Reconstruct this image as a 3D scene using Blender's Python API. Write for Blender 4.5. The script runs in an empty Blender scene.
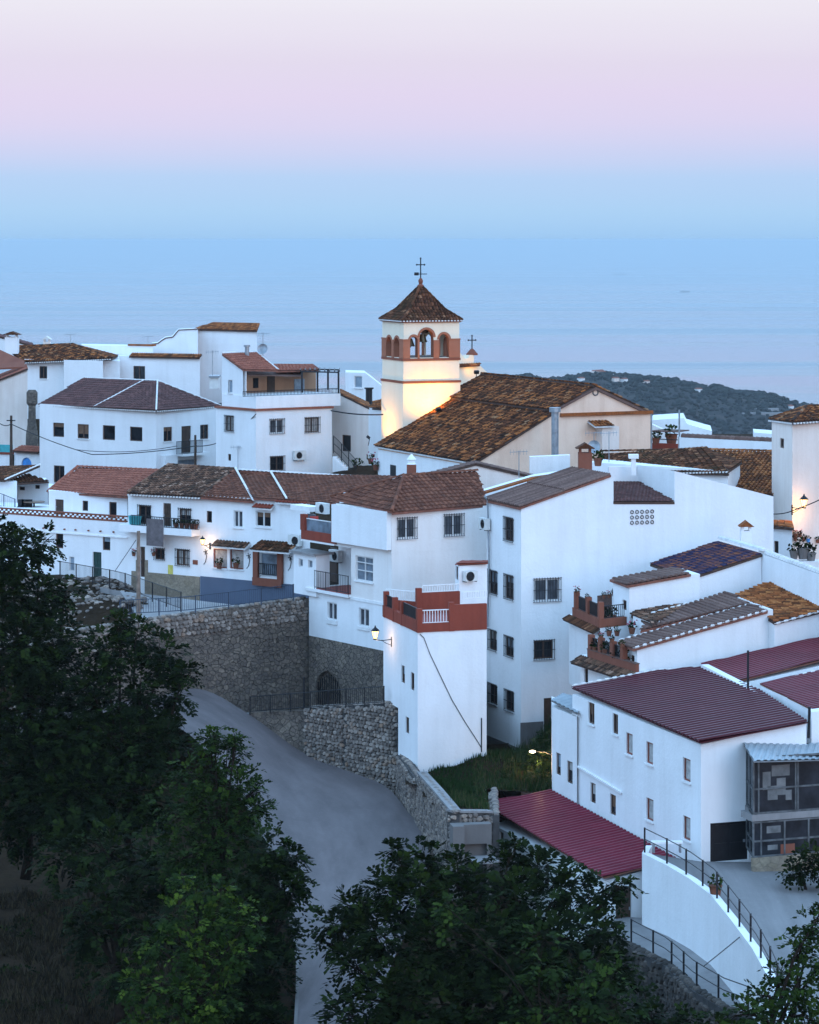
import bpy, math, random
from mathutils import Vector, geometry
random.seed(7)
rnd = random.random
uni = random.uniform
SC = bpy.context.scene
COL = SC.collection
F, CX, HY, CZ = 2844.0, 409.5, 240.0, 30.0      # lens in pixels, image centre, eye level, eye height


def P(px, py, d):
    return Vector(((px - CX) * d / F, d, CZ - (py - HY) * d / F))


def XY(px, d):
    return Vector(((px - CX) * d / F, d))


def ZP(py, d):
    return CZ - (py - HY) * d / F


# ------------------------------------------------------------------ materials
MATS = {}


def nt_new(name):
    m = bpy.data.materials.new(name)
    m.use_nodes = True
    t = m.node_tree
    b = t.nodes['Principled BSDF']
    return m, t, b


def N(t, kind, **kw):
    n = t.nodes.new(kind)
    for k, v in kw.items():
        if k in n.inputs:
            n.inputs[k].default_value = v
        else:
            setattr(n, k, v)
    return n


def mixc(t, fac, a, b, mode='MIX'):
    n = t.nodes.new('ShaderNodeMix')
    n.data_type = 'RGBA'
    n.blend_type = mode
    for s, v in ((n.inputs[0], fac), (n.inputs[6], a), (n.inputs[7], b)):
        if isinstance(v, bpy.types.NodeSocket):
            t.links.new(v, s)
        elif isinstance(v, (int, float)):
            s.default_value = v
        else:
            s.default_value = (*v, 1)
    return n.outputs[2]


def ramp(t, src, stops):
    n = t.nodes.new('ShaderNodeValToRGB')
    e = n.color_ramp.elements
    while len(e) < len(stops):
        e.new(0.5)
    for i, (p, c) in enumerate(stops):
        e[i].position = p
        e[i].color = (*c, 1) if not isinstance(c, (int, float)) else (c, c, c, 1)
    t.links.new(src, n.inputs[0])
    return n.outputs[0]


def mapped(t, scale=(1, 1, 1)):
    g = t.nodes.new('ShaderNodeNewGeometry')
    m = t.nodes.new('ShaderNodeMapping')
    m.inputs['Scale'].default_value = scale
    t.links.new(g.outputs['Position'], m.inputs[0])
    return m.outputs[0]


def noise(t, vec, scale, detail=4, rough=0.55):
    n = N(t, 'ShaderNodeTexNoise', Scale=scale, Detail=detail, Roughness=rough)
    if vec is not None:
        t.links.new(vec, n.inputs['Vector'])
    return n.outputs[0]


def bump(t, b, h, strength=0.3, dist=0.02):
    n = N(t, 'ShaderNodeBump', Strength=strength, Distance=dist)
    t.links.new(h, n.inputs['Height'])
    t.links.new(n.outputs[0], b.inputs['Normal'])


def m_wall(name, col, stain, amount=0.35, rough=0.9):
    m, t, b = nt_new(name)
    v = mapped(t)
    vs = mapped(t, (1.6, 1.6, 0.16))
    n1 = ramp(t, noise(t, vs, 1.0, 6, 0.65), [(0.45, 0), (0.78, 1)])
    n2 = ramp(t, noise(t, v, 0.35, 5, 0.6), [(0.4, 0), (0.75, 1)])
    n3 = noise(t, v, 7.0, 4, 0.6)
    c = mixc(t, n1, col, stain)
    k = t.nodes.new('ShaderNodeMath'); k.operation = 'MULTIPLY'; k.inputs[1].default_value = amount
    t.links.new(n2, k.inputs[0])
    c1 = mixc(t, amount, col, c)
    c2 = mixc(t, k.outputs[0], c1, stain)
    t.links.new(c2, b.inputs['Base Color'])
    b.inputs['Roughness'].default_value = rough
    b.inputs['Specular IOR Level'].default_value = 0.2
    n4 = noise(t, v, 0.9, 3, 0.5)
    ma = t.nodes.new('ShaderNodeMath'); ma.operation = 'MULTIPLY_ADD'; ma.inputs[1].default_value = 2.5
    t.links.new(n4, ma.inputs[0]); t.links.new(n3, ma.inputs[2])
    bump(t, b, ma.outputs[0], 0.4, 0.035)
    return m


def m_plain(name, col, rough=0.6, metal=0.0, var=0.25, scale=3.0, spec=0.4):
    m, t, b = nt_new(name)
    v = mapped(t)
    n = noise(t, v, scale, 4)
    d = tuple(c * (1 - var) for c in col)
    l = tuple(min(1, c * (1 + var)) for c in col)
    t.links.new(ramp(t, n, [(0.3, d), (0.7, l)]), b.inputs['Base Color'])
    b.inputs['Roughness'].default_value = rough
    b.inputs['Metallic'].default_value = metal
    b.inputs['Specular IOR Level'].default_value = spec
    return m


def attr(t, name='rnd'):
    a = t.nodes.new('ShaderNodeAttribute')
    a.attribute_name = name
    return a.outputs['Fac']


def m_tile(name, stops, moss=None, moss_amt=0.4, rough=0.8):
    """roof tile: each tile its own firing colour, patches of lichen"""
    m, t, b = nt_new(name)
    c = ramp(t, attr(t), stops)
    v = mapped(t)
    c = mixc(t, ramp(t, noise(t, v, 9, 3), [(0.35, 0), (0.7, 0.55)]), c, tuple(x * 0.5 for x in stops[0][1]))
    if moss:
        f = ramp(t, noise(t, v, 0.8, 6, 0.7), [(0.5, 0), (0.66, moss_amt)])
        c = mixc(t, f, c, moss)
    t.links.new(c, b.inputs['Base Color'])
    b.inputs['Roughness'].default_value = rough
    b.inputs['Specular IOR Level'].default_value = 0.08
    return m


def m_stone(name, cols, scale, mortar, edge=0.06, bumpd=0.08):
    m, t, b = nt_new(name)
    v = mapped(t, (1, 1, 1.35))
    nz = N(t, 'ShaderNodeTexNoise', Scale=1.3, Detail=3.0)
    t.links.new(v, nz.inputs['Vector'])
    vm = t.nodes.new('ShaderNodeVectorMath'); vm.operation = 'MULTIPLY_ADD'
    vm.inputs[1].default_value = (0.35, 0.35, 0.35)
    t.links.new(nz.outputs['Color'], vm.inputs[0]); t.links.new(v, vm.inputs[2])
    vo = N(t, 'ShaderNodeTexVoronoi', Scale=scale)
    t.links.new(vm.outputs[0], vo.inputs['Vector'])
    ve = N(t, 'ShaderNodeTexVoronoi', Scale=scale); ve.feature = 'DISTANCE_TO_EDGE'
    t.links.new(vm.outputs[0], ve.inputs['Vector'])
    sep = t.nodes.new('ShaderNodeSeparateColor'); t.links.new(vo.outputs['Color'], sep.inputs[0])
    c = ramp(t, sep.outputs[0], [(i / max(1, len(cols) - 1), k) for i, k in enumerate(cols)])
    c = mixc(t, ramp(t, noise(t, v, 6, 4), [(0.3, 0), (0.75, 0.6)]), c, tuple(x * 0.45 for x in cols[0]))
    c = mixc(t, ramp(t, noise(t, v, 0.3, 4), [(0.35, 0), (0.75, 0.55)]), c, tuple(x * 0.6 for x in mortar))
    e = ramp(t, ve.outputs['Distance'], [(0.0, 0), (edge, 1)])
    c = mixc(t, e, mortar, c)
    t.links.new(c, b.inputs['Base Color'])
    b.inputs['Roughness'].default_value = 0.92
    b.inputs['Specular IOR Level'].default_value = 0.2
    bump(t, b, e, 1.0, bumpd)
    return m


def m_emit(name, col, s):
    m, t, b = nt_new(name)
    b.inputs['Base Color'].default_value = (*col, 1)
    b.inputs['Emission Color'].default_value = (*col, 1)
    b.inputs['Emission Strength'].default_value = s
    return m


M = MATS
M['white'] = m_wall('whitewash', (0.81, 0.81, 0.82), (0.55, 0.53, 0.51), 0.26)
M['white2'] = m_wall('whitewash_worn', (0.78, 0.77, 0.77), (0.52, 0.49, 0.47), 0.32)
M['cream'] = m_wall('cream_render', (0.84, 0.61, 0.47), (0.58, 0.36, 0.25), 0.5)
M['pinkish'] = m_wall('old_pink_limewash', (0.77, 0.67, 0.61), (0.56, 0.43, 0.36), 0.4)
M['warmwhite'] = m_wall('warm_whitewash', (0.80, 0.76, 0.735), (0.58, 0.49, 0.43), 0.3)
M['lime'] = m_wall('tower_limewash', (0.80, 0.70, 0.55), (0.68, 0.55, 0.40), 0.3)
M['plinth'] = m_wall('grey_cement', (0.17, 0.155, 0.15), (0.09, 0.08, 0.075), 0.6)
M['oldframe'] = m_plain('rusty_grey_frame', (0.10, 0.105, 0.11), 0.7, 0.2, var=0.5)
M['blueplinth'] = m_wall('blue_painted_plinth', (0.10, 0.125, 0.18), (0.07, 0.085, 0.12), 0.4)
M['tan'] = m_stone('tan_stone_cladding', [(0.30, 0.24, 0.17), (0.38, 0.31, 0.23), (0.26, 0.21, 0.16)], 3.0, (0.24, 0.2, 0.16), 0.03, 0.02)
M['brick'] = m_wall('red_brick_paint', (0.25, 0.055, 0.034), (0.13, 0.03, 0.02), 0.5)
M['rust'] = m_wall('terracotta_brick', (0.23, 0.082, 0.052), (0.14, 0.045, 0.03), 0.5)
M['belfrybrick'] = m_wall('belfry_brick', (0.34, 0.14, 0.085), (0.24, 0.085, 0.05), 0.5)
M['redfloor'] = m_plain('red_floor_tile', (0.26, 0.06, 0.05), 0.7)
M['wood'] = m_plain('dark_wood', (0.05, 0.028, 0.018), 0.55, var=0.4)
M['midwood'] = m_plain('brown_wood', (0.13, 0.07, 0.04), 0.6, var=0.35)
M['green'] = m_plain('dark_green_paint', (0.012, 0.045, 0.04), 0.5)
M['dark'] = m_plain('dark_void', (0.012, 0.012, 0.015), 0.7)
M['iron'] = m_plain('black_iron', (0.018, 0.018, 0.022), 0.5, 0.4, var=0.2)
M['greymetal'] = m_plain('galvanised_metal', (0.28, 0.31, 0.34), 0.45, 0.6)
M['whitepaint'] = m_plain('white_paint', (0.78, 0.78, 0.78), 0.6, var=0.06)
M['plastic'] = m_plain('off_white_plastic', (0.62, 0.62, 0.6), 0.5, var=0.1)
M['frame_w'] = m_plain('white_window_paint', (0.62, 0.62, 0.62), 0.5, var=0.1)
M['frame_b'] = m_plain('brown_window_paint', (0.09, 0.05, 0.035), 0.5, var=0.2)
M['reddoor'] = m_plain('red_window_paint', (0.22, 0.07, 0.05), 0.5)
M['curtain'] = m_plain('pale_curtain', (0.36, 0.35, 0.34), 0.9, var=0.3, scale=6)
M['blueshutter'] = m_plain('grey_blue_shutter', (0.22, 0.28, 0.34), 0.6)
M['blanket'] = m_plain('grey_brown_blanket', (0.13, 0.11, 0.115), 0.95, var=0.3)
M['pot'] = m_plain('terracotta_pot', (0.16, 0.055, 0.03), 0.8)
M['bluepaint'] = m_plain('bright_blue_paint', (0.05, 0.25, 0.62), 0.7)
M['turq'] = m_plain('turquoise_plastic', (0.05, 0.35, 0.38), 0.6)
M['redplastic'] = m_plain('red_plastic', (0.45, 0.05, 0.04), 0.5)
M['yellow'] = m_plain('yellow_sign_paint', (0.55, 0.5, 0.12), 0.6)
M['paper'] = m_plain('faded_paper', (0.14, 0.14, 0.14), 0.9, var=0.4, scale=2)
M['bronze'] = m_plain('bell_bronze', (0.10, 0.08, 0.05), 0.45, 0.7)
M['cable'] = m_plain('black_cable', (0.015, 0.015, 0.018), 0.7)
M['concrete'] = m_wall('concrete', (0.27, 0.26, 0.26), (0.15, 0.14, 0.14), 0.6)
M['polewood'] = m_plain('weathered_pole_wood', (0.20, 0.15, 0.12), 0.9, var=0.4)
M['rail_b'] = m_plain('blue_grey_railing_paint', (0.03, 0.045, 0.075), 0.5)


def glass(name, col, r=0.08, spec=0.5):
    m, t, b = nt_new(name)
    v = mapped(t)
    t.links.new(ramp(t, noise(t, v, 1.7, 3), [(0.35, tuple(c * 0.4 for c in col)), (0.7, col)]), b.inputs['Base Color'])
    b.inputs['Roughness'].default_value = r
    b.inputs['Specular IOR Level'].default_value = spec
    return m


M['glass'] = glass('window_glass', (0.022, 0.024, 0.03), spec=0.35)
M['glass2'] = glass('curtained_glass', (0.10, 0.11, 0.13))
M['glasspale'] = glass('frosted_glass', (0.22, 0.27, 0.33), 0.3)
M['glassold'] = glass('dirty_glass', (0.03, 0.033, 0.042), 0.25, 0.3)

M['t_church'] = m_tile('church_tile', [(0.0, (0.024, 0.012, 0.008)), (0.4, (0.11, 0.038, 0.017)), (0.72, (0.26, 0.084, 0.029)), (0.92, (0.48, 0.16, 0.045)), (1.0, (0.36, 0.20, 0.11))], (0.045, 0.024, 0.015), 0.55)
M['t_orange'] = m_tile('orange_tile', [(0.0, (0.10, 0.036, 0.016)), (0.5, (0.34, 0.105, 0.034)), (1.0, (0.50, 0.19, 0.065))], (0.055, 0.034, 0.02), 0.6)
M['t_dark'] = m_tile('dark_old_tile', [(0.0, (0.041, 0.018, 0.010)), (0.55, (0.108, 0.040, 0.020)), (0.9, (0.203, 0.075, 0.037)), (1.0, (0.378, 0.180, 0.095))], (0.047, 0.035, 0.017), 0.6)
M['t_plum'] = m_tile('plum_tile', [(0.0, (0.097, 0.050, 0.048)), (1.0, (0.193, 0.097, 0.088))], (0.102, 0.063, 0.062), 0.5)
M['t_brown'] = m_tile('brown_tile', [(0.0, (0.113, 0.044, 0.029)), (0.6, (0.193, 0.073, 0.046)), (1.0, (0.261, 0.102, 0.062))], (0.091, 0.049, 0.035), 0.35)
M['t_red'] = m_tile('brick_red_tile', [(0.0, (0.249, 0.082, 0.055)), (1.0, (0.386, 0.136, 0.088))], (0.204, 0.078, 0.057), 0.3)
M['t_mottle'] = m_tile('mottled_old_tile', [(0.0, (0.045, 0.027, 0.021)), (0.5, (0.136, 0.068, 0.044)), (0.85, (0.249, 0.126, 0.079)), (1.0, (0.386, 0.242, 0.177))], (0.057, 0.049, 0.035), 0.5)
M['t_glaze'] = m_tile('blue_and_orange_tile', [(0.0, (0.020, 0.020, 0.055)), (0.55, (0.042, 0.036, 0.085)), (0.66, (0.14, 0.05, 0.04)), (1.0, (0.32, 0.11, 0.045))], (0.20, 0.07, 0.035), 0.6)
M['t_pipe'] = m_tile('pale_brown_tile', [(0.0, (0.13, 0.075, 0.062)), (1.0, (0.22, 0.135, 0.112))], (0.085, 0.055, 0.05), 0.5)
M['tanwall'] = m_wall('tan_render', (0.40, 0.24, 0.15), (0.25, 0.14, 0.09), 0.5)
M['t_white'] = m_plain('white_mortar', (0.66, 0.64, 0.63), 0.9, var=0.15)
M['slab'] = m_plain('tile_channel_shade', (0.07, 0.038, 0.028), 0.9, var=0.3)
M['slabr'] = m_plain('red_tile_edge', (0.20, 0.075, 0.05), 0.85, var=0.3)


def m_metalroof(name, col):
    m, t, b = nt_new(name)
    v = mapped(t)
    c = mixc(t, ramp(t, noise(t, v, 0.5, 6, 0.7), [(0.4, 0), (0.72, 0.6)]), col, tuple(x * 0.5 for x in col))
    vs = mapped(t, (0.7, 1.6, 1.0))
    c = mixc(t, ramp(t, noise(t, vs, 1.1, 6, 0.75), [(0.55, 0), (0.75, 0.4)]), c, tuple(min(1, x * 1.5 + 0.03) for x in col))
    t.links.new(c, b.inputs['Base Color'])
    b.inputs['Roughness'].default_value = 0.45
    b.inputs['Specular IOR Level'].default_value = 0.16
    return m


M['maroon'] = m_metalroof('maroon_sheet', (0.13, 0.014, 0.024))
M['maroon2'] = m_metalroof('bright_maroon_sheet', (0.175, 0.018, 0.036))
M['maroon3'] = m_metalroof('dark_maroon_sheet', (0.075, 0.012, 0.018))
M['greysheet'] = m_metalroof('grey_roof_sheet', (0.30, 0.34, 0.37))
M['s_rubble'] = m_stone('rubble_wall_stone', [(0.15, 0.125, 0.105), (0.25, 0.20, 0.165), (0.17, 0.14, 0.125), (0.33, 0.265, 0.21)], 3.3, (0.085, 0.072, 0.064), 0.05, 0.06)
M['s_core'] = m_plain('dark_wall_core', (0.05, 0.047, 0.047), 0.95, var=0.4)


def m_rock(name, stops):
    m, t, b = nt_new(name)
    v = mapped(t)
    c = ramp(t, attr(t), stops)
    c = mixc(t, ramp(t, noise(t, v, 8, 4), [(0.35, 0), (0.8, 0.6)]), c, tuple(x * 0.45 for x in stops[0][1]))
    t.links.new(c, b.inputs['Base Color'])
    b.inputs['Roughness'].default_value = 0.92
    bump(t, b, noise(t, v, 14, 4), 0.5, 0.03)
    return m


M['s_pale'] = m_rock('pale_wall_stone', [(0.0, (0.12, 0.098, 0.085)), (0.5, (0.235, 0.195, 0.17)), (0.85, (0.38, 0.325, 0.285)), (1.0, (0.30, 0.20, 0.14))])
M['s_shaded'] = m_rock('tree_shaded_stone', [(0.0, (0.03, 0.025, 0.022)), (0.6, (0.065, 0.053, 0.045)), (1.0, (0.12, 0.095, 0.08))])  # wall stone with tree shade painted into its colour
M['s_warm'] = m_rock('warm_wall_stone', [(0.0, (0.13, 0.11, 0.10)), (0.5, (0.23, 0.19, 0.165)), (1.0, (0.36, 0.29, 0.24))])


def m_leaf(name, stops):
    m, t, b = nt_new(name)
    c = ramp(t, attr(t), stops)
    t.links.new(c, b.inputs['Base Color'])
    b.inputs['Roughness'].default_value = 0.6
    b.inputs['Specular IOR Level'].default_value = 0.03
    tr = t.nodes.new('ShaderNodeBsdfTranslucent')
    t.links.new(c, tr.inputs[0])
    mx = N(t, 'ShaderNodeMixShader', Fac=0.22)
    t.links.new(b.outputs[0], mx.inputs[1]); t.links.new(tr.outputs[0], mx.inputs[2])
    t.links.new(mx.outputs[0], t.nodes['Material Output'].inputs[0])
    return m


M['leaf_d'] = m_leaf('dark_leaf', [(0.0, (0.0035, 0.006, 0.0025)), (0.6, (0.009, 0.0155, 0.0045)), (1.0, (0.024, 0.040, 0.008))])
M['scrubleaf'] = m_leaf('hazed_scrub_leaf', [(0.0, (0.017, 0.021, 0.024)), (1.0, (0.036, 0.042, 0.042))])  # leaf colour lifted and blued, so part of the haze is painted in
M['leaf_m'] = m_leaf('mid_leaf', [(0.0, (0.005, 0.010, 0.003)), (0.6, (0.017, 0.032, 0.007)), (1.0, (0.042, 0.070, 0.012))])
M['leaf_l'] = m_leaf('fresh_leaf', [(0.0, (0.007, 0.014, 0.003)), (0.6, (0.018, 0.037, 0.007)), (1.0, (0.085, 0.13, 0.017))])
M['grass'] = m_leaf('garden_grass', [(0.0, (0.012, 0.026, 0.009)), (0.7, (0.026, 0.050, 0.015)), (1.0, (0.085, 0.082, 0.04))])
M['drygrass'] = m_leaf('dry_grass', [(0.0, (0.014, 0.011, 0.008)), (0.7, (0.035, 0.027, 0.016)), (1.0, (0.075, 0.058, 0.032))])
M['bark'] = m_plain('bark', (0.016, 0.011, 0.008), 0.95, var=0.5, scale=8, spec=0.03)
M['flower'] = m_plain('pink_flower', (0.45, 0.08, 0.14), 0.8)


def m_ground():
    m, t, b = nt_new('dry_earth')
    b.inputs['Specular IOR Level'].default_value = 0.03
    v = mapped(t)
    c = ramp(t, noise(t, v, 0.4, 8, 0.7), [(0.3, (0.014, 0.009, 0.006)), (0.55, (0.040, 0.026, 0.016)), (0.75, (0.016, 0.015, 0.007))])
    t.links.new(c, b.inputs['Base Color'])
    b.inputs['Roughness'].default_value = 0.95
    bump(t, b, noise(t, v, 2.5, 8, 0.7), 0.9, 0.25)
    return m


def m_road(name, base, uv=True):
    m, t, b = nt_new(name)
    v = mapped(t)
    u = t.nodes.new('ShaderNodeUVMap'); u.uv_map = 'UVMap'
    mp = t.nodes.new('ShaderNodeMapping'); mp.inputs['Scale'].default_value = (7, 0.22, 1)
    t.links.new(u.outputs[0], mp.inputs[0])
    st = noise(t, mp.outputs[0], 1.0, 5, 0.6)
    c = ramp(t, st, [(0.3, tuple(x * 0.78 for x in base)), (0.5, base), (0.72, tuple(x * 1.25 for x in base))])
    big = ramp(t, noise(t, v, 0.22, 5, 0.65), [(0.35, 0), (0.7, 0.35)])
    c = mixc(t, big, c, tuple(x * 0.68 for x in base))
    c = mixc(t, ramp(t, noise(t, v, 3.5, 6, 0.7), [(0.55, 0), (0.8, 0.5)]), c, tuple(x * 1.5 for x in base))
    t.links.new(c, b.inputs['Base Color'])
    b.inputs['Roughness'].default_value = 0.85
    b.inputs['Specular IOR Level'].default_value = 0.2
    bump(t, b, noise(t, v, 20, 4), 0.4, 0.02)
    return m


M['ground'] = m_ground()
M['road'] = m_road('worn_asphalt', (0.138, 0.115, 0.116))
M['yard'] = m_road('yard_concrete', (0.20, 0.19, 0.19))


def m_hill():
    m, t, b = nt_new('hazed_scrub')
    v = mapped(t)
    c = ramp(t, noise(t, v, 0.03, 9, 0.72), [(0.36, (0.026, 0.030, 0.033)), (0.5, (0.048, 0.047, 0.050)), (0.62, (0.088, 0.074, 0.066)), (0.7, (0.036, 0.040, 0.042))])  # tones raised toward blue, painting distance haze into the hill
    t.links.new(c, b.inputs['Base Color'])
    b.inputs['Roughness'].default_value = 0.95
    b.inputs['Specular IOR Level'].default_value = 0.05
    bump(t, b, noise(t, v, 0.06, 8, 0.7), 1.0, 12)
    return m


M['hill'] = m_hill()


def m_sea():
    m, t, b = nt_new('calm_sea')
    v = mapped(t, (0.00005, 0.0008, 1))
    n = noise(t, v, 1.0, 5, 0.6)
    v2 = mapped(t, (0.00003, 0.00025, 1))
    n2 = noise(t, v2, 1.0, 4, 0.55)
    mx = t.nodes.new('ShaderNodeMath'); mx.operation = 'ADD'
    t.links.new(n, mx.inputs[0]); t.links.new(n2, mx.inputs[1])
    b.inputs['Base Color'].default_value = (0.03, 0.07, 0.10, 1)
    r = ramp(t, mx.outputs[0], [(0.75 / 2, 0.12), (1.3 / 2, 0.46)])
    dv = t.nodes.new('ShaderNodeMath'); dv.operation = 'DIVIDE'; dv.inputs[1].default_value = 2
    t.links.new(mx.outputs[0], dv.inputs[0])
    r = ramp(t, dv.outputs[0], [(0.45, 0.01), (0.55, 0.34)])
    t.links.new(r, b.inputs['Roughness'])
    t.links.new(ramp(t, dv.outputs[0], [(0.44, (0.95, 1.0, 1.0)), (0.495, (0.86, 1.0, 1.0)), (0.515, (0.60, 0.82, 0.92)), (0.56, (0.48, 0.74, 0.88))]), b.inputs['Specular Tint'])
    b.inputs['IOR'].default_value = 1.33
    return m


M['sea'] = m_sea()


# ------------------------------------------------------------------ mesh builder
class MB:
    def __init__(s):
        s.v = []; s.f = []; s.m = []; s.r = []; s.uv = None

    def face(s, pts, mat=0, r=0.5):
        i = len(s.v)
        s.v.extend(pts)
        s.f.append(tuple(range(i, i + len(pts))))
        s.m.append(mat); s.r.append(r)

    def raw(s, verts, faces, mat=0, r=0.5):
        i = len(s.v)
        s.v.extend(verts)
        for f in faces:
            s.f.append(tuple(i + k for k in f)); s.m.append(mat); s.r.append(r)

    def obox(s, c, a, b, cc, mat=0, r=0.5):
        """box: corner c and three edge vectors"""
        v = [c, c + a, c + a + b, c + b]
        v += [p + cc for p in v]
        s.raw(v, [(3, 2, 1, 0), (4, 5, 6, 7), (0, 1, 5, 4), (1, 2, 6, 5), (2, 3, 7, 6), (3, 0, 4, 7)], mat, r)

    def box(s, x0, y0, z0, x1, y1, z1, mat=0, r=0.5):
        s.obox(Vector((x0, y0, z0)), Vector((x1 - x0, 0, 0)), Vector((0, y1 - y0, 0)), Vector((0, 0, z1 - z0)), mat, r)

    def prism(s, poly, vec, mat=0, r=0.5, cap=None):
        n = len(poly)
        v = list(poly) + [p + vec for p in poly]
        s.raw(v, [tuple(range(n)), tuple(range(2 * n - 1, n - 1, -1))], mat, r)
        s.raw(v, [(i, i + n, (i + 1) % n + n, (i + 1) % n) for i in range(n)], mat if cap is None else cap, r)

    def tube(s, pts, rad, n=6, mat=0, r=0.5, caps=True):
        rings = []
        m = len(pts)
        for i, p in enumerate(pts):
            a = pts[max(0, i - 1)]; b = pts[min(m - 1, i + 1)]
            t = (b - a).normalized()
            u = t.orthogonal().normalized() if abs(t.z) > 0.9 else t.cross(Vector((0, 0, 1))).normalized()
            w = t.cross(u)
            q = rad[i] if isinstance(rad, (list, tuple)) else rad
            rings.append([p + u * (q * math.cos(2 * math.pi * k / n)) + w * (q * math.sin(2 * math.pi * k / n)) for k in range(n)])
        v = [p for ring in rings for p in ring]
        fs = [(i * n + k, i * n + (k + 1) % n, (i + 1) * n + (k + 1) % n, (i + 1) * n + k) for i in range(m - 1) for k in range(n)]
        if caps:
            fs += [tuple(range(n - 1, -1, -1)), tuple(range((m - 1) * n, m * n))]
        s.raw(v, fs, mat, r)

    def lathe(s, c, prof, n=12, mat=0, r=0.5):
        v = [c + Vector((q * math.cos(2 * math.pi * k / n), q * math.sin(2 * math.pi * k / n), z)) for q, z in prof for k in range(n)]
        m = len(prof)
        fs = [(i * n + k, i * n + (k + 1) % n, (i + 1) * n + (k + 1) % n, (i + 1) * n + k) for i in range(m - 1) for k in range(n)]
        fs += [tuple(range(n - 1, -1, -1)), tuple(range((m - 1) * n, m * n))]
        s.raw(v, fs, mat, r)

    def blob(s, c, rx, ry, rz, mat=0, r=0.5, jit=0.15, n=6, m=4):
        v = [c + Vector((0, 0, rz))]
        for i in range(1, m):
            th = math.pi * i / m
            for k in range(n):
                ph = 2 * math.pi * k / n + (0.4 if i % 2 else 0)
                j = 1 + uni(-jit, jit)
                v.append(c + Vector((rx * j * math.sin(th) * math.cos(ph), ry * j * math.sin(th) * math.sin(ph), rz * j * math.cos(th))))
        v.append(c - Vector((0, 0, rz)))
        fs = [(0, 1 + k, 1 + (k + 1) % n) for k in range(n)]
        for i in range(m - 2):
            a = 1 + i * n
            fs += [(a + k, a + n + k, a + n + (k + 1) % n, a + (k + 1) % n) for k in range(n)]
        a = 1 + (m - 2) * n
        fs += [(a + k, len(v) - 1, a + (k + 1) % n) for k in range(n)]
        s.raw(v, fs, mat, r)

    def build(s, name, mats, parent=None, smooth=False):
        if not s.f:
            return None
        if not isinstance(mats, (list, tuple)):
            mats = [mats]
        org = Vector(parent['_o']) if parent is not None else Vector((0, 0, 0))
        me = bpy.data.meshes.new(name)
        me.from_pydata([tuple(p - org) for p in s.v], [], s.f)
        for k in mats:
            me.materials.append(M[k] if isinstance(k, str) else k)
        me.polygons.foreach_set('material_index', s.m)
        a = me.attributes.new('rnd', 'FLOAT', 'FACE')
        a.data.foreach_set('value', s.r)
        if s.uv is not None:
            l = me.uv_layers.new(name='UVMap')
            for lp in me.loops:
                l.data[lp.index].uv = s.uv[lp.vertex_index]
        if smooth:
            me.polygons.foreach_set('use_smooth', [True] * len(me.polygons))
        me.update()
        o = bpy.data.objects.new(name, me)
        COL.objects.link(o)
        if parent is not None:
            o.parent = parent
            o['_o'] = tuple(org)
        else:
            o['_o'] = (0.0, 0.0, 0.0)
        return o


def thing(name, label, cat, loc, group=None):
    o = bpy.data.objects.new(name, None)
    COL.objects.link(o)
    o.location = loc
    o.empty_display_size = 0.3
    o['_o'] = tuple(loc)
    o['label'] = label
    o['category'] = cat
    if group:
        o['group'] = group
    return o


def tag(o, label, cat, group=None, kind=None):
    o['label'] = label
    o['category'] = cat
    if group:
        o['group'] = group
    if kind:
        o['kind'] = kind
    return o


def struct(o):
    o['kind'] = 'structure'
    return o


V3 = lambda v2, z: Vector((v2.x, v2.y, z))


# ------------------------------------------------------------------ walls with real openings
class Face:
    def __init__(s, o, e):
        s.o = o; s.e = e
        s.len = (e - o).length
        s.w = (e - o) / s.len
        n = Vector((s.w.y, -s.w.x))
        if n.dot(o + e) > 0:
            n = -n
        s.n = n

    def d_u(s, px, out=0.0):
        o = s.o + s.n * out
        k = (px - CX) / F
        # o.x + w.x u = k (o.y + w.y u)
        u = (k * o.y - o.x) / (s.w.x - k * s.w.y)
        return o.y + s.w.y * u, u

    def uz(s, px, py, out=0.0):
        d, u = s.d_u(px, out)
        return u, ZP(py, d)

    def pt(s, u, z, out=0.0):
        q = s.o + s.w * u + s.n * out
        return Vector((q.x, q.y, z))

    def pp(s, px, py, out=0.0):
        u, z = s.uz(px, py, out)
        return s.pt(u, z, out)

    def rect(s, x0, y0, x1, y1, out=0.0):
        dm, _ = s.d_u((x0 + x1) / 2, out)
        u0 = s.d_u(x0, out)[1]; u1 = s.d_u(x1, out)[1]
        if u0 > u1:
            u0, u1 = u1, u0
        return u0, u1, ZP(y1, dm), ZP(y0, dm)

    def fbox(s, mb, u0, u1, z0, z1, o0, o1, mat=0, r=0.5):
        mb.obox(s.pt(u0, z0, o0), s.pt(u1, z0, o0) - s.pt(u0, z0, o0), s.pt(u0, z0, o1) - s.pt(u0, z0, o0), Vector((0, 0, z1 - z0)), mat, r)


def holed(mb, face, outer, holes, out=0.0, mat=0):
    """planar wall polygon (u,z) with openings, as triangles"""
    loops = [[Vector((u, z, 0)) for u, z in outer]] + [[Vector((u, z, 0)) for u, z in h] for h in holes]
    tris = geometry.tessellate_polygon(loops)
    flat = [p for l in loops for p in l]
    mb.raw([face.pt(p.x, p.y, out) for p in flat], tris, mat)


def arch_pts(u0, u1, z0, z1, n=8):
    r = (u1 - u0) / 2
    zc = z1 - r
    pts = [(u0, z0), (u1, z0)]
    for k in range(n + 1):
        a = math.pi * k / n
        pts.append(((u0 + u1) / 2 + r * math.cos(a), zc + r * math.sin(a)))
    return pts


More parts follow.
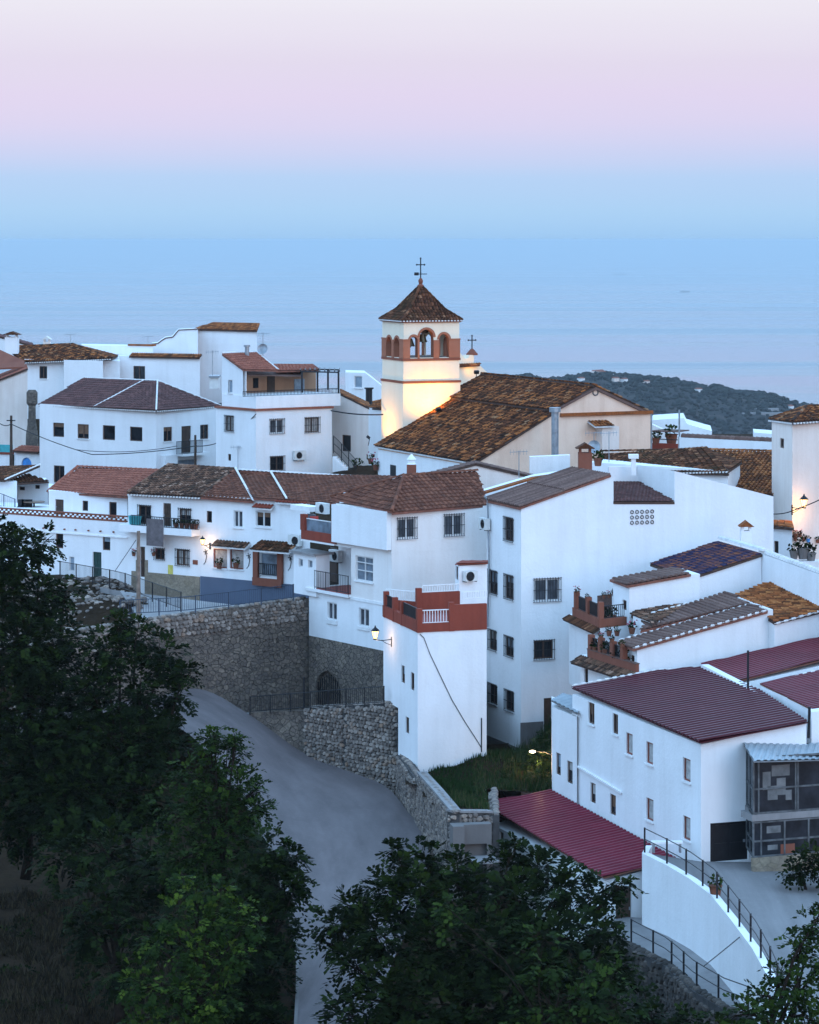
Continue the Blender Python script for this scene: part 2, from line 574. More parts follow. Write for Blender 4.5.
STY = {  # frame mat, pane mat, mullions, grille, sill
    'n': ('frame_b', 'glass', 1, 0, 1), 'g': ('frame_b', 'glass', 1, 1, 1), 'w': ('frame_w', 'glass', 1, 0, 1),
    'wg': ('frame_w', 'glass2', 1, 1, 1), 'c': ('frame_w', 'glass2', 1, 0, 1), 'p': ('frame_w', 'glasspale', 0, 0, 0),
    's': ('frame_b', 'glass', 0, 0, 0), 'r': ('reddoor', 'curtain', 0, 0, 1), 'bs': ('frame_w', 'blueshutter', 0, 0, 1),
    'x': ('frame_b', 'dark', 0, 0, 0), 'cg': ('frame_b', 'curtain', 1, 1, 1), 'big': ('frame_w', 'glasspale', 3, 0, 1)}


def make_window(face, u0, u1, z0, z1, sty, parent):
    fm, pm, mul, gr, sill = STY[sty]
    w, h = u1 - u0, z1 - z0
    t = min(0.07, w * 0.12)
    a, b = -0.13, -0.06
    mb = MB()
    face.fbox(mb, u0 + 0.002, u0 + t, z0 + 0.002, z1 - 0.002, a, b)
    face.fbox(mb, u1 - t, u1 - 0.002, z0 + 0.002, z1 - 0.002, a, b)
    face.fbox(mb, u0 + t, u1 - t, z0 + 0.002, z0 + t, a, b)
    face.fbox(mb, u0 + t, u1 - t, z1 - t, z1 - 0.002, a, b)
    if mul == 1 and w > 0.5:
        m = (u0 + u1) / 2
        face.fbox(mb, m - t * 0.6, m + t * 0.6, z0 + t, z1 - t, a, b)
    if mul == 3:
        for k in (1,):
            m = u0 + w * k / 2
            face.fbox(mb, m - 0.03, m + 0.03, z0 + t, z1 - t, a, b)
        for q in (0.42, 0.74):
            face.fbox(mb, u0 + t, u1 - t, z0 + h * q - 0.025, z0 + h * q + 0.025, a, b + 0.01)
    f = mb.build('window', fm, parent)
    p = MB()
    p.face([face.pt(u0 + t * 0.5, z0 + t * 0.5, -0.11), face.pt(u1 - t * 0.5, z0 + t * 0.5, -0.11), face.pt(u1 - t * 0.5, z1 - t * 0.5, -0.11), face.pt(u0 + t * 0.5, z1 - t * 0.5, -0.11)])
    p.build('pane', pm, f)
    if pm == 'glass' and w > 0.4 and rnd() < 0.45:
        q = MB()
        zz = z1 - t - (h - 2 * t) * uni(0.25, 0.7)
        q.face([face.pt(u0 + t, zz, -0.105), face.pt(u1 - t, zz, -0.105), face.pt(u1 - t, z1 - t, -0.105), face.pt(u0 + t, z1 - t, -0.105)])
        q.build('blind', random.choice(('curtain', 'blueshutter', 'midwood', 'frame_b')), f)
    if sill and w > 0.45:
        s = MB()
        face.fbox(s, u0 - 0.06, u1 + 0.06, z0 - 0.07, z0 - 0.003, 0.003, 0.09)
        s.build('sill', 'whitepaint', f)
    if gr:
        g = MB()
        n = max(3, int(w / 0.13))
        o0, o1 = 0.07, 0.095
        for k in range(n + 1):
            u = u0 - 0.05 + (w + 0.1) * k / n
            face.fbox(g, u - 0.011, u + 0.011, z0 - 0.05, z1 + 0.08, o0, o1)
        for q in (0.0, 0.5, 1.0):
            z = z0 - 0.03 + (h + 0.06) * q
            face.fbox(g, u0 - 0.09, u1 + 0.09, z - 0.013, z + 0.013, o0 - 0.006, o1 + 0.006)
        for q in (z0 + 0.06, z1 - 0.06):
            for u in (u0 - 0.05, u1 + 0.05):
                face.fbox(g, u - 0.012, u + 0.012, q - 0.012, q + 0.012, 0.0, o0)
        g.build('grille', 'iron', f)
    return f


def make_door(face, u0, u1, z0, z1, mat, parent, name='door'):
    mb = MB()
    face.fbox(mb, u0 + 0.002, u1 - 0.002, z0, z1 - 0.002, -0.15, -0.10)
    w, h = u1 - u0, z1 - z0
    for a, b in ((0.08, 0.46), (0.54, 0.92)):
        face.fbox(mb, u0 + w * 0.14, u0 + w * 0.46, z0 + h * a, z0 + h * b, -0.10, -0.08)
        face.fbox(mb, u0 + w * 0.54, u0 + w * 0.86, z0 + h * a, z0 + h * b, -0.10, -0.08)
    d = mb.build(name, mat, parent)
    k = MB()
    face.fbox(k, u0 + w * 0.88, u0 + w * 0.93, z0 + h * 0.45, z0 + h * 0.52, -0.095, -0.05)
    k.build('handle', 'greymetal', d)
    return d


class Body:
    pass


def body(root, A, L, R=None, main='R', top=0, bot=0, mat='white', prof=None, wins=(), depth=8.0, name='wall', reveal=0.16, below=0.0, cap=True, ztop=None, zbot=None, perp=False):
    """closed house volume seen from corner A; profile on one face, extruded along the other"""
    b = Body()
    a = XY(*A); l = XY(*L)
    if R is None:
        q = (l - a).normalized()
        n = Vector((q.y, -q.x))
        if n.dot(a) < 0:
            n = -n
        r = a + n * depth if perp else a * (1 + depth / a.y) - (l - a).normalized() * -0.15
    else:
        r = XY(*R)
    b.a, b.l, b.r = a, l, r
    fl, fr = Face(a, l), Face(a, r)
    b.L, b.R = fl, fr
    mf, of = (fr, fl) if main == 'R' else (fl, fr)
    b.mf, b.of = mf, of
    zt = ZP(top, a.y) if ztop is None else ztop
    zb = (ZP(bot, a.y) if zbot is None else zbot) - below
    b.zt, b.zb = zt, zb
    if prof:
        pr = [mf.uz(x, y) for x, y in prof]
    else:
        pr = [(0.0, zt), (mf.len, zt)]
    pr[0] = (0.0, pr[0][1])
    pr[-1] = (max(mf.len, pr[-1][0]) if not prof else pr[-1][0], pr[-1][1])
    b.pr = pr
    ext = (of.e - of.o)
    b.ext = ext
    outer = [(0.0, zb)] + pr + [(pr[-1][0], zb)]
    hm, ho = [], []
    mb = MB()
    todo = []
    for w in wins:
        fk, x0, y0, x1, y1, sty = w
        fc = fl if fk == 'L' else fr
        u0, u1, z0, z1 = fc.rect(x0, y0, x1, y1)
        if sty.startswith('arch'):
            hp = arch_pts(u0, u1, z0, z1)
        else:
            hp = [(u0, z0), (u1, z0), (u1, z1), (u0, z1)]
        (hm if fc is mf else ho).append(hp)
        n = len(hp)
        for k in range(n):
            p, q = hp[k], hp[(k + 1) % n]
            mb.face([fc.pt(*p), fc.pt(*q), fc.pt(*q, -reveal), fc.pt(*p, -reveal)])
        mb.face([fc.pt(*p, -reveal) for p in hp])
        todo.append((fc, u0, u1, z0, z1, sty))
    holed(mb, mf, outer, hm)
    e3 = Vector((ext.x, ext.y, 0))
    mb.face([mf.pt(u, z) + e3 for u, z in reversed(outer)])
    zt0 = pr[0][1]
    holed(mb, of, [(0, zb), (of.len, zb), (of.len, zt0), (0, zt0)], ho)
    for i in range(1, len(outer) - 1):
        if i < len(outer) - 2 and not cap:
            continue
        p, q = outer[i], outer[i + 1]
        mb.face([mf.pt(*p), mf.pt(*q), mf.pt(*q) + e3, mf.pt(*p) + e3])
    b.obj = mb.build(name, mat, root)
    for fc, u0, u1, z0, z1, sty in todo:
        if sty in STY:
            make_window(fc, u0, u1, z0, z1, sty, root)
        elif sty.startswith('D:'):
            make_door(fc, u0, u1, z0, z1, sty[2:], root)
    b.root = root
    return b


def house(name, label, cat, A, bot, group=None):
    a = P(A[0], bot, A[1])
    return thing(name, label, cat, a, group)


# ------------------------------------------------------------------ roofs
def plane_of(poly):
    n = Vector((0, 0, 0))
    for i in range(len(poly)):
        a, b = poly[i], poly[(i + 1) % len(poly)]
        n += (a - b).cross(a + b) * 0.5
    n = Vector((sum((poly[i].y - poly[(i + 1) % len(poly)].y) * (poly[i].z + poly[(i + 1) % len(poly)].z) for i in range(len(poly))),
                sum((poly[i].z - poly[(i + 1) % len(poly)].z) * (poly[i].x + poly[(i + 1) % len(poly)].x) for i in range(len(poly))),
                sum((poly[i].x - poly[(i + 1) % len(poly)].x) * (poly[i].y + poly[(i + 1) % len(poly)].y) for i in range(len(poly)))))
    n.normalize()
    if n.z < 0:
        n = -n
    c = sum(poly, Vector()) / len(poly)
    return c, n


def frame2(poly, down=None):
    c, n = plane_of(poly)
    if down is None:
        s = Vector((0, 0, -1)) - n * (-n.z)
        s = s - n * s.dot(n)
    else:
        s = down - n * down.dot(n)
    s.normalize()
    k = n.cross(s).normalized()
    return c, n, s, k


def spans(p2, c):
    xs = []
    for i in range(len(p2)):
        (a, b), (a2, b2) = p2[i], p2[(i + 1) % len(p2)]
        if (a <= c < a2) or (a2 <= c < a):
            xs.append(b + (b2 - b) * (c - a) / (a2 - a))
    xs.sort()
    return [(xs[i], xs[i + 1]) for i in range(0, len(xs) - 1, 2)]


def tiles(mb, poly, pitch=0.24, tl=0.38, hgt=0.085, jit=0.0, mat=0, slabmat=1, thick=0.12, seg=4, down=None, lift=0.02, rbias=None):
    """slab plus rows of overlapping curved tiles, each tile its own geometry"""
    c, n, s, k = frame2(poly, down)
    poly = [p - Vector((0, 0, (p - c).dot(n) / n.z)) for p in poly]
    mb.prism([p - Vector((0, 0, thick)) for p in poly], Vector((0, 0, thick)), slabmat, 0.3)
    p2 = [((p - c).dot(k), (p - c).dot(s)) for p in poly]
    c0 = min(p[0] for p in p2); c1 = max(p[0] for p in p2)
    nc = max(1, int((c1 - c0) / pitch))
    pw = (c1 - c0) / nc
    for i in range(nc):
        cm = c0 + (i + 0.5) * pw
        for s0, s1 in spans(p2, cm):
            ln = s1 - s0
            if ln < 0.08:
                continue
            m = max(1, round(ln / tl))
            t = ln / m
            for q in range(m):
                b1 = s1 - q * t + (0.03 if q == 0 else 0.05)
                a1 = s1 - (q + 1) * t
                j = uni(-jit, jit); j2 = uni(-jit, jit) * 0.6; jz = uni(0, jit) * 0.7
                rr = rnd()
                vs = []
                for (ss, hw, hh, up) in ((a1, pw * 0.36, hgt * 0.85, lift), (b1, pw * 0.44, hgt, lift + 0.035)):
                    for e in range(seg + 1):
                        an = math.pi * e / seg
                        vs.append(c + k * (cm + j * (1 if ss == b1 else 0.3) - hw * math.cos(an)) + s * (ss + j2) + n * (up + jz + hh * math.sin(an)))
                fs = [(e, e + 1, seg + 2 + e, seg + 1 + e) for e in range(seg)]
                mb.raw(vs, fs, mat, rr)
                mb.raw(vs[seg + 1:], [tuple(range(seg + 1))], mat, rr * 0.5)


def corrugated(mb, poly, pitch=0.3, amp=0.035, mat=0, slabmat=1, thick=0.06, per=6, down=None, trap=True):
    c, n, s, k = frame2(poly, down)
    poly = [p - Vector((0, 0, (p - c).dot(n) / n.z)) for p in poly]
    mb.prism([p - Vector((0, 0, thick)) for p in poly], Vector((0, 0, thick * 0.8)), slabmat, 0.3)
    p2 = [((p - c).dot(k), (p - c).dot(s)) for p in poly]
    c0 = min(p[0] for p in p2); c1 = max(p[0] for p in p2)
    m = max(2, int((c1 - c0) / pitch) * per)
    prev = None
    for i in range(m + 1):
        q = c0 + 1e-4 + (c1 - c0 - 2e-4) * i / m
        sp = spans(p2, q)
        if not sp:
            prev = None
            continue
        s0, s1 = sp[0][0], sp[-1][1]
        ph = i % per
        h = (amp if ph in (0, 1, 2) else 0.0) if trap else amp * math.sin(2 * math.pi * ph / per)
        cur = (c + k * q + s * s0 + n * (h + 0.02), c + k * q + s * (s1 + 0.04) + n * (h + 0.02))
        if prev:
            mb.face([prev[0], prev[1], cur[1], cur[0]], mat, 0.5)
        prev = cur


def ridge(mb, p0, p1, r=0.11, seg=0.42, mat=0, lift=0.05, jit=0.0):
    ln = (p1 - p0).length
    m = max(1, round(ln / seg))
    t = (p1 - p0) / ln
    w = t.cross(Vector((0, 0, 1))).normalized()
    up = w.cross(t)
    for i in range(m):
        a = p0 + t * (ln * i / m) + up * (lift + uni(0, jit))
        b = p0 + t * (ln * (i + 1) / m + 0.04) + up * (lift + 0.02 + uni(0, jit))
        rr = rnd()
        vs = []
        for q, rad in ((a, r * 0.9), (b, r)):
            for e in range(5):
                an = math.pi * e / 4
                vs.append(q + w * (-rad * math.cos(an)) + up * (rad * math.sin(an)))
        mb.raw(vs, [(e, e + 1, 6 + e, 5 + e) for e in range(4)] + [(0, 1, 2, 3, 4), (9, 8, 7, 6, 5)], mat, rr)


def edging(mb, a, b, pitch=0.4, r=0.06, lift=0.05):
    """white mortared tile ends along a roof edge, one beaded roll"""
    n = max(2, int((b - a).length / pitch))
    pts, rad = [], []
    up = Vector((0, 0, lift))
    for i in range(n):
        for f, q in ((0.0, r * .35), (.2, r * .35), (.24, r), (.74, r), (.78, r * .35)):
            pts.append(a.lerp(b, (i + f) / n) + up); rad.append(q)
    mb.tube(pts, rad, 6)


def eave_dots(mb, p0, p1, out, pitch=0.24, drop=0.11, size=0.10, mat=0):
    """row of white mortared tile ends under an eave"""
    ln = (p1 - p0).length
    m = max(1, int(ln / pitch))
    t = (p1 - p0) / ln
    o = Vector((out.x, out.y, 0))
    for i in range(m):
        a = p0 + t * (ln * (i + 0.25) / m) + Vector((0, 0, -drop))
        mb.obox(a, t * (pitch * 0.5), o * size, Vector((0, 0, 0.085)), mat, 0.5)


def roof_obj(root, polys, mat, kind='tile', ridges=(), ridge_mat=None, eaves=(), slab='slab', name='roof', **kw):
    mb = MB()
    for poly in polys:
        if kind == 'tile':
            tiles(mb, poly, **kw)
        else:
            corrugated(mb, poly, **kw)
    ro = mb.build(name, [mat, slab], root)
    if ridges:
        r = MB()
        for a, b in ridges:
            ridge(r, a, b, 0.07 if ridge_mat == 't_white' else 0.11)
        r.build('ridge', ridge_mat or mat, ro)
    if eaves:
        e = MB()
        for a, b, out in eaves:
            eave_dots(e, a, b, out)
        e.build('eave_course', 't_white', ro)
    return ro


def shed(b, k, ov_front=0.12, ov_back=0.05, ov_lo=0.15, ov_hi=0.05, lift=0.03):
    """roof polygon over profile edge k of a body, extruded with overhang"""
    (u0, z0), (u1, z1) = b.pr[k], b.pr[k + 1]
    du, dz = u1 - u0, z1 - z0
    ln = math.hypot(du, dz)
    lo0, lo1 = (ov_lo, ov_hi) if z0 < z1 else (ov_hi, ov_lo)
    a = (u0 - du / ln * lo0, z0 - dz / ln * lo0 + lift)
    c = (u1 + du / ln * lo1, z1 + dz / ln * lo1 + lift)
    e = Vector((b.ext.x, b.ext.y, 0)); en = e.normalized()
    f = -en * ov_front; g = e + en * ov_back
    return [b.mf.pt(*a) + f, b.mf.pt(*c) + f, b.mf.pt(*c) + g, b.mf.pt(*a) + g]
# ------------------------------------------------------------------ dusk light settings
HAZE = 5.5e-5
VB = 1
SUN_EL, SUN_AZ, SUN_E, SUN_ANG = 8, 150, 0.5, 30
NISH, EXPO = 0.015, 0.0


def _l(r, g, b, k=1.0):
    f = lambda c: (c / 255 / 12.92) if c / 255 <= 0.04045 else ((c / 255 + 0.055) / 1.055) ** 2.4
    return (f(r) * k, f(g) * k, f(b) * k, 1)


SKYSTOPS = [(0.0, _l(147, 194, 241)), (0.05, _l(152, 198, 242)), (0.10, _l(161, 203, 243)), (0.15, _l(170, 202, 243)), (0.175, _l(192, 202, 240)), (0.20, _l(209, 203, 237)), (0.225, _l(216, 204, 235)), (0.25, _l(218, 208, 232)), (0.29, _l(229, 224, 237)), (0.36, (.92, 1.08, 1.38, 1)), (0.5, (1.12, 1.76, 2.62, 1)), (0.72, (1.1, 1.88, 2.9, 1)), (1.0, (.46, .88, 1.46, 1))]
# ------------------------------------------------------------------ small repeated things
def railing(label, pts, h=1.0, mat='iron', gap=1.6, rails=(1.0, 0.12), bal=0.14, post_r=0.03, group='iron railings of the village', parent=None, name='railing', tall=()):
    """posts (each a part), rails and upright bars along a ground polyline"""
    r = thing(name, label, 'railing', pts[0], group) if parent is None else parent
    L = [0.0]
    for a, b in zip(pts, pts[1:]):
        L.append(L[-1] + (b - a).length)

    def at(s):
        for i in range(len(pts) - 1):
            if s <= L[i + 1] + 1e-6:
                return pts[i].lerp(pts[i + 1], (s - L[i]) / max(1e-6, L[i + 1] - L[i]))
        return pts[-1]
    n = max(1, round(L[-1] / gap))
    for i in range(n + 1):
        p = at(L[-1] * i / n)
        mb = MB()
        mb.box(p.x - post_r, p.y - post_r, p.z - 0.1, p.x + post_r, p.y + post_r, p.z + h + 0.03)
        mb.build('post' if parent is None else 'railing_post', mat, r)
    mb = MB()
    m = max(n, len(pts) * 2)
    path = [at(L[-1] * i / m) for i in range(m + 1)]
    for q in rails:
        mb.tube([p + Vector((0, 0, h * q)) for p in path], 0.022, 5)
    mb.build('rail' if parent is None else 'railing_rail', mat, r)
    if bal:
        mb = MB()
        k = int(L[-1] / bal)
        for i in range(k):
            p = at(L[-1] * (i + 0.5) / k)
            mb.box(p.x - 0.009, p.y - 0.009, p.z + h * rails[-1], p.x + 0.009, p.y + 0.009, p.z + h * rails[0])
        mb.build('bar_panel' if parent is None else 'railing_bars', mat, r)
    return r


def aircon(label, face, px, py, w=0.85, h=0.6, dep=0.3):
    u, z = face.uz(px, py)
    r = thing('air_conditioner', label, 'air conditioner', face.pt(u, z), 'outdoor air conditioning units')
    mb = MB()
    face.fbox(mb, u - w / 2, u + w / 2, z - h / 2, z + h / 2, 0.08, dep + 0.08)
    mb.build('casing', 'plastic', r)
    f = MB()
    c = face.pt(u - w * 0.12, z, dep + 0.085)
    a = Vector((face.w.x, face.w.y, 0)); n = Vector((face.n.x, face.n.y, 0))
    for rad in (0.23, 0.15, 0.07):
        f.tube([c + (a * math.cos(t * math.pi / 8) + Vector((0, 0, 1)) * math.sin(t * math.pi / 8)) * rad + n * 0.01 for t in range(17)], 0.012, 4)
    f.face([c + (a * math.cos(t * math.pi / 8) + Vector((0, 0, 1)) * math.sin(t * math.pi / 8)) * 0.22 for t in range(16)])
    f.build('fan_grille', 'iron', r)
    b = MB()
    for s in (-0.3, 0.3):
        face.fbox(b, u + s - 0.02, u + s + 0.02, z - h / 2 - 0.05, z - h / 2 - 0.004, 0.0, dep + 0.06)
    b.build('bracket', 'iron', r)
    return r


LIGHTS = []


def lamp_light(name, loc, power, col=(1.0, 0.62, 0.25), rad=0.08, parent=None, spot=None, aim=None):
    l = bpy.data.lights.new(name, 'SPOT' if spot else 'POINT')
    l.energy = power
    l.color = col
    l.shadow_soft_size = rad
    o = bpy.data.objects.new(name, l)
    COL.objects.link(o)
    if spot:
        l.spot_size = spot
        l.spot_blend = 0.8
        o.rotation_euler = (Vector(aim) - Vector(loc)).to_track_quat('-Z', 'Y').to_euler()
    o.location = Vector(loc) - (Vector(parent['_o']) if parent else Vector())
    if parent:
        o.parent = parent
    return o


M['lampglass'] = m_emit('lit_lantern_glass', (1.0, 0.58, 0.22), 4.5)
M['lampwhite'] = m_emit('lit_white_lamp', (1.0, 0.80, 0.55), 5)


def wall_lantern(label, face, px, py, out=0.75, power=60, scale=1.0, col=(1.0, 0.6, 0.28)):
    """old style lantern on a wall bracket; px,py is the lantern's middle"""
    u, z = face.uz(px, py, out)
    c = face.pt(u, z, out)
    r = thing('street_lamp', label, 'street lamp', face.pt(u, z), 'wall lanterns lighting the lanes')
    s = scale
    n = Vector((face.n.x, face.n.y, 0))
    mb = MB()
    w0 = face.pt(u, z - 0.32 * s)
    mb.tube([w0, w0 + n * out * 0.6 + Vector((0, 0, -0.05)), c + Vector((0, 0, -0.3 * s))], 0.022, 6)
    mb.tube([face.pt(u, z - 0.62 * s), face.pt(u, z - 0.5 * s, out * 0.35), face.pt(u, z - 0.34 * s, out * 0.62)], 0.016, 6)
    face.fbox(mb, u - 0.05, u + 0.05, z - 0.7 * s, z - 0.2 * s, 0.0, 0.02)
    mb.build('bracket', 'iron', r)
    g = MB()
    g.lathe(c, [(0.08 * s, -0.24 * s), (0.17 * s, 0.12 * s)], 6)
    g.build('lantern_glass', 'lampglass', r)
    k = MB()
    k.lathe(c, [(0.10 * s, -0.31 * s), (0.09 * s, -0.245 * s)], 6)
    k.lathe(c, [(0.23 * s, 0.125 * s), (0.15 * s, 0.22 * s), (0.05 * s, 0.3 * s), (0.02 * s, 0.4 * s)], 8)
    for e in range(6):
        a = math.pi * e / 3
        d0 = Vector((math.cos(a), math.sin(a), 0))
        k.tube([c + d0 * 0.085 * s + Vector((0, 0, -0.24 * s)), c + d0 * 0.178 * s + Vector((0, 0, 0.12 * s))], 0.012 * s, 4)
    k.build('lantern_frame', 'iron', r)
    lamp_light('lamp_bulb', c + n * -0.12 * s + Vector((0, 0, -0.36 * s)), power, col, 0.1, r)
    return r


def plant_pot(label, base, s=0.3, plant=True, potmat='pot', group='potted plants around the houses', leaf='leaf_m', flower=False):
    r = thing('potted_plant', label, 'plant pot', base, group)
    mb = MB()
    mb.lathe(base, [(s * 0.32, 0), (s * 0.46, s * 0.75), (s * 0.5, s * 0.76), (s * 0.5, s * 0.85)], 8)
    mb.build('pot', potmat, r)
    f = MB()
    leaves(f, base + Vector((0, 0, s * 1.1)), s * 0.55, 60, s * 0.3, s * 0.13)
    f.build('leaves', leaf, r)
    if flower:
        f = MB()
        for k in range(7):
            f.blob(base + Vector((uni(-s, s) * 0.7, uni(-s, s) * 0.7, s * uni(1.2, 1.9))), s * .12, s * .12, s * .1)
        f.build('blossoms', 'flower', r)
    return r


def leaves(mb, c, R, n, ln, wd, flat=0.85, lo=0.0):
    for _ in range(n):
        d = Vector((random.gauss(0, 1), random.gauss(0, 1), random.gauss(0, 1))).normalized()
        q = R * (lo + (1 - lo) * rnd() ** 0.5)
        p = c + Vector((d.x * q, d.y * q, d.z * q * flat))
        leaf(mb, p, d, ln, wd)


def leaf(mb, p, d, ln, wd, r=None):
    t = (d + Vector((uni(-.7, .7), uni(-.7, .7), uni(-.9, .5)))).normalized()
    s = t.cross(Vector((uni(-1, 1), uni(-1, 1), uni(-1, 1)))).normalized()
    k = uni(0.7, 1.25)
    a = p; b = p + t * (ln * k)
    m = p + t * (ln * k * 0.45)
    mb.face([a, m + s * (wd * k), b, m - s * (wd * k)], 0, rnd() if r is None else r)


def antenna(label, base, h=2.0, dish=False):
    r = thing('rooftop_antenna', label, 'antenna', base, 'rooftop aerials')
    mb = MB()
    mb.tube([base, base + Vector((0, 0, h))], 0.025, 5)
    mb.build('mast', 'greymetal', r)
    mb = MB()
    t = base + Vector((0, 0, h * 0.94))
    mb.tube([t + Vector((-0.55, 0, 0)), t + Vector((0.5, 0, 0.05))], 0.015, 4)
    for k in range(6):
        x = -0.5 + 0.19 * k
        mb.tube([t + Vector((x, -0.22, 0)), t + Vector((x, 0.22, 0))], 0.01, 4)
        mb.tube([t + Vector((x, 0, -0.16)), t + Vector((x, 0, 0.16))], 0.01, 4)
    mb.build('aerial', 'greymetal', r)
    if dish:
        mb = MB()
        c = base + Vector((0, -0.15, h * 0.35))
        ax = Vector((-0.25, -0.93, 0.25)).normalized()
        u = ax.cross(Vector((0, 0, 1))).normalized(); w = u.cross(ax)
        rings = []
        for q, dp in ((0.02, 0), (0.22, 0.03), (0.4, 0.11)):
            rings.append([c + ax * dp + u * q * math.cos(a * math.pi / 8) + w * q * math.sin(a * math.pi / 8) for a in range(16)])
        for i in range(2):
            for a in range(16):
                mb.face([rings[i][a], rings[i][(a + 1) % 16], rings[i + 1][(a + 1) % 16], rings[i + 1][a]])
        mb.tube([c - w * 0.38, c + ax * 0.45], 0.012, 4)
        mb.build('dish', 'greymetal', r)
    return r


def chimney(parent, base, w=0.5, h=1.0, mat='white', capmat='t_dark', tilt=True, name='chimney'):
    mb = MB()
    mb.box(base.x - w / 2, base.y - w / 2, base.z - 0.6, base.x + w / 2, base.y + w / 2, base.z + h)
    c = mb.build(name, mat, parent)
    k = MB()
    for sx in (-1, 1):
        for sy in (-1, 1):
            k.box(base.x + sx * w * 0.36 - 0.06, base.y + sy * w * 0.36 - 0.06, base.z + h + 0.002, base.x + sx * w * 0.36 + 0.06, base.y + sy * w * 0.36 + 0.06, base.z + h + 0.22)
    a = w * 0.72
    z = base.z + h + 0.223
    k.prism([Vector((base.x - a, base.y - a, z)), Vector((base.x + a, base.y - a, z)), Vector((base.x, base.y - a, z + 0.3))], Vector((0, 2 * a, 0)), 1)
    k.build('chimney_cap', [mat, capmat], c)
    return c


def cable(label, pts, r=0.02, sag=0.0, n=14, group='overhead cables'):
    path = []
    for a, b in zip(pts, pts[1:]):
        for i in range(n):
            t = i / n
            p = a.lerp(b, t)
            p.z -= sag * 4 * t * (1 - t)
            path.append(p)
    path.append(pts[-1])
    mb = MB()
    mb.tube(path, r, 5)
    o = mb.build('overhead_cable', 'cable')
    return tag(o, label, 'cable', group)


def pole(label, base, h, r=0.11, mat='polewood', arms=True):
    t = thing('utility_pole', label, 'utility pole', base, 'wooden utility poles')
    mb = MB()
    mb.tube([base - Vector((0, 0, 0.3)), base + Vector((0, 0, h))], [r, r * 0.75], 10)
    mb.build('shaft', mat, t)
    if arms:
        mb = MB()
        mb.box(base.x - 0.35, base.y - 0.14, base.z + h * 0.9, base.x + 0.35, base.y - 0.08, base.z + h * 0.9 + 0.08)
        mb.build('crossarm', 'iron', t)
        for s in (-0.28, 0.28):
            mb = MB()
            mb.lathe(Vector((base.x + s, base.y - 0.11, base.z + h * 0.9 + 0.08)), [(0.03, 0), (0.045, 0.05), (0.02, 0.1)], 8)
            mb.build('insulator', 'plastic', t)
    return t


def fwin(face, specs, root):
    """windows set on a face of a body already cut"""
    for x0, y0, x1, y1, s in specs:
        make_window(face, *face.rect(x0, y0, x1, y1), s, root)


def canopy(root, face, x0, y0, x1, y1, out=0.7, mat='t_brown', slope=0.35, name='awning'):
    """small tiled roof over a window; pixels give its front lower edge (y1) and its wall line (y0)"""
    u0, u1, zl, _ = face.rect(x0, y0, x1, y1, out)
    zl2 = face.rect(x0, y0, x1, y1, out)[2]
    zh = zl2 + slope
    poly = [face.pt(u0, zl2, out), face.pt(u1, zl2, out), face.pt(u1, zh, 0.02), face.pt(u0, zh, 0.02)]
    mb = MB()
    tiles(mb, poly, pitch=0.22, tl=0.4, slabmat=1, thick=0.08)
    a = mb.build(name, [mat, 't_white'], root)
    return a


def stones(mb, face, u0, u1, ztop, zbot, size=0.3, out=0.02, dep=0.12, r=None):
    """individual laid stones over a wall face; ztop,zbot are functions of u"""
    u = u0
    row = 0
    zmax = max(ztop(u0), ztop(u1)); zmin = min(zbot(u0), zbot(u1))
    z = zmin
    while z < zmax:
        h = size * uni(0.55, 0.95)
        u = u0 - uni(0, size)
        while u < u1:
            w = size * uni(0.7, 1.6)
            uc = u + w / 2; zc = z + h / 2 + uni(-0.12, 0.12) * size
            if u0 + 0.05 < uc < u1 - 0.05 and zbot(uc) - 0.1 < zc < ztop(uc) - h * 0.35:
                k = random.choice((5, 6, 6, 7))
                rot = uni(0, 6.28)
                rr = rnd()
                ring = []
                for e in range(k):
                    a = rot + 2 * math.pi * e / k
                    j = uni(0.82, 1.12)
                    ring.append((uc + math.cos(a) * w * 0.53 * j, zc + math.sin(a) * h * 0.56 * j))
                o1 = out + dep * uni(0.5, 1.0)
                v = [face.pt(a, b, out - 0.03) for a, b in ring] + [face.pt(uc + (a - uc) * 0.72, zc + (b - zc) * 0.72, o1) for a, b in ring]
                tx, tz = uni(-0.02, 0.02), uni(-0.02, 0.02)
                mb.raw(v, [(e, (e + 1) % k, k + (e + 1) % k, k + e) for e in range(k)] + [tuple(range(k, 2 * k))], 0, rr)
            u += w * 0.92
        z += h * 0.85


# ================================================================== SETTING
POL = [(-400, 142), (0, 144.5), (60, 146.8), (150, 150.8), (310, 160), (391, 154.5), (398, 147), (420, 142), (487, 143), (490, 155), (560, 152.5), (575, 141), (640, 136.5), (700, 137), (760, 131), (810, 127), (1100, 121)]
UPP = [(0, 185, 21.2), (100, 178, 21.2), (250, 172, 22.2), (310, 168, 22.4), (-100, 225, 18.5), (60, 228, 19), (150, 222, 18.5), (220, 210, 17.8), (300, 210, 17.5), (340, 215, 17), (390, 205, 15.5), (480, 187, 16.8), (600, 192, 14.5), (650, 195, 15), (700, 180, 17.5), (790, 168, 18.8), (560, 160, 21), (740, 155, 21.5), (640, 150, 23.5), (700, 140, 24.5), (800, 134, 24), (300, 260, 14), (100, 260, 15), (0, 240, 17), (-150, 260, 16), (900, 165, 19), (900, 135, 24), (60, 165, 18.9), (120, 158, 19.2), (0, 172, 19.4), (-100, 182, 19.5), (150, 153, 20.9), (200, 157, 22.0), (260, 163, 22.4), (310, 162, 22.6), (100, 152, 20.4), (30, 150, 20.6), (-100, 150, 21), (500, 260, 18), (700, 260, 22)]


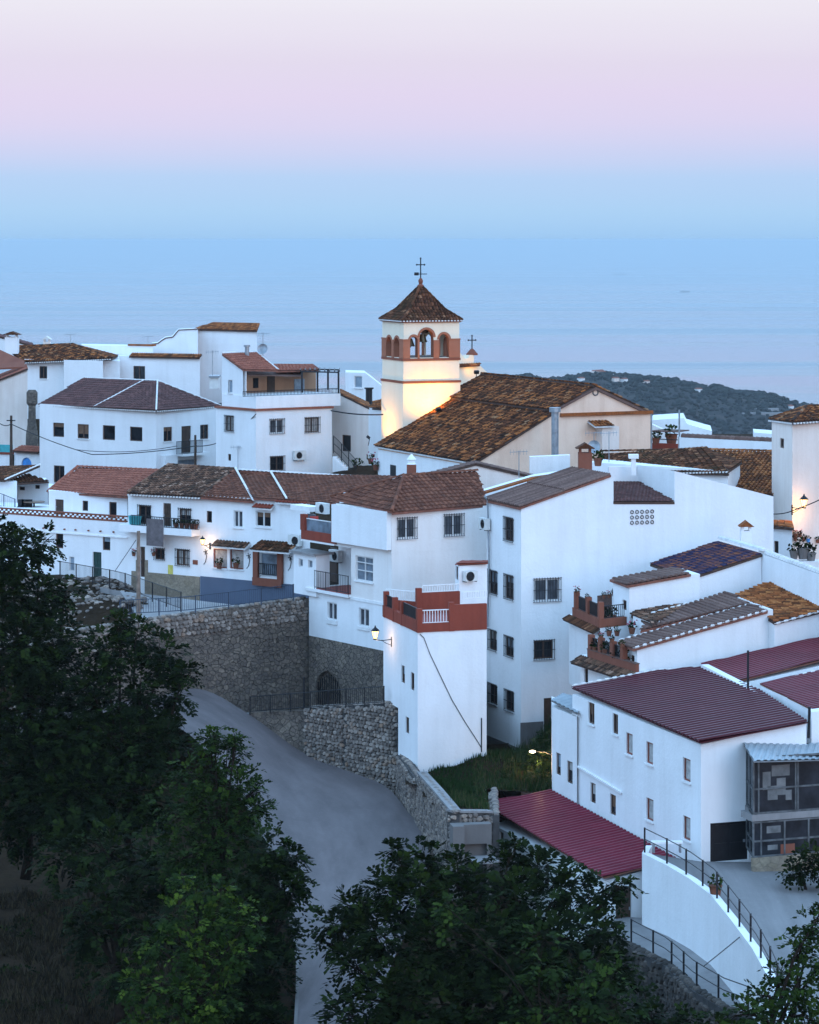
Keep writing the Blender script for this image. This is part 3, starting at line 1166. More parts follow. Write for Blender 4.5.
def lerp_list(l, x):
    if x <= l[0][0]:
        return l[0][1]
    for (a, b), (c, d) in zip(l, l[1:]):
        if x <= c:
            return b + (d - b) * (x - a) / (c - a)
    return l[-1][1]


def sm(t):
    t = max(0.0, min(1.0, t))
    return t * t * (3 - 2 * t)


def low_drop(px, d):
    a = lerp_list([(60, 29.5), (120, 28.3), (130, 28.2), (141, 27.95), (147, 27.4), (152, 25.8), (162, 24.4), (175, 23.2)], d)
    a += (28.0 - a) * sm((px - 350) / 50) if d > 128 else 0
    if px > 240 and d > 145:
        a = max(a, 25.4 + 1.5 * sm((px - 240) / 12))
    if px > 470:
        a = max(a, 28 + 2.6 * sm((px - 470) / 80))
    if px > 590 and d < 118:
        a += 3.2 * sm((118 - d) / 12) * sm((px - 560) / 90)
    if px < 285:
        a += 0.35 + 0.9 * sm((285 - px) / 200) * sm((150 - d) / 25)
    return a


def up_drop(px, d):
    x = (px - CX) * d / F
    sw = s = 0.0
    for q, e, v in UPP:
        xx = (q - CX) * e / F
        w = 1.0 / (((x - xx) ** 2 + (d - e) ** 2) ** 2 + 0.5)
        sw += w; s += w * v
    u = s / sw + 0.8
    if d > 265:
        u = max(u, 17 + (d - 265) * 0.092)
    return u


def terrain_drop(px, d):
    df = lerp_list(POL, px)
    t = sm((d - df) / 5.0)
    if t <= 0:
        return low_drop(px, d)
    if t >= 1:
        return up_drop(px, d)
    return low_drop(px, d) * (1 - t) + up_drop(px, d) * t


mb = MB()
pxs = [-6000, -3500, -2200, -1500, -1000, -700, -500] + list(range(-380, 1200, 11)) + [1300, 1500, 1900, 2600, 3800, 6000]
ds = [30, 40, 50, 58] + [64 + 2.0 * i for i in range(110)] + [290, 310, 340, 380, 440, 520, 640, 800, 1000, 1300, 1700, 2200, 2900, 3800, 4900, 5600]
vv = []
for d in ds:
    for q in pxs:
        dr = terrain_drop(q, d)
        nz = 0.0
        if d < 170 and q < 300:
            nz = 0.18 * math.sin(q * 0.13 + d * 0.9) * math.sin(d * 0.47 + q * 0.05)
        vv.append(Vector(((q - CX) * d / F, d, CZ - dr + nz)))
n = len(pxs)
mb.raw(vv, [(i * n + k, i * n + k + 1, (i + 1) * n + k + 1, (i + 1) * n + k) for i in range(len(ds) - 1) for k in range(n - 1)])
struct(mb.build('ground', 'ground', smooth=True))

SEA_Z = CZ - 420
mb = MB()
S = 160000.0
mb.face([Vector((-S, -3000, SEA_Z)), Vector((S, -3000, SEA_Z)), Vector((S, S, SEA_Z)), Vector((-S, S, SEA_Z))])
struct(mb.build('sea', 'sea'))

# far wooded ridge on the right
crest = [(380, 396), (430, 386), (470, 379.5), (505, 377.5), (525, 376.2), (545, 380), (560, 379), (575, 376), (590, 374), (600, 373.5), (620, 375.5), (645, 377), (665, 380), (690, 384), (715, 389), (740, 392), (760, 394), (772, 396), (785, 401), (800, 406), (830, 409), (900, 420), (1000, 445)]
mb = MB()
cols = list(range(360, 1010, 4))
dd = [1500, 1600, 1720, 1850, 2000, 2100, 2200, 2280, 2350, 2400, 2470, 2600, 2800]
from mathutils import noise as mnoise
vv = []
for d in dd:
    for q in cols:
        cy = lerp_list(crest, q)
        zc = ZP(cy, 2400)
        base = ZP(500, 1500) - (d - 1500) * 0.1
        t = sm((d - 1450) / 950.0) if d <= 2400 else 1 - 0.5 * sm((d - 2400) / 500)
        x = (q - CX) * d / F
        z = base * (1 - t) + zc * t
        z += 9 * t * (1 - t) * 4 * mnoise.fractal(Vector((x * 0.006, d * 0.006, 3)), 1.0, 2.0, 4) + 1.6 * mnoise.fractal(Vector((x * .06, d * .05, 1)), 1.0, 2.0, 3)
        vv.append(Vector((x, d, z)))
n = len(cols)
mb.raw(vv, [(i * n + k, i * n + k + 1, (i + 1) * n + k + 1, (i + 1) * n + k) for i in range(len(dd) - 1) for k in range(n - 1)])
HV, HN = vv, len(cols)
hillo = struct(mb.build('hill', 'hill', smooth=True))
mb = MB()   # scrub and small trees of the ridge, one uncountable mass


def hill_z(q, d):
    x = (q - CX) * d / F
    i = max(0, min(len(cols) - 2, int((q - cols[0]) / 4)))
    for a in range(len(dd) - 1):
        if dd[a] <= d <= dd[a + 1]:
            f = (d - dd[a]) / (dd[a + 1] - dd[a])
            z0 = HV[a * HN + i].z; z1 = HV[(a + 1) * HN + i].z
            return z0 + (z1 - z0) * f
    return HV[-1].z


for _ in range(5200):
    q = uni(505, 830)
    d = uni(1650, 2420) if rnd() < 0.8 else uni(2340, 2420)
    x = (q - CX) * d / F
    s = uni(0.8, 2.2) * (1.6 if rnd() < 0.06 else 1)
    mb.blob(Vector((x, d, hill_z(q, d) + s * 0.4)), s * uni(.8, 1.5), s, s * uni(.6, 1.0), 0, rnd(), 0.3, 5, 3)
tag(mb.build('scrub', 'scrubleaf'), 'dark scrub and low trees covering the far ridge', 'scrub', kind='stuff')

mb = MB()   # loose stones of the bank under the street
random.seed(3)
for _ in range(1700):
    q = uni(-60, 150); d = uni(147.5, 166)
    x = (q - CX) * d / F
    z = CZ - terrain_drop(q, d)
    k = uni(.04, .15) * (1.6 if rnd() < .1 else 1)
    mb.blob(Vector((x, d, z + k * .2)), k * uni(.8, 1.4), k, k * .7, 0, rnd(), .3)
tag(mb.build('rubble', 's_warm'), 'loose stones scattered over the earth bank below the street railing', 'rubble', kind='stuff')
# ------------------------------------------------------------------ road
ROAD = [((-60, 752, 139), (0, 716, 144.5)), ((10, 737, 142), (60, 708, 146.3)), ((90, 718, 145.6), (150, 698, 149.4)), ((140, 716, 146), (200, 689, 152)), ((190, 735, 141.5), (250, 715, 149.2)), ((235, 790, 135), (305, 753, 147)), ((262, 835, 127), (345, 770, 144)), ((280, 880, 119), (385, 786, 141)),
        ((291, 925, 112.5), (408, 812, 135.5)), ((296, 965, 106.5), (424, 834, 131)), ((294, 1024, 98.5), (428, 880, 120.5)), ((290, 1100, 89.8), (380, 1000, 101.5)), ((285, 1300, 72.8), (365, 1200, 80.4))]


def catmull(p, t):
    n = len(p)
    i = min(n - 2, int(t)); f = t - i
    a, b, c, d = p[max(0, i - 1)], p[i], p[i + 1], p[min(n - 1, i + 2)]
    return 0.5 * ((2 * b) + (c - a) * f + (2 * a - 5 * b + 4 * c - d) * f * f + (3 * b - a - 3 * c + d) * f * f * f)


mb = MB()
lp = [P(*a) for a, b in ROAD]; rp = [P(*b) for a, b in ROAD]
mb.uv = []
K, W = 66, 8
vl = 0.0
prev = None
for i in range(K + 1):
    t = (len(ROAD) - 1) * i / K
    a, b = catmull(lp, t), catmull(rp, t)
    if prev is not None:
        vl += ((a + b) / 2 - prev).length
    prev = (a + b) / 2
    for k in range(W + 1):
        u = k / W
        p = a.lerp(b, u)
        p.z += 0.05 * math.sin(math.pi * u)
        mb.v.append(p)
        mb.uv.append((u, vl))
for i in range(K):
    for k in range(W):
        q = i * (W + 1) + k
        mb.f.append((q, q + 1, q + W + 2, q + W + 1)); mb.m.append(0); mb.r.append(0.5)
struct(mb.build('road', 'road', smooth=True))
# low concrete kerb on the downhill side of the road
mb = MB()
kp = [catmull(lp, (len(ROAD) - 1) * i / 40) for i in range(18, 41)]
for a, b in zip(kp, kp[1:]):
    t = (b - a); w = Vector((t.y, -t.x, 0)).normalized() * -0.12
    mb.obox(a - Vector((0, 0, 0.3)), t, w, Vector((0, 0, 0.34)))
struct(mb.build('kerb', 'plinth'))


def sheet(name, pts, mat, mb=None, th=None):
    mb = MB()
    if th:
        mb.prism([p - Vector((0, 0, th)) for p in pts], Vector((0, 0, th)))
    else:
        mb.face(pts)
    if mat in ('yard',):
        mb.uv = [(p.x * 0.15, p.y * 0.3) for p in mb.v]
    return struct(mb.build(name, mat))


# upper street in front of the terrace row, with its retaining wall
st = [P(150, 634, 151.3), P(310, 614, 159.3), P(310, 622, 166), P(200, 612, 171), P(128, 591, 174.2), P(0, 574, 180), P(-120, 566, 186), P(-60, 575, 174), P(60, 579.5, 167), P(120, 591, 160.5)]
sheet('street', st, 'concrete', th=0.3)
# concrete terrace before the stone base of the balcony house
sheet('terrace_floor', [V3(XY(*q[:2]), CZ - q[2]) for q in ((249, 149.6, 25.1), (305, 147, 25.2), (384, 142.6, 25.2), (398, 142, 25.2), (400, 149.5, 26.1), (391, 151.5, 26.1), (309, 158, 26.1), (235, 158, 26.1))], 'concrete', th=0.25)


def retaining(label, pts, base_y, top_th=0.5, mat='s_rubble', stone=None, band=None, size=0.3, name='retaining_wall', group='stone retaining walls', cope=None, dep=0.12):
    """pts: (px, py_top, d); base_y: py of the foot at each point"""
    r = thing(name, label, 'stone wall', P(pts[0][0], base_y[0], pts[0][2]), group)
    core, st_ = MB(), MB()
    cp = MB()
    for i in range(len(pts) - 1):
        a, b = pts[i], pts[i + 1]
        f = Face(XY(a[0], a[2]), XY(b[0], b[2]))
        za, zb = ZP(a[1], a[2]), ZP(b[1], b[2])
        ga, gb = ZP(base_y[i], a[2]) - 0.5, ZP(base_y[i + 1], b[2]) - 0.5
        ln = f.len
        poly = [f.pt(0, ga), f.pt(ln, gb), f.pt(ln, zb), f.pt(0, za)]
        n = Vector((f.n.x, f.n.y, 0))
        core.prism(poly, -n * top_th)
        zt = lambda u: za + (zb - za) * u / ln
        zg = lambda u: ga + (gb - ga) * u / ln
        if stone:
            lo = (lambda u: zt(u) - band) if band else zg
            stones(st_, f, 0, ln, zt, lo, size, 0.02, dep)
            # stones along the top edge
            u = 0.1
            while u < ln - 0.1:
                w = size * uni(0.7, 1.4)
                st_.blob(f.pt(u + w / 2, zt(u + w / 2) + 0.02, -top_th * 0.5), w * 0.55, top_th * 0.55, size * 0.35, 0, rnd(), 0.2)
                u += w
        if cope:
            cp.prism([f.pt(-0.03, za, 0.06), f.pt(ln + 0.03, zb, 0.06), f.pt(ln + 0.03, zb, -top_th - 0.06), f.pt(-0.03, za, -top_th - 0.06)], Vector((0, 0, 0.09)))
    core.build('wall_core', mat, r)
    if stone:
        st_.build('laid_stones', stone, r)
    if cope:
        cp.build('coping', cope, r)
    return r


retaining('tall dark rubble retaining wall under the upper street, topped by pale stones', [(60, 634, 146), (150, 620, 150), (230, 609, 154), (310, 598.5, 157.8)], [720, 712, 706, 704], 0.6, 's_rubble', 's_pale', 1.1, 0.3)
retaining('pale grey dry stone wall beside the road under the railed terrace', [(305, 708.5, 146.8), (345, 706, 144.4), (398, 702.5, 141.5)], [754, 770, 790], 0.5, 's_core', 's_pale', None, 0.26, dep=0.14)
retaining('low brown cement wall where the railed terrace meets the road', [(249, 712.5, 149.2), (305, 710, 146.9)], [722, 752], 0.3, 's_rubble')
retaining('rough stone wall under the foot of the red terraced house', [(397.5, 755, 140.6), (408, 769, 136.7), (418, 783, 133.2)], [800, 808, 826], 0.5, 's_core', 's_warm', None, 0.28)
retaining('stone garden wall with flat cement coping at the road bend', [(418, 773.5, 133.0), (434, 791, 128), (451.5, 812, 122.8)], [826, 845, 872], 0.35, 's_core', 's_warm', None, 0.27, cope='concrete')
retaining('short stone garden wall facing the camera beside the small garage', [(452, 812.5, 122.8), (492, 813, 124)], [872, 872], 0.35, 's_core', 's_warm', None, 0.27, cope='concrete')

retaining('short return of the garden wall behind the small garage', [(492.5, 816, 123.8), (491, 789, 131)], [872, 850], 0.3, 's_core', 's_warm', None, 0.27)
# garden behind it
GP = [(420, 779, 136.8), (450, 769, 137.5), (484, 756, 138.6), (500, 758, 143), (521, 769, 146.6), (545, 735, 147.6), (560, 722, 146), (552, 762, 140), (552, 790, 134), (490, 808, 127), (462, 808, 124.5), (430, 790, 131)]


def garden_z(x, y):
    sw = s = 0
    for a in GP:
        p = P(*a)
        w = 1 / (((p.x - x) ** 2 + (p.y - y) ** 2) ** 1.3 + 0.02)
        sw += w; s += w * p.z
    return s / sw


mb = MB()
gx = [-0.6 + i * 0.4 for i in range(26)]; gy = [122.8 + j * 0.6 for j in range(44)]
vv = []; okv = []
for y in gy:
    for x in gx:
        edge = 0.5 + (133 - y) * 0.152 if y < 133 else 0.25
        z = garden_z(x, y)
        ok_ = not (x < edge - 0.45 or (x > 3.7 and y < 131.9 + (x - 3.43) * 0.38) or y < 123.4)
        vv.append(Vector((x, y, z))); okv.append(ok_)
n = len(gx)
mb.raw(vv, [q for q in [(i * n + k, i * n + k + 1, (i + 1) * n + k + 1, (i + 1) * n + k) for i in range(len(gy) - 1) for k in range(n - 1)] if all(okv[e] for e in q)])
struct(mb.build('garden_ground', 'ground', smooth=True))
mb = MB()
for _ in range(15000):
    y = uni(124, 147.5); x = uni(0.4, 7.6)
    if y < 133 and x < 0.65 + (133 - y) * 0.155:
        continue
    if (x > 3.5 and y < 132.4 + (x - 3.43) * 0.38) or y < 124.4:
        continue
    tall = 0.25 + 0.55 * sm((x - 3.2) / 3) * rnd()
    if y < 131 and x > 1.8:
        tall *= 1.5
    if mnoise.noise(Vector((x * .8, y * .5, 2))) < -0.25:
        tall *= 0.4
    z = garden_z(x, y)
    t = Vector((uni(-.35, .35), uni(-.35, .35), 1)) * tall * uni(.5, 1.2)
    w = Vector((uni(-1, 1), uni(-1, 1), 0)).normalized() * 0.035
    c = rnd() * 0.7 if x < 3.0 else 0.35 + 0.65 * rnd()
    if y < 130:
        c = .45 + .55 * rnd()
    mb.face([Vector((x, y, z - .02)) - w, Vector((x, y, z - .02)) + w, Vector((x, y, z)) + t], 0, c)
tag(mb.build('grass', 'grass'), 'unmown green grass filling the walled garden', 'grass', kind='stuff')

# yard, ramp wall and lower path at the right
YB = [(642, 853, 118), (668, 866, 115.8), (690, 879, 113.5), (711, 895, 110.8), (731, 920, 107.2), (752, 948, 103.4), (766.5, 974.5, 100.3), (790, 1030, 94)]
yard = [P(a[0], a[1], a[2]) for a in YB] + [P(900, 1030, 94), P(900, 868, 119), P(806, 862, 119.3), P(701, 861, 117.9), P(677, 861, 119.5), P(642, 852, 119)]
sheet('yard', [p + Vector((0, 0, -0.02)) for p in yard], 'yard')
PB = [(600, 925, 118.5), (629, 945, 115), (665, 964, 112), (693, 989, 107.5), (722, 1006, 105), (760, 1020, 103), (800, 1060, 98)]
path_pts = [P(a[0], a[1], a[2]) for a in PB] + [P(800, 1000, 104.5), P(752, 985, 107.5), P(700, 950, 113), P(642, 918, 119.2), P(604, 915, 120.5)]
sheet('path', path_pts, 'concrete', th=0.25)
# ================================================================== HOUSES
# ---- tall white house in the middle (gable wall towards the camera)
r = house('gabled_house', 'tall plain white house with one sloping gable wall, three floors of barred side windows', 'house', (521.2, 147), 770)
w2 = body(r, (521.2, 147), (486.6, 151.3), (773.5, 152), 'R', 507, 770, 'white', below=2,
          prof=[(521.2, 507), (609.4, 475.5), (613.5, 476.5), (613.5, 503), (674.5, 503), (674.5, 471), (773.5, 496.5)],
          wins=[('R', 534.4, 578.8, 559.6, 601, 'wg'), ('R', 534.4, 640.6, 553, 658.8, 'g'),
                ('L', 505, 518, 513.6, 541, 'g'), ('L', 489.5, 571, 497.6, 594, 'g'), ('L', 505.3, 575.5, 513.6, 599, 'g'),
                ('L', 489.4, 630.5, 496.8, 650, 'g'), ('L', 505.6, 637, 513.6, 656.5, 'g'), ('L', 489.4, 684.5, 497.2, 704, 'g'), ('L', 505.8, 691, 514, 711, 'g'),
                ('R', 543.8, 698, 551.8, 734, 'D:wood')])
W2 = w2
mb = MB()
fl, fr = w2.L, w2.R
poly = [fl.pp(521.2, 749), fl.pp(487.3, 735), fl.pp(487.3, 775), fl.pp(521.2, 790)]
mb.prism([p + Vector((fl.n.x, fl.n.y, 0)) * 0.004 for p in poly], Vector((fl.n.x, fl.n.y, 0)) * 0.06)
u0, u1, z0, z1 = fr.rect(521.2, 722, 543, 790)
fr.fbox(mb, u0 - 0.05, u1, z0, z1, 0.003, 0.06)
u0, u1, z0, z1 = fr.rect(552, 722, 600, 790)
fr.fbox(mb, u0 + 0.05, u1, z0, z1, 0.003, 0.06)
mb.build('plinth', 'plinth', r)
roof_obj(r, [shed(w2, 0, ov_front=0.1, ov_back=0.1)], 't_pipe', pitch=0.28, tl=2.5, hgt=0.10, slab='slabr')
# tile strip behind parapet notch and the notch's back wall
e3 = Vector((w2.ext.x, w2.ext.y, 0))
pb = [fr.pp(613.5, 503), fr.pp(674.5, 503)]
rise = Vector((0, 0, 0.75))
roof_obj(r, [[pb[0] + Vector((0, -0.03, 0.06)), pb[1] + Vector((0, -0.03, 0.06)), pb[1] + e3 * 0.93 + rise, pb[0] + e3 * 0.93 + rise]], 't_plum', pitch=0.2, tl=0.3, hgt=0.06, name='notch_roof')
mb = MB()
fb = Face(w2.a + w2.ext * 0.97, w2.r + w2.ext * 0.97)
u0 = fb.d_u(609)[1]; u1 = fb.d_u(640)[1]
fb.fbox(mb, u0, u1, ZP(503, 152) - 0.5, ZP(466.5, fb.d_u(620)[0]), -0.2, 0.0)
mb.build('notch_wall', 'white', r)
# pierced ventilation blocks
mb = MB()
u0, u1, z0, z1 = fr.rect(629.3, 509, 654.5, 525)
for i in range(5):
    for j in range(3):
        cu = u0 + (u1 - u0) * (i + 0.5) / 5; cz = z0 + (z1 - z0) * (j + 0.5) / 3
        rad = (z1 - z0) / 6 * 0.8
        mb.tube([fr.pt(cu + rad * 0.75 * math.cos(a * math.pi / 6), cz + rad * 0.75 * math.sin(a * math.pi / 6), 0.03) for a in range(13)], rad * 0.24, 5)
mb.build('vent_block', 'plinth', r)
mb = MB()
fl2 = fl
for a, b in (((487.6, 500), (489, 560)), ((489, 560), (487.6, 627))):
    mb.tube([fl.pp(*a, 0.12), fl.pp(*b, 0.12)], 0.05, 6)
mb.tube([fl.pp(484.5, 496, 0.3), fl.pp(487.6, 500, 0.12)], 0.05, 6)
mb.build('drainpipe', 'greymetal', r)
chimney(r, P(585, 472, 152.5), 0.72, 1.05, 'rust', 't_dark')
mb = MB()
q = P(633.5, 464, 153)
mb.box(q.x - .12, q.y - .12, q.z - .6, q.x + .12, q.y + .12, q.z + .3)
mb.box(q.x - .26, q.y - .26, q.z + .303, q.x + .26, q.y + .26, q.z + .52)
mb.build('roof_vent', 'whitepaint', r)
aircon('air conditioner high on the left corner of the tall gabled house', w2.L, 488.3, 523.5, 0.9)
# ---- white house with red terrace
r = house('terraced_house', 'white tower-like house with a red walled roof terrace, three slit windows and a diagonal cable', 'house', (417.7, 137.5), 780)
w1 = body(r, (417.7, 137.5), (383.4, 143.4), (486.6, 138.6), 'R', 630, 700, 'white', ztop=ZP(629.5, 137.5), zbot=ZP(699.5, 143.4),
          wins=[('L', 401.3, 665.5, 404.8, 683, 's'), ('L', 410.7, 672.5, 414.2, 690.4, 's')])
la = XY(417.7, 137.5); fL = w1.L
dlo, ulo = fL.d_u(398.2)
zb = ZP(699.5, 143.4)
w1b = body(r, (417.7, 137.5), (398.2, dlo), (486.6, 138.6), 'R', 700, 790, 'white', ztop=zb - 0.003, zbot=ZP(790, 137.5), below=1.5,
           wins=[('L', 405.7, 717, 409, 733.5, 'x')], name='wall')
zt = ZP(629.5, 137.5)
# floor and parapet
mb = MB()
A3, L3, R3 = V3(w1.a, zt), V3(w1.l, zt), V3(w1.r, zt)
K3 = L3 + R3 - A3
mb.prism([A3 + Vector((0, 0, .004)), R3 + Vector((0, 0, .004)), K3 + Vector((0, 0, .004)), L3 + Vector((0, 0, .004))], Vector((0, 0, 0.05)))
mb.build('terrace_floor', 'redfloor', r)
mb = MB()
fR = w1.R
H = 0.62
fR.fbox(mb, 0, fR.len, zt - 0.14, zt + 0.28, -0.16, 0.05)                 # front low wall
us = fR.d_u(453)[1]
fR.fbox(mb, us, fR.len, zt + 0.282, zt + 1.12, -0.16, 0.05)               # raised block at right
fL.fbox(mb, 0.06, fL.len, zt - 0.14, zt + 0.42, -0.16, 0.05)
bk = Face(w1.l, w1.l + (w1.r - w1.a))
mb.build('parapet', 'brick', r)
for nm, fc, px, hh in (('f', fR, 419.5, 1.0), ('f', fR, 451.5, 1.25), ('l', fL, 385.2, 1.15), ('l', fL, 402, 1.05), ('l', fL, 394, 1.05)):
    mb = MB()
    u = fc.d_u(px)[1]
    fc.fbox(mb, u - 0.13, u + 0.13, zt - 0.15, zt + hh, -0.18, 0.07)
    mb.build('terrace_post', 'brick', r)
# inner red wall and its post
mb = MB()
inn = Face(XY(420.5, 142.8), XY(460, 143.6))
inn.fbox(mb, 0, inn.len, zt, zt + 1.1, -0.15, 0.0)
mb.build('inner_wall', 'brick', r)
mb = MB()
inn.fbox(mb, -0.22, 0.06, zt, zt + 1.35, -0.16, 0.05)
mb.build('terrace_post', 'brick', r)


def bars(face, px0, px1, zlo, zhi, out, mat, parent, name='baluster_rail', gap=0.13, wd=0.014):
    mb = MB()
    u0 = face.d_u(px0, out)[1]; u1 = face.d_u(px1, out)[1]
    if u0 > u1:
        u0, u1 = u1, u0
    face.fbox(mb, u0, u1, zhi - 0.04, zhi, out - 0.03, out + 0.03)
    face.fbox(mb, u0, u1, zlo, zlo + 0.03, out - 0.02, out + 0.02)
    k = int((u1 - u0) / gap)
    for i in range(k + 1):
        u = u0 + (u1 - u0) * i / max(1, k)
        face.fbox(mb, u - wd, u + wd, zlo + 0.031, zhi - 0.041, out - 0.02, out + 0.02)
    return mb.build(name, mat, parent)


bars(fR, 421.5, 449, zt + 0.29, zt + 0.92, -0.05, 'whitepaint', r)
bars(inn, 422.5, 459, zt + 1.12, zt + 1.48, -0.08, 'whitepaint', r)
bars(fL, 393, 386, zt + 0.43, zt + 1.0, -0.05, 'iron', r)
bars(fL, 417, 403, zt + 0.43, zt + 1.0, -0.05, 'iron', r, gap=0.2, wd=0.05)
bk2 = Face(XY(385, 144.2), XY(420.5, 143))
bars(bk2, 386, 419, zt + 0.65, zt + 1.15, 0, 'whitepaint', r)
mb = MB(); bk2.fbox(mb, 0, bk2.len - 0.25, zt, zt + 0.62, -0.1, 0.02); mb.build('inner_wall', 'brick', r)
# small roof room beside the terrace
sb = body(r, (459, 143.6), (455.2, 145), (487, 144.4), 'R', 566, 628, 'white', zbot=zt + 0.06, wins=[('L', 455.6, 566, 458, 580, 'x')], name='roof_room')
roof_obj(r, [[P(455, 563.5, 143.4), P(488, 563, 144.1), P(488, 560.5, 146), P(462, 561, 146)]], 'brick', 'sheet', pitch=0.5, amp=0.01, slab='brick', name='room_roof')
aircon('air conditioner on the little roof room of the red terrace', sb.R, 468, 575.5, 0.7, 0.5)
bars(sb.R, 463, 487, zt + 0.9, zt + 1.25, 1.4, 'whitepaint', r)
mb = MB()
cpts = [(420, 634), (424, 638), (430, 654), (440, 675), (452, 700), (465, 722), (478, 742), (481.5, 748)]
mb.tube([fR.pp(x, y, 0.03) for x, y in cpts], 0.018, 5)
mb.tube([fR.pp(481.5, 718, 0.03), fR.pp(481.5, 752, 0.03)], 0.03, 5)
mb.build('wall_cable', 'cable', r)
wall_lantern('lit lantern on the left corner of the red terraced house', fL, 375.2, 633.5, 0.85, 26)

# ---- balcony house
r = house('balcony_house', 'white house with hipped brown roof, red balconies and a dark stone base with an arch', 'house', (391.6, 150.5), 697)
mA, mL, mR = (391.6, 150.5), (309, 157.0), (487, 153.5)
mface = Face(XY(*mA), XY(*mL))
d351 = mface.d_u(351)[0]; d338 = mface.d_u(336)[0]
z605, z652, z553 = ZP(605, 150.5), ZP(652.5, 150.5), ZP(553.5, 150.5)
b = body(r, mA, mL, mR, 'R', 652, 700, 's_rubble', ztop=z652 - 0.003, zbot=ZP(699, 150.5), below=2.5, name='stone_base', reveal=0.25, wins=[('L', 315.5, 671, 341, 707, 'arch')])
arch_face = b.L
b = body(r, mA, mL, mR, 'R', 605, 652, 'white', ztop=z605 - 0.003, zbot=z652,
         wins=[('L', 327.4, 602.5, 336.8, 620, 'c'), ('L', 358.8, 608.4, 369, 626.5, 'c')])
mblow = b
for x0, y0, x1, y1 in ((327, 620.5, 337.5, 624), (358, 626.5, 369.5, 630)):
    mb = MB()
    b.L.fbox(mb, *b.L.rect(x0, y0, x1, y1), 0.003, 0.08)
    mb.build('window_apron', 'whitepaint', r)
b = body(r, mA, (351, d351), mR, 'R', 553.5, 605, 'warmwhite', ztop=z553 - 0.003, zbot=z605, wins=[('L', 355.5, 556.5, 373, 581.5, 'big')])
mbmid = b
sh = mface.n * 0.35
b = body(r, mA, (336, d338), mR, 'R', 510.8, 553.5, 'warmwhite', zbot=z553,
         wins=[('R', 397.6, 518.2, 415.6, 538.4, 'wg'), ('R', 444.4, 514.6, 462.6, 535.6, 'wg')])
mtop = b
# thin overhanging upper left wall
mb = MB()
tf = Face(XY(*mA), XY(336, d338))
u1 = tf.len
tf.fbox(mb, 0.03, u1, ZP(550, 150.5), ZP(511.5, 150.5), 0.003, 0.3)
mb.build('overhang_wall', 'white', r)
# balcony floor slab, rail, back wall, door
mb = MB()
mface.fbox(mb, mface.d_u(351)[1] + 0.002, mface.d_u(309)[1] + 0.02, z605 + 0.002, z605 + 0.16, -2.3, 0.25)
mface.fbox(mb, 0.0, mface.d_u(351)[1], z605 - 0.10, z605 + 0.05, 0.003, 0.05)
mb.build('balcony_slab', 'whitepaint', r)
mb = MB()
mface.fbox(mb, mface.d_u(351)[1] + 0.05, mface.d_u(316)[1], z605 + 0.163, z605 + 0.2, -2.2, 0.16)
mb.build('balcony_floor', 'redfloor', r)
bw = MB()
u_a, u_b = mface.d_u(351)[1], mface.d_u(304)[1]
mface.fbox(bw, u_a + 0.002, u_b, z605, ZP(548, 153.5), -2.6, -2.3)
bw.build('balcony_wall', 'white', r)
d = MB()
q0, q1, _, _ = mface.rect(331, 560, 337.5, 590, -2.3)
mface.fbox(d, q0, q1, z605 + 0.2, z605 + 2.1, -2.3, -2.24)
d.build('balcony_door', 'wood', r)
u = mface.d_u(317)[1]
railing('', [mface.pt(u, z605 + 0.16, 0.16), mface.pt(u_a + 0.02, z605 + 0.16, 0.16)], 1.0, 'iron', 1.1, (1.0, 0.1), 0.16, 0.02, parent=r)
aircon('air conditioner hanging over the recessed balcony of the hipped house', Face(mface.o + mface.n * -2.3, mface.e + mface.n * -2.3), 339, 555.5, 0.95, 0.65)
# slab over the balcony: floor of the terrace above
mb = MB()
mface.fbox(mb, mface.d_u(336)[1] + 0.002, mface.d_u(303)[1], z553 - 0.05, z553 + 0.18, -2.6, 0.15)
mface.fbox(mb, u_a + 0.002, mface.d_u(336)[1], z553 - 0.05, z553 - 0.005, -2.6, 0.02)
mb.build('terrace_slab', 'whitepaint', r)
# upper red terrace
mb = MB()
ua, ub = mface.d_u(337)[1], mface.d_u(303.6)[1]
zt2 = z553 + 0.182
mface.fbox(mb, ua, ub, zt2 - 0.12, zt2 + 0.38, -0.05, 0.17)
mb.build('parapet', 'brick', r)
for q in (336.0, 305.0):
    mb = MB(); u = mface.d_u(q)[1]
    mface.fbox(mb, u - 0.2, u + 0.2, zt2 + 0.382, zt2 + 1.25, -0.07, 0.19)
    mb.build('terrace_post', 'brick', r)
mb = MB()
mface.fbox(mb, mface.d_u(333)[1], mface.d_u(307.5)[1], zt2 + 0.382, zt2 + 1.0, 0.03, 0.05)
mb.build('glass_screen', 'glasspale', r)
mb = MB()
mface.fbox(mb, mface.d_u(333)[1], mface.d_u(307.5)[1], zt2 + 1.003, zt2 + 1.05, 0.0, 0.08)
mb.build('screen_rail', 'frame_w', r)
bw = MB()
mface.fbox(bw, ua - 0.4, ub + 0.3, zt2, zt2 + 2.3, -2.9, -2.6)
bw.build('terrace_wall', 'white', r)
tw = Face(mface.o + mface.n * -2.6, mface.e + mface.n * -2.6)
mb = MB(); tw.fbox(mb, *tw.rect(308, 514, 316, 528), 0.003, 0.05); mb.build('terrace_door', 'glasspale', r)
mb = MB()
tw.fbox(mb, *tw.rect(302, 505, 321, 510), 0.003, 0.8)
mb.build('door_canopy', 'whitepaint', r)
aircon('air conditioner beside the small canopy above the glass terrace screen', tw, 326, 508, 1.0, 0.6)
t = thing('plastic_chair', 'red chair standing behind the glass terrace screen', 'chair', mface.pp(314, 530, -1.3))
c0 = mface.pt(mface.uz(314, 530, -1.3)[0], zt2, -1.3)
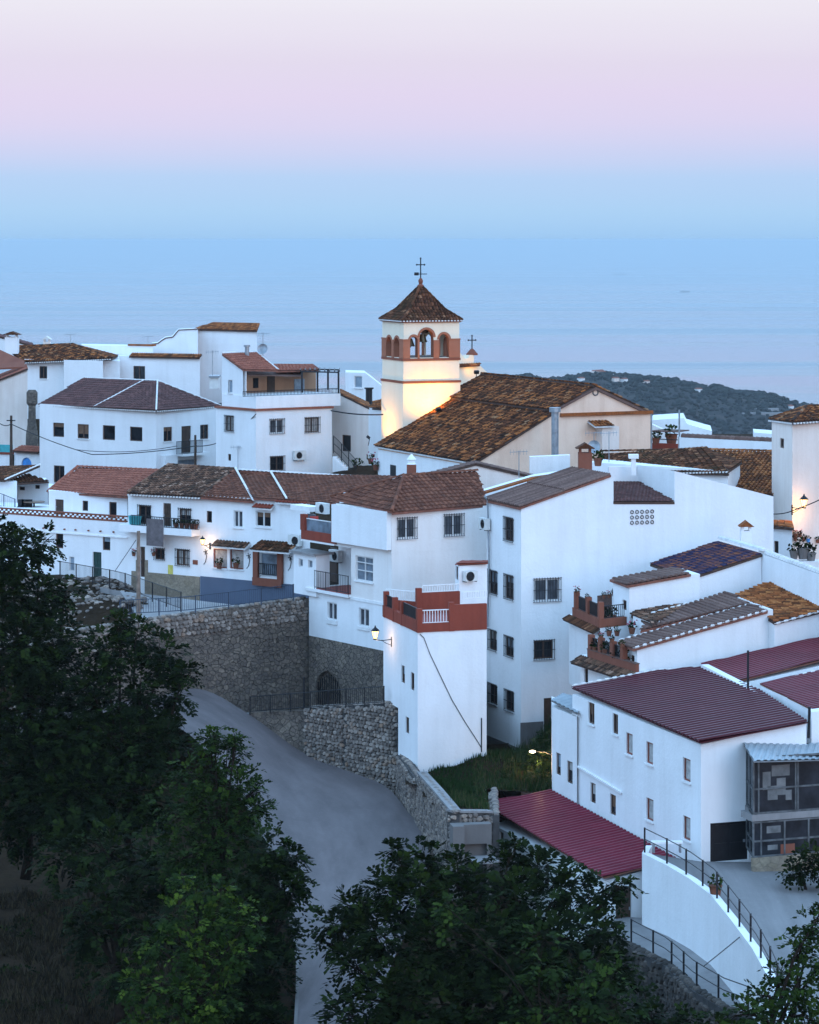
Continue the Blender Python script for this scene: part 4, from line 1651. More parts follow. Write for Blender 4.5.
for n_, bx in (('seat', (-.24, -.24, .42, .24, .24, .46)), ('backrest', (-.24, .2, .46, .24, .25, .95))):
    mb = MB(); mb.box(c0.x + bx[0], c0.y + bx[1], c0.z + bx[2], c0.x + bx[3], c0.y + bx[4], c0.z + bx[5]); mb.build(n_, 'redplastic', t)
for sx in (-.2, .2):
    for sy in (-.2, .2):
        mb = MB(); mb.tube([c0 + Vector((sx, sy, 0)), c0 + Vector((sx, sy, .42))], .02, 5); mb.build('leg', 'redplastic', t)
# left service block with two little windows
lb = XY(316, mface.d_u(316)[0] - 0.3)
bx = body(r, (316, lb.y), (293.6, mface.d_u(293.6)[0] - 0.3), None, 'L', 555.5, 597, 'white', depth=0.9, perp=True, below=0,
          wins=[('L', 298.7, 558.8, 302.8, 566.8, 'p'), ('L', 308, 560.2, 312.4, 568.2, 'p')], name='service_block')
mb = MB()
bx.L.fbox(mb, -0.15, bx.L.len + 0.1, bx.zt + 0.003, bx.zt + 0.12, -1.1, 0.25)
mb.build('block_roof', 'concrete', r)
# roof
e0 = P(331, 497.5, 155.3); e1 = P(391.8, 511.3, 150.0); e2 = P(489, 506.3, 153.6); p1 = P(404, 476.5, 154.2); p2 = P(477, 471.8, 156.6)
mb = MB()
rp_ = [[e0, e1, p1], [e1, e2, p2, p1]]
e3_ = P(500, 488, 158)
K4 = e0 + (e2 - e1)
rp_ += [[e2, K4, p2], [K4, e0, p1, p2]]
roof_obj(r, rp_, 't_brown', pitch=0.30, tl=0.34, hgt=0.045, seg=3, ridges=[(e1, p1), (p1, p2), (e0, p1)], ridge_mat='t_brown', slab='slabr')
# ironwork door in the stone arch
mb = MB()
uu = arch_face.rect(315.5, 671, 341, 707)
for i in range(12):
    u = uu[0] + 0.1 + (uu[1] - uu[0] - 0.2) * i / 11
    arch_face.fbox(mb, u - 0.02, u + 0.02, uu[2], uu[3] - 0.15 - 0.9 * abs(i - 5.5) / 5.5 * 0.6, -0.14, -0.10)
arch_face.fbox(mb, uu[0], uu[1], uu[2] + 0.8, uu[2] + 0.86, -0.15, -0.09)
mb.build('arch_gate', 'iron', r)

# ---- terrace row
def td(px):
    return 166 + (310 - px) * 0.045


r = house('terrace_house', 'low white house with brick red roof set back behind a pierced brick terrace parapet', 'house', (128, td(128)), 585)
t1 = body(r, (128, td(128)), (-60, td(-60)), None, 'L', 522.5, 586, 'white', depth=8, below=1,
          wins=[('L', 55.7, 533.3, 63.2, 548.3, 's'), ('L', 102.6, 535.9, 110.2, 550.3, 's'), ('L', 69.2, 556.7, 74.2, 571, 'bs'), ('L', 92.6, 552, 101.4, 580, 'D:green')])
T1 = t1
mb = MB()
u1 = t1.L.len
for i in range(2):
    t1.L.fbox(mb, 0.15, u1, t1.zt + 0.003 + i * 0.30, t1.zt + 0.09 + i * 0.30, -0.16, 0.02)
k = int(u1 / 0.36)
for i in range(k):
    u = 0.2 + (u1 - 0.2) * i / k
    for s, o in ((0, 0.0), (1, 0.18)):
        a, b = (u + o, t1.zt + 0.09), (u + 0.13 + o, t1.zt + 0.303)
        t1.L.fbox(mb, u + 0.02 + o, u + 0.10 + o, t1.zt + 0.092 + 0.1 * s, t1.zt + 0.2 + 0.1 * s, -0.14, 0.0)
mb.build('pierced_parapet', 'rust', r)
mb = MB()
t1.L.fbox(mb, 0.0, u1, t1.zt - 0.98, t1.zt - 0.9, 0.003, 0.08)
mb.build('string_course', 'whitepaint', r)
for px in (44, 53.5, 65, 76, 89, 101, 114):
    mb = MB(); u, z = t1.L.uz(px, 528 + (px - 44) * 0.055)
    mb.tube([t1.L.pt(u, z, -0.05), t1.L.pt(u, z, 0.12)], 0.05, 8); mb.build('drain_spout', 'rust', r)
t1u = body(r, (127.5, td(127.5) + 1.9), (48.6, td(48.6) + 1.9), None, 'L', 495.5, 523, 'white', depth=5, name='upper_wall',
           wins=[('L', 55, 499.4, 63.6, 514.5, 'D:wood'), ('L', 82.3, 500.7, 88, 510.9, 's'), ('L', 109, 502, 116.6, 518, 's')])
q = [P(47.6, 492.5, 180.2), P(127.2, 495.6, 175.4), P(161, 471.4, 179.7), P(77.7, 467.6, 184)]
bq = [q[2], q[3], q[3] + Vector((2.2, 3.2, -1.2)), q[2] + Vector((2.2, 3.2, -1.2))]
roof_obj(r, [q, bq], 't_red', pitch=0.30, tl=0.36, hgt=0.04, seg=3, ridges=[(q[3], q[2]), (q[0], q[3])], ridge_mat='t_red', slab='slabr')

r = house('terrace_house', 'white house under a mottled old tile roof, with a blanket hung from its balcony', 'house', (200.7, td(200.7)), 590)
t2 = body(r, (200.7, td(200.7)), (128, td(128)), None, 'L', 498, 605, 'white', depth=8, below=1,
          wins=[('L', 138.9, 505.7, 150.9, 524, 'g'), ('L', 163, 503.2, 171, 527, 'D:wood'), ('L', 179.6, 509, 191, 524, 'g'),
                ('L', 140, 546.7, 145, 577, 'D:wood'), ('L', 155.3, 548.7, 164.6, 559.5, 'g'), ('L', 176.6, 549.8, 189.5, 565.4, 'cg')])
T2 = t2
mb = MB()
zl = ZP(534.5, td(160))
L_ = t2.L
L_.fbox(mb, 0.02, L_.len, ZP(535.5, t2.a.y), ZP(528.5, t2.a.y), 0.003, 0.85)
mb.build('balcony_slab', 'white', r)
zfl = ZP(528.5, t2.a.y)
bars(L_, 131, 199, zfl + 0.01, zfl + 0.62, 0.8, 'iron', r, 'balcony_rail', 0.13, 0.008)
mb = MB()
L_.fbox(mb, *L_.rect(146.8, 519, 163.5, 546, 0.86), 0.86, 0.90)
tag(mb.build('hanging_blanket', 'blanket'), 'brown grey blanket hung over the balcony rail to dry', 'blanket')
mb = MB()
for x0, x1 in ((132, 139.6), (145.2, 205)):
    a0, a1, z0, z1 = L_.rect(x0, 574, min(x1, 200), 600)
    L_.fbox(mb, max(0, a0), a1, ZP(605, t2.a.y), ZP(576.8, t2.a.y), 0.003, 0.06)
for x0, x1 in ((136.3, 139.6), (145.2, 148)):
    a0, a1, z0, z1 = L_.rect(x0, 560, x1, 576.5)
    L_.fbox(mb, a0, a1, ZP(576.8, t2.a.y) + 0.003, z1, 0.003, 0.05)
mb.build('stone_plinth', 'tan', r)
mb = MB(); L_.fbox(mb, *L_.rect(168.2, 565, 173, 574), 0.003, 0.03)
mb.build('notice_board', 'yellow', r)
mb = MB(); L_.fbox(mb, *L_.rect(193, 560, 197.8, 564.5), 0.003, 0.03)
mb.build('name_tile', 'rust', r)
q = [P(127.5, 493.6, 173.8), P(200.9, 497.2, 170.5), P(234.4, 470, 175.6), P(168.5, 465.6, 178.8)]
bq = [q[2], q[3], q[3] + Vector((2.2, 3.2, -1.3)), q[2] + Vector((2.2, 3.2, -1.3))]
roof_obj(r, [q, bq], 't_mottle', pitch=0.25, tl=0.36, hgt=0.085, ridges=[(q[3], q[2]), (q[1], q[2]), (q[0], q[3])], ridge_mat='t_mottle', eaves=[(q[0], q[1], L_.n)], jit=0.015)
for px, py in ((133, 525), (137.3, 525)):
    p = L_.pp(px, py + 3, 0.4); p.z = zfl + 0.01
    t = thing('storage_tub', 'turquoise tub on the balcony beside the hung blanket', 'tub', p, 'turquoise tubs on the balcony')
    mb = MB(); mb.lathe(p, [(0.22, 0), (0.28, 0.5), (0.31, 0.5)], 10); mb.build('tub', 'turq', t)
    mb = MB(); mb.tube([p + Vector((.3 * math.cos(a), .3 * math.sin(a), .5)) for a in [k * math.pi / 6 for k in range(13)]], .02, 5); mb.build('rim', 'turq', t)
for i, px in enumerate((176, 182, 187, 192, 196)):
    p = L_.pp(px, 526, 0.45); p.z = zfl + 0.01
    plant_pot(['small plant in a clay pot below the barred balcony window', 'leafy potted plant in the middle of the tiled house balcony', 'potted plant against the rail left of the balcony end', 'second potted plant from the right balcony end', 'potted plant at the right end of the balcony rail'][i], p, 0.34)

r = house('terrace_house', 'white house with blue plinth, brick porch and two tiled window awnings', 'house', (310, td(310)), 602)
t3 = body(r, (310, td(310)), (200.7, td(200.7)), None, 'L', 502.5, 622, 'white', depth=8, below=0.5,
          wins=[('L', 206.6, 511, 211.9, 522.6, 'n'), ('L', 233.6, 510.6, 242.6, 527.5, 'c'), ('L', 255.7, 511.5, 270.8, 527, 'w'),
                ('L', 213.3, 549, 227, 568, 'r'), ('L', 229.8, 549.5, 243.5, 569, 'r'), ('L', 260, 553, 279, 577, 'p')])
T3 = t3
L_ = t3.L
mb = MB()
L_.fbox(mb, 0.05, L_.len - 0.003, ZP(623, t3.a.y), ZP(586, t3.a.y), 0.003, 0.05)
mb.build('plinth', 'blueplinth', r)
canopy(r, L_, 211, 543, 245, 547.5, 0.55, 't_mottle', 0.3)
canopy(r, L_, 249.5, 543, 288.5, 551.5, 1.1, 't_dark', 0.45)
canopy(r, L_, 252, 506, 271, 508.5, 0.35, 'brick', 0.2)
canopy(r, L_, 275, 500.5, 306, 503.5, 0.3, 'brick', 0.15)
mb = MB()
for x0, x1 in ((255, 259.8), (279.2, 284)):
    a0, a1, z0, z1 = L_.rect(x0, 552, x1, 584)
    L_.fbox(mb, a0, a1, ZP(586, t3.a.y) + 0.003, ZP(553.5, t3.a.y), 0.052, 0.22)
a0, a1, z0, z1 = L_.rect(255, 578, 284, 586)
L_.fbox(mb, a0, a1, z0, z1, 0.23, 0.27)
mb.build('porch_frame', 'rust', r)
bars(L_, 259, 280, ZP(578, t3.a.y), ZP(567, t3.a.y), 0.12, 'iron', r, 'porch_rail', 0.14, 0.01)
mb = MB()
for px, py in ((249, 560), (290.5, 562), (206, 556)):     # wrought iron wall flowers
    u, z = L_.uz(px, py)
    mb.tube([L_.pt(u, z + 0.25, .03), L_.pt(u - .07, z, .03), L_.pt(u + .02, z - .35, .03), L_.pt(u + .16, z - .5, .03)], .022, 5)
    for k in range(5):
        a = k * 1.256
        mb.tube([L_.pt(u, z + .25, .03), L_.pt(u + .17 * math.cos(a), z + .25 + .17 * math.sin(a), .03)], .022, 4)
mb.build('wrought_ornament', 'iron', r)
aircon('air conditioner on the white wall right of the brick porch', L_, 297.5, 540, 0.85, 0.65)
A1 = P(200.9, 497.2, 170.5); B1 = P(253.5, 501.5, 168.2); C1 = P(235.4, 469, 175.4)
D1 = P(332, 499.5, 164.8); E1 = P(393, 479.5, 170.5); F1 = P(237.8, 470.5, 175.4)
G1 = P(310, 502, 165.6)
roof_obj(r, [[A1, B1, C1], [B1, D1, E1, F1], [F1, E1, E1 + Vector((2, 3, -1.3)), F1 + Vector((2, 3, -1.3))]], 't_brown', pitch=0.30, tl=0.36, hgt=0.045, seg=3, ridges=[(F1, E1), (B1, C1), (P(286.7, 499.5, 166.7), P(271, 473, 174.2))], ridge_mat='t_white', slab='slabr')
wall_lantern('lit wall lamp between the barred window and the awning of the terrace row', Face(T3.a, T2.l), 202.5, 541, 0.7, 42, 0.8, (1.0, 0.62, 0.30))
for i, (px, py) in enumerate(((134, 556), (154, 556))):
    u, z = T2.L.uz(px if px > 128 else 129, py, 0.12)
    plant_pot(['hanging flower pot left of the lower dark door', 'hanging flower pot right of the lower dark door'][i], T2.L.pt(u, z, 0.16), 0.26, flower=True, leaf='leaf_m')
mb = MB()   # window box plants inside the awning windows
for i, px in enumerate((219, 236)):
    u, z = T3.L.uz(px, 567, 0.2)
    plant_pot(['potted plant on the sill of the left awning window', 'potted plant on the sill of the right awning window'][i], T3.L.pt(u, z - .1, 0.2), 0.4)

# ---- bottom left small house and terrace things
r = house('outbuilding', 'small white house at the left edge with two low tiled roofs', 'house', (17, 188), 512)
b1 = body(r, (17, 188), (-30, 190), None, 'L', 482, 520, 'white', depth=5)
b2 = body(r, (48, 190), (17.3, 191), None, 'L', 483, 522, 'white', depth=4, wins=[('L', 19.4, 486.6, 24.8, 490.3, 'x'), ('L', 35, 485, 39.6, 488.9, 'x')])
roof_obj(r, [[P(-30, 479, 190), P(5, 480.5, 187.6), P(40, 465.4, 192), P(-30, 468, 195)], [P(9.5, 480.2, 189.5), P(17, 484, 188.6), P(49, 480.6, 189.6), P(27, 474.8, 193)]], 't_dark', pitch=0.25, hgt=0.07, ridges=[(P(5, 480.5, 187.6), P(40, 465.4, 192))], ridge_mat='t_white')
tb = P(34, 513, 184.5)
t = thing('terrace_table', 'round brown table standing on the left roof terrace', 'table', tb)
mb = MB(); mb.lathe(tb + Vector((0, 0, .7)), [(.7, 0), (.72, .05)], 14); mb.build('tabletop', 'midwood', t)
mb = MB(); mb.lathe(tb, [(.3, 0), (.06, .05), (.06, .7)], 10); mb.build('pedestal', 'iron', t)
for i, px in enumerate((20.5, 24.5, 29)):
    c0 = P(px, 513.5, 184.2)
    t = thing('garden_chair', ['leftmost dark chair in the row on the roof terrace', 'middle dark chair in the row on the roof terrace', 'dark chair closest to the round terrace table'][i], 'chair', c0, 'dark chairs on the roof terrace')
    for n_, bx in (('seat', (-.2, -.2, .42, .2, .2, .46)), ('backrest', (-.2, .17, .46, .2, .21, .9))):
        mb = MB(); mb.box(c0.x + bx[0], c0.y + bx[1], c0.z + bx[2], c0.x + bx[3], c0.y + bx[4], c0.z + bx[5]); mb.build(n_, 'iron', t)
    for sx in (-.17, .17):
        for sy in (-.17, .17):
            mb = MB(); mb.tube([c0 + Vector((sx, sy, 0)), c0 + Vector((sx, sy, .42))], .02, 4); mb.build('leg', 'iron', t)
railing('slanting stair railing at the far left of the roof terrace', [P(-8, 511, 184.8), P(0, 507, 184.8), P(15, 513, 184.3)], 0.9, 'rail_b', 1.0, (1.0, 0.1), 0.16)

# ---- hipped white house of the second row
r = house('hipped_house', 'big white house with plum tiled hip roof and a row of square windows', 'house', (156.2, 218), 485)
h1 = body(r, (156.2, 218), (39.6, 225.5), (218, 223), 'L', 409.5, 486, 'white', below=1.5,
          wins=[('L', 53, 422.8, 64, 436.9, 's'), ('L', 77.4, 424.2, 88.7, 438.6, 'n'), ('L', 102.6, 425.4, 115, 440, 's'), ('L', 129.8, 426.9, 142.3, 441.2, 's'), ('L', 53.6, 465.6, 64.4, 483, 'n'),
                ('R', 163.6, 427, 172.2, 441.4, 'n'), ('R', 181.5, 426, 191.2, 453.4, 'D:wood'), ('R', 200.2, 424.6, 208.4, 439, 'n'), ('R', 178, 459, 195.5, 466, 'p')])
eL, eA, eR = P(38.6, 404.6, 225.8), P(156.2, 410.6, 217.5), P(220.2, 406, 223.2)
p1, p2 = P(84, 378.5, 230), P(157.5, 381.3, 224.5)
K1 = eL + eR - eA
roof_obj(r, [[eA, eL, p1, p2], [eA, eR, p2], [eR, K1, p1, p2], [K1, eL, p1]], 't_plum', pitch=0.24, tl=0.42, hgt=0.07,
         ridges=[(p1, p2), (eA, p2), (p2, eR), (eA.lerp(eL, 0.52), p1.lerp(p2, 0.82))], ridge_mat='t_white', eaves=[(eA, eL, h1.L.n), (eA, eR, h1.R.n)])
mb = MB()
u0, u1, z0, z1 = h1.R.rect(176, 452.5, 203, 455)
h1.R.fbox(mb, u0, u1, z0, z1, 0.003, 0.8)
mb.build('balcony_slab', 'whitepaint', r)
bars(h1.R, 176.5, 202.5, z1 + 0.01, z1 + 1.0, 0.75, 'iron', r, 'balcony_rail', 0.12, 0.01)
mb = MB()
h1.R.fbox(mb, *h1.R.rect(161, 455, 173, 475), 0.003, 0.5)
mb.build('meter_cupboard', 'white', r)

# ---- pergola house
r = house('pergola_house', 'white three storey house with roof terrace under a dark pergola and straw awning', 'house', (255.9, 204), 478)
h3 = body(r, (255.9, 204), (216, 208), (331.9, 207.4), 'R', 411, 480, 'white', below=1.5,
          wins=[('R', 270, 419.3, 283.5, 433.3, 'wg'), ('R', 305, 417.7, 319, 432.3, 'cg'), ('R', 270.3, 456.5, 283.8, 470.5, 'g'), ('L', 225.5, 416, 233.8, 431.2, 'cg'), ('L', 228, 454, 231, 460.8, 's')])
H3 = h3
mb = MB()
h3.L.fbox(mb, -0.12, h3.L.len, h3.zt + 0.004, h3.zt + 0.14, -0.3, 0.14)
h3.R.fbox(mb, -0.12, h3.R.len + 0.1, h3.zt + 0.005, h3.zt + 0.145, -0.3, 0.14)
mb.build('tile_band', 't_red', r)
zu = h3.zt + 0.15
h3u = body(r, (255.9, 204.2), (221.8, 207.7), (340.4, 208.2), 'R', 396.5, 411, 'white', zbot=zu, name='terrace_wall')
ztop3 = h3u.zt
# attic wall and lean-to roof
att = Face(XY(243, 205.6), XY(221.8, 207.8))
mb = MB()
poly = [att.pp(243, 397), att.pp(221.8, 397), att.pp(221.8, 354.2), att.pp(243, 370)]
hole = [(att.uz(x, y)) for x, y in ((228.2, 380), (232.4, 380), (232.4, 393), (228.2, 393))]
holed(mb, att, [att.uz(243, 397), att.uz(221.8, 397), att.uz(221.8, 354.2), att.uz(243, 370)], [hole])
mb.prism([p - Vector((att.n.x, att.n.y, 0)) * 0.25 for p in poly], Vector((att.n.x, att.n.y, 0)) * -0.05)
mb.build('attic_wall', 'white', r)
make_window(att, *att.rect(228.2, 380, 232.4, 393), 'bs', r)
ra = [P(243, 369.8, 205.3), P(278, 370, 208.5), P(256.2, 352.8, 211.5), P(222, 353.6, 207.6)]
roof_obj(r, [ra, [P(276, 370.3, 209), P(319, 370.6, 212), P(311.7, 364, 215), P(274, 365, 213)]], 't_red', pitch=0.28, tl=0.36, hgt=0.05, ridges=[(ra[3], ra[2]), (ra[2], ra[1])], ridge_mat='t_white', slab='slabr')
# rooms at the back of the terrace
bkf = Face(XY(243.5, 208.8), XY(316, 214.5))
mb = MB()
bkf.fbox(mb, 0, bkf.len, ztop3 - 0.6, ZP(372, 208.8), -0.25, 0)
mb.build('terrace_room_wall', 'tanwall', r)
mb = MB(); bkf.fbox(mb, *bkf.rect(267, 376, 274.5, 393), 0.003, 0.05); mb.build('room_door', 'wood', r)
mb = MB(); bkf.fbox(mb, *bkf.rect(294, 379, 304, 392.5), 0.003, 0.06); mb.build('room_shutter', 'blueshutter', r)
mb = MB(); bkf.fbox(mb, *bkf.rect(253, 378, 258, 388), 0.003, 0.05); mb.build('room_window', 'glass', r)
mb = MB()
aw = [P(243.5, 375.5, 206.5), P(302, 377, 210.3), P(302, 371.5, 213), P(243.5, 370.8, 208.8)]
mb.prism(aw, Vector((0, 0, 0.06)))
mb.build('straw_awning', 't_pipe', r)
fru = h3u.R
bars(fru, 243, 338, ztop3 + 0.02, ztop3 + 0.4, -0.1, 'iron', r, 'terrace_rail', 0.12, 0.012)
pg0 = [(302, 209.5), (317.5, 210.5), (338.5, 208.3), (302, 214), (328, 213.5), (338.5, 212)]
ztp = ZP(373, 208.3)
for px, dd_ in pg0:
    mb = MB(); q = XY(px, dd_)
    mb.box(q.x - .07, q.y - .07, ztop3, q.x + .07, q.y + .07, ztp); mb.build('pergola_post', 'iron', r)
mb = MB()
a, b2_, c = XY(300, 209.5), XY(339, 208.2), XY(300, 214.2)
for t in range(9):
    k = t / 8
    s = a.lerp(b2_, k); e = XY(300, 214).lerp(XY(339, 212.2), k)
    mb.obox(V3(s, ztp + .1), V3(e - s, 0), Vector((.07, 0, 0)), Vector((0, 0, .1)))
for s, e in ((a, b2_), (XY(300, 214), XY(339, 212.2))):
    mb.obox(V3(s, ztp), V3(e - s, 0), Vector((0, .1, 0)), Vector((0, 0, .098)))
mb.build('pergola_beams', 'iron', r)
mb = MB(); q = P(247, 351, 209.5)
mb.tube([q - Vector((0, 0, .5)), q + Vector((0, 0, .3))], .16, 8)
mb.tube([q + Vector((0, 0, .303)), q + Vector((0, 0, .45))], .24, 8)
mb.build('flue', 'greymetal', r)
antenna('tall aerial with satellite dish on the pergola house roof', P(263, 358, 211), 1.9, True)
antenna('thin aerial with red tips left of the pergola house', P(212.5, 378, 228), 2.2)
aircon('air conditioner under the right windows of the pergola house', h3.R, 298, 455, 0.95, 0.68)
antenna('low wall aerial on the shaded side of the pergola house', P(238, 472, 205.5), 1.9)

# stained side house with stairs, right of it
r = house('stair_house', 'stained cream house with dark doorway behind a sloping outdoor stair rail', 'house', (333, 209), 476)
b = body(r, (368.5, 207), (332.2, 210.5), None, 'L', 408, 478, 'pinkish', depth=6, below=1,
         prof=[(368.5, 408), (341, 394.5), (332.2, 394.5)], wins=[('L', 342, 435, 350.8, 451.5, 'x')])
ra = shed(b, 0)
roof_obj(r, [shed(b, 0, 0.1, 0, 0.1, 0.1)], 't_orange', hgt=0.05, tl=0.4)
mb = MB()
s0, s1 = P(334, 457, 204.5), P(355, 478, 203)
for i in range(10):
    a = s0.lerp(s1, i / 10)
    mb.box(a.x - .1, a.y - .5, a.z - 3.0, a.x + .25, a.y + .7, a.z)
mb.build('outdoor_stair', 'white2', r)
railing('dark wrought iron rail of the outdoor stair behind the terrace roofs', [P(333.5, 452, 204), P(337, 455, 203.9), P(356, 476, 202.5)], 1.15, 'iron', 1.0, (1.0, 0.55, 0.1), 0.1)
plant_pot('large potted shrub at the foot of the outdoor stair', P(358, 474, 206), 0.7)
# ---- far left houses
r = house('cream_house', 'tall cream rendered house end at the left edge with a terracotta lean-to roof', 'house', (28, 236), 452)
b = body(r, (27.5, 236), (-60, 242), None, 'L', 369, 455, 'pinkish', depth=8, below=2, prof=[(27.5, 369), (-60, 403)])
roof_obj(r, [shed(b, 0, 0.15, 0.1, .05, .05)], 't_red', pitch=.3, hgt=.04, seg=3)
mb = MB()
mb.prism([P(-30, 338, 246), P(24.5, 362.5, 240), P(24.5, 368.5, 238.6), P(-30, 371, 240)], Vector((0, 0, .15)))
mb.build('upper_roof', 'rust', r)
mb = MB()
c0 = P(32, 452, 233.5)
mb.lathe(c0, [(.55, 0), (.5, 1.5), (.32, 2.6), (.30, 3.8), (.46, 4.0), (.46, 4.9), (.30, 5.1)], 9)
t = thing('stone_chimney', 'rough brown stone chimney stack against the cream house', 'chimney', c0)
mb.build('stack', 's_rubble', t)
r = house('tiled_wall', 'low white wall with tile coping and a bright blue arched niche', 'wall', (39, 229), 470)
b = body(r, (39.5, 229), (15.5, 230.5), None, 'L', 452.5, 472, 'white', depth=.8, below=2, wins=[('L', 21.4, 457.5, 31.6, 468, 'arch')])
mb = MB()
hp = arch_pts(*b.L.rect(21.6, 457.8, 31.4, 468))
mb.face([b.L.pt(u, z, -0.1) for u, z in hp]); mb.build('blue_niche', 'bluepaint', r)
roof_obj(r, [[b.L.pt(-.1, b.zt + .03, .3), b.L.pt(b.L.len + .1, b.zt + .03, .3), b.L.pt(b.L.len + .1, b.zt + .4, -.8), b.L.pt(-.1, b.zt + .4, -.8)]], 't_red', hgt=.05)
r = house('wall', 'low white wall with red capping at the extreme left edge', 'wall', (9.5, 231), 475)
b = body(r, (9.5, 231), (-40, 233), None, 'L', 454.5, 475, 'white', depth=.6, below=2)
mb = MB(); b.L.fbox(mb, -.05, b.L.len, b.zt + .003, b.zt + .15, -.7, .1); mb.build('capping', 'brick', r)
mb = MB(); b.L.fbox(mb, 0, b.L.len, b.zt + .153, b.zt + .75, -.5, -.3); mb.build('green_screen', 'turq', r)

r = house('tiled_house', 'white house with worn red-brown hip roof and white dotted eaves, left skyline', 'house', (101, 248), 410)
b = body(r, (120, 251), (24.5, 255), None, 'L', 361, 412, 'white', depth=9, below=2,
         wins=[('L', 39.3, 366.2, 47.1, 378.6, 'n'), ('L', 88.2, 363.8, 93.3, 374, 's')])
b2 = body(r, (103, 250.3), (64, 252.2), None, 'L', 361, 412, 'white', depth=2, name='wall')
ea, eb = P(23, 362.4, 254.4), P(111.5, 358.5, 250.4)
q1, q2 = P(6, 347.5, 262), P(73, 344.6, 258.5)
em = P(64, 360.3, 252)
roof_obj(r, [[ea, eb, q2, q1], [eb, P(118, 356, 257), q2]], 't_church', pitch=.26, tl=.38, jit=.01, ridges=[(q1, q2), (q2, eb)], eaves=[(ea, eb, b.L.n)])
chimney(r, P(12, 347, 258), 1.15, 0.9, 'white', 't_dark')
chimney(r, P(47, 345.6, 261), .62, 0.35, 'pinkish', 'plastic')
antenna('small aerial on the ridge of the red-brown hip roof', P(70.5, 345, 258.5), 1.0)
r = house('far_house', 'dark roofed house end peeping over the left skyline', 'house', (18, 290), 360)
b = body(r, (32, 285), (-60, 290), None, 'L', 346, 365, 'white', depth=6, prof=[(32, 346), (0, 337), (-60, 352)])
roof_obj(r, [shed(b, 0), shed(b, 1)], 't_plum')

r = house('white_block_house', 'tall blank white house with low brown tiled top on the left skyline', 'house', (257, 262), 400)
b = body(r, (257, 262), (197, 266), None, 'L', 331, 410, 'white', depth=8, below=3)
q = [b.L.pt(-.15, b.zt + .02, .2), b.L.pt(b.L.len + .3, b.zt + .02, .2), b.L.pt(b.L.len + .1, b.zt + .6, -2.5), b.L.pt(1.6, b.zt + .6, -2.5)]
roof_obj(r, [q], 't_orange', hgt=.06, tl=.4)
r = house('stepped_wall_house', 'white house with a curving stepped parapet and a tile string course', 'house', (198, 262), 400)
b = body(r, (198, 262), (152.5, 265), None, 'L', 329, 410, 'white', depth=5, below=3,
         prof=[(198, 329.5), (179, 330.5), (176, 334), (173, 337.5), (166, 338.5), (162, 341), (158, 344), (152.5, 344.5)], wins=[])
mb = MB()
pr = b.pr
for i in range(len(pr) - 1):
    p, q = b.mf.pt(*pr[i]), b.mf.pt(*pr[i + 1])
    n3 = Vector((b.mf.n.x, b.mf.n.y, 0))
    mb.prism([p + n3 * .08, q + n3 * .08, q + n3 * .08 + Vector((0, 0, .1)), p + n3 * .08 + Vector((0, 0, .1))], n3 * -.4)
mb.build('parapet_coping', 't_pipe', r)
r = house('flat_house', 'flat topped white house with a two leaf window on the left skyline', 'house', (152, 259), 400)
b = body(r, (200, 257), (82, 262), None, 'L', 357.5, 410, 'white', depth=3, below=3, wins=[('L', 133.3, 366, 145, 380, 'n')])
q = [b.L.pt(-.05, b.zt - .02, .25), b.L.pt(7.2, b.zt - .02, .25), b.L.pt(7.2, b.zt + .28, -.3), b.L.pt(-.05, b.zt + .28, -.3)]
roof_obj(r, [q], 't_orange', hgt=.06)
b = body(r, (153, 261), (82, 264), None, 'L', 346.2, 362, 'white', depth=3, name='upper_wall')
mb = MB()
b.L.fbox(mb, -.05, 2.6, b.zt + .003, b.zt + .16, -.5, .1)
mb.build('tile_coping', 't_orange', r)
antenna('aerial with crossbars on the flat white house', P(148, 346, 262), 0.9)
t = thing('water_tank', 'pale covered tank on the roof behind the plum hip roof', 'tank', P(214, 384, 232))
mb = MB(); mb.box(P(210.5, 384, 232).x, 231, ZP(388, 232), P(219.5, 384, 232).x, 232.6, ZP(377, 232)); mb.build('tank', 'plastic', t)
mb = MB(); mb.box(P(209.8, 384, 232).x, 230.8, ZP(377, 232) + .003, P(220.2, 384, 232).x, 232.8, ZP(377, 232) + .15); mb.build('lid', 'greymetal', t)

r = house('distant_cottage', 'small white cottage with one shuttered window left of the church tower', 'house', (382, 236), 400)
b = body(r, (382, 236), (346, 239), None, 'L', 385, 410, 'white', depth=4, below=4, prof=[(382, 386), (372, 378), (365, 372.8), (346, 372.3)], wins=[('L', 354, 376, 362, 388, 'bs')])
r = house('low_house', 'low white house with small orange tiled roof tucked beside the church tower', 'house', (383, 221), 440)
b = body(r, (385, 221), (368, 222), None, 'L', 408.5, 450, 'white', depth=3, below=3)
roof_obj(r, [[P(387, 409, 220.6), P(369, 408, 222), P(373, 402, 224), P(387, 398.5, 224.5)]], 't_orange')
mb = MB(); mb.tube([P(369, 404, 221), P(369, 389, 221)], .26, 8); mb.tube([P(369, 389, 221), P(369, 387.5, 221)], .36, 8); mb.build('flue', 'iron', r)

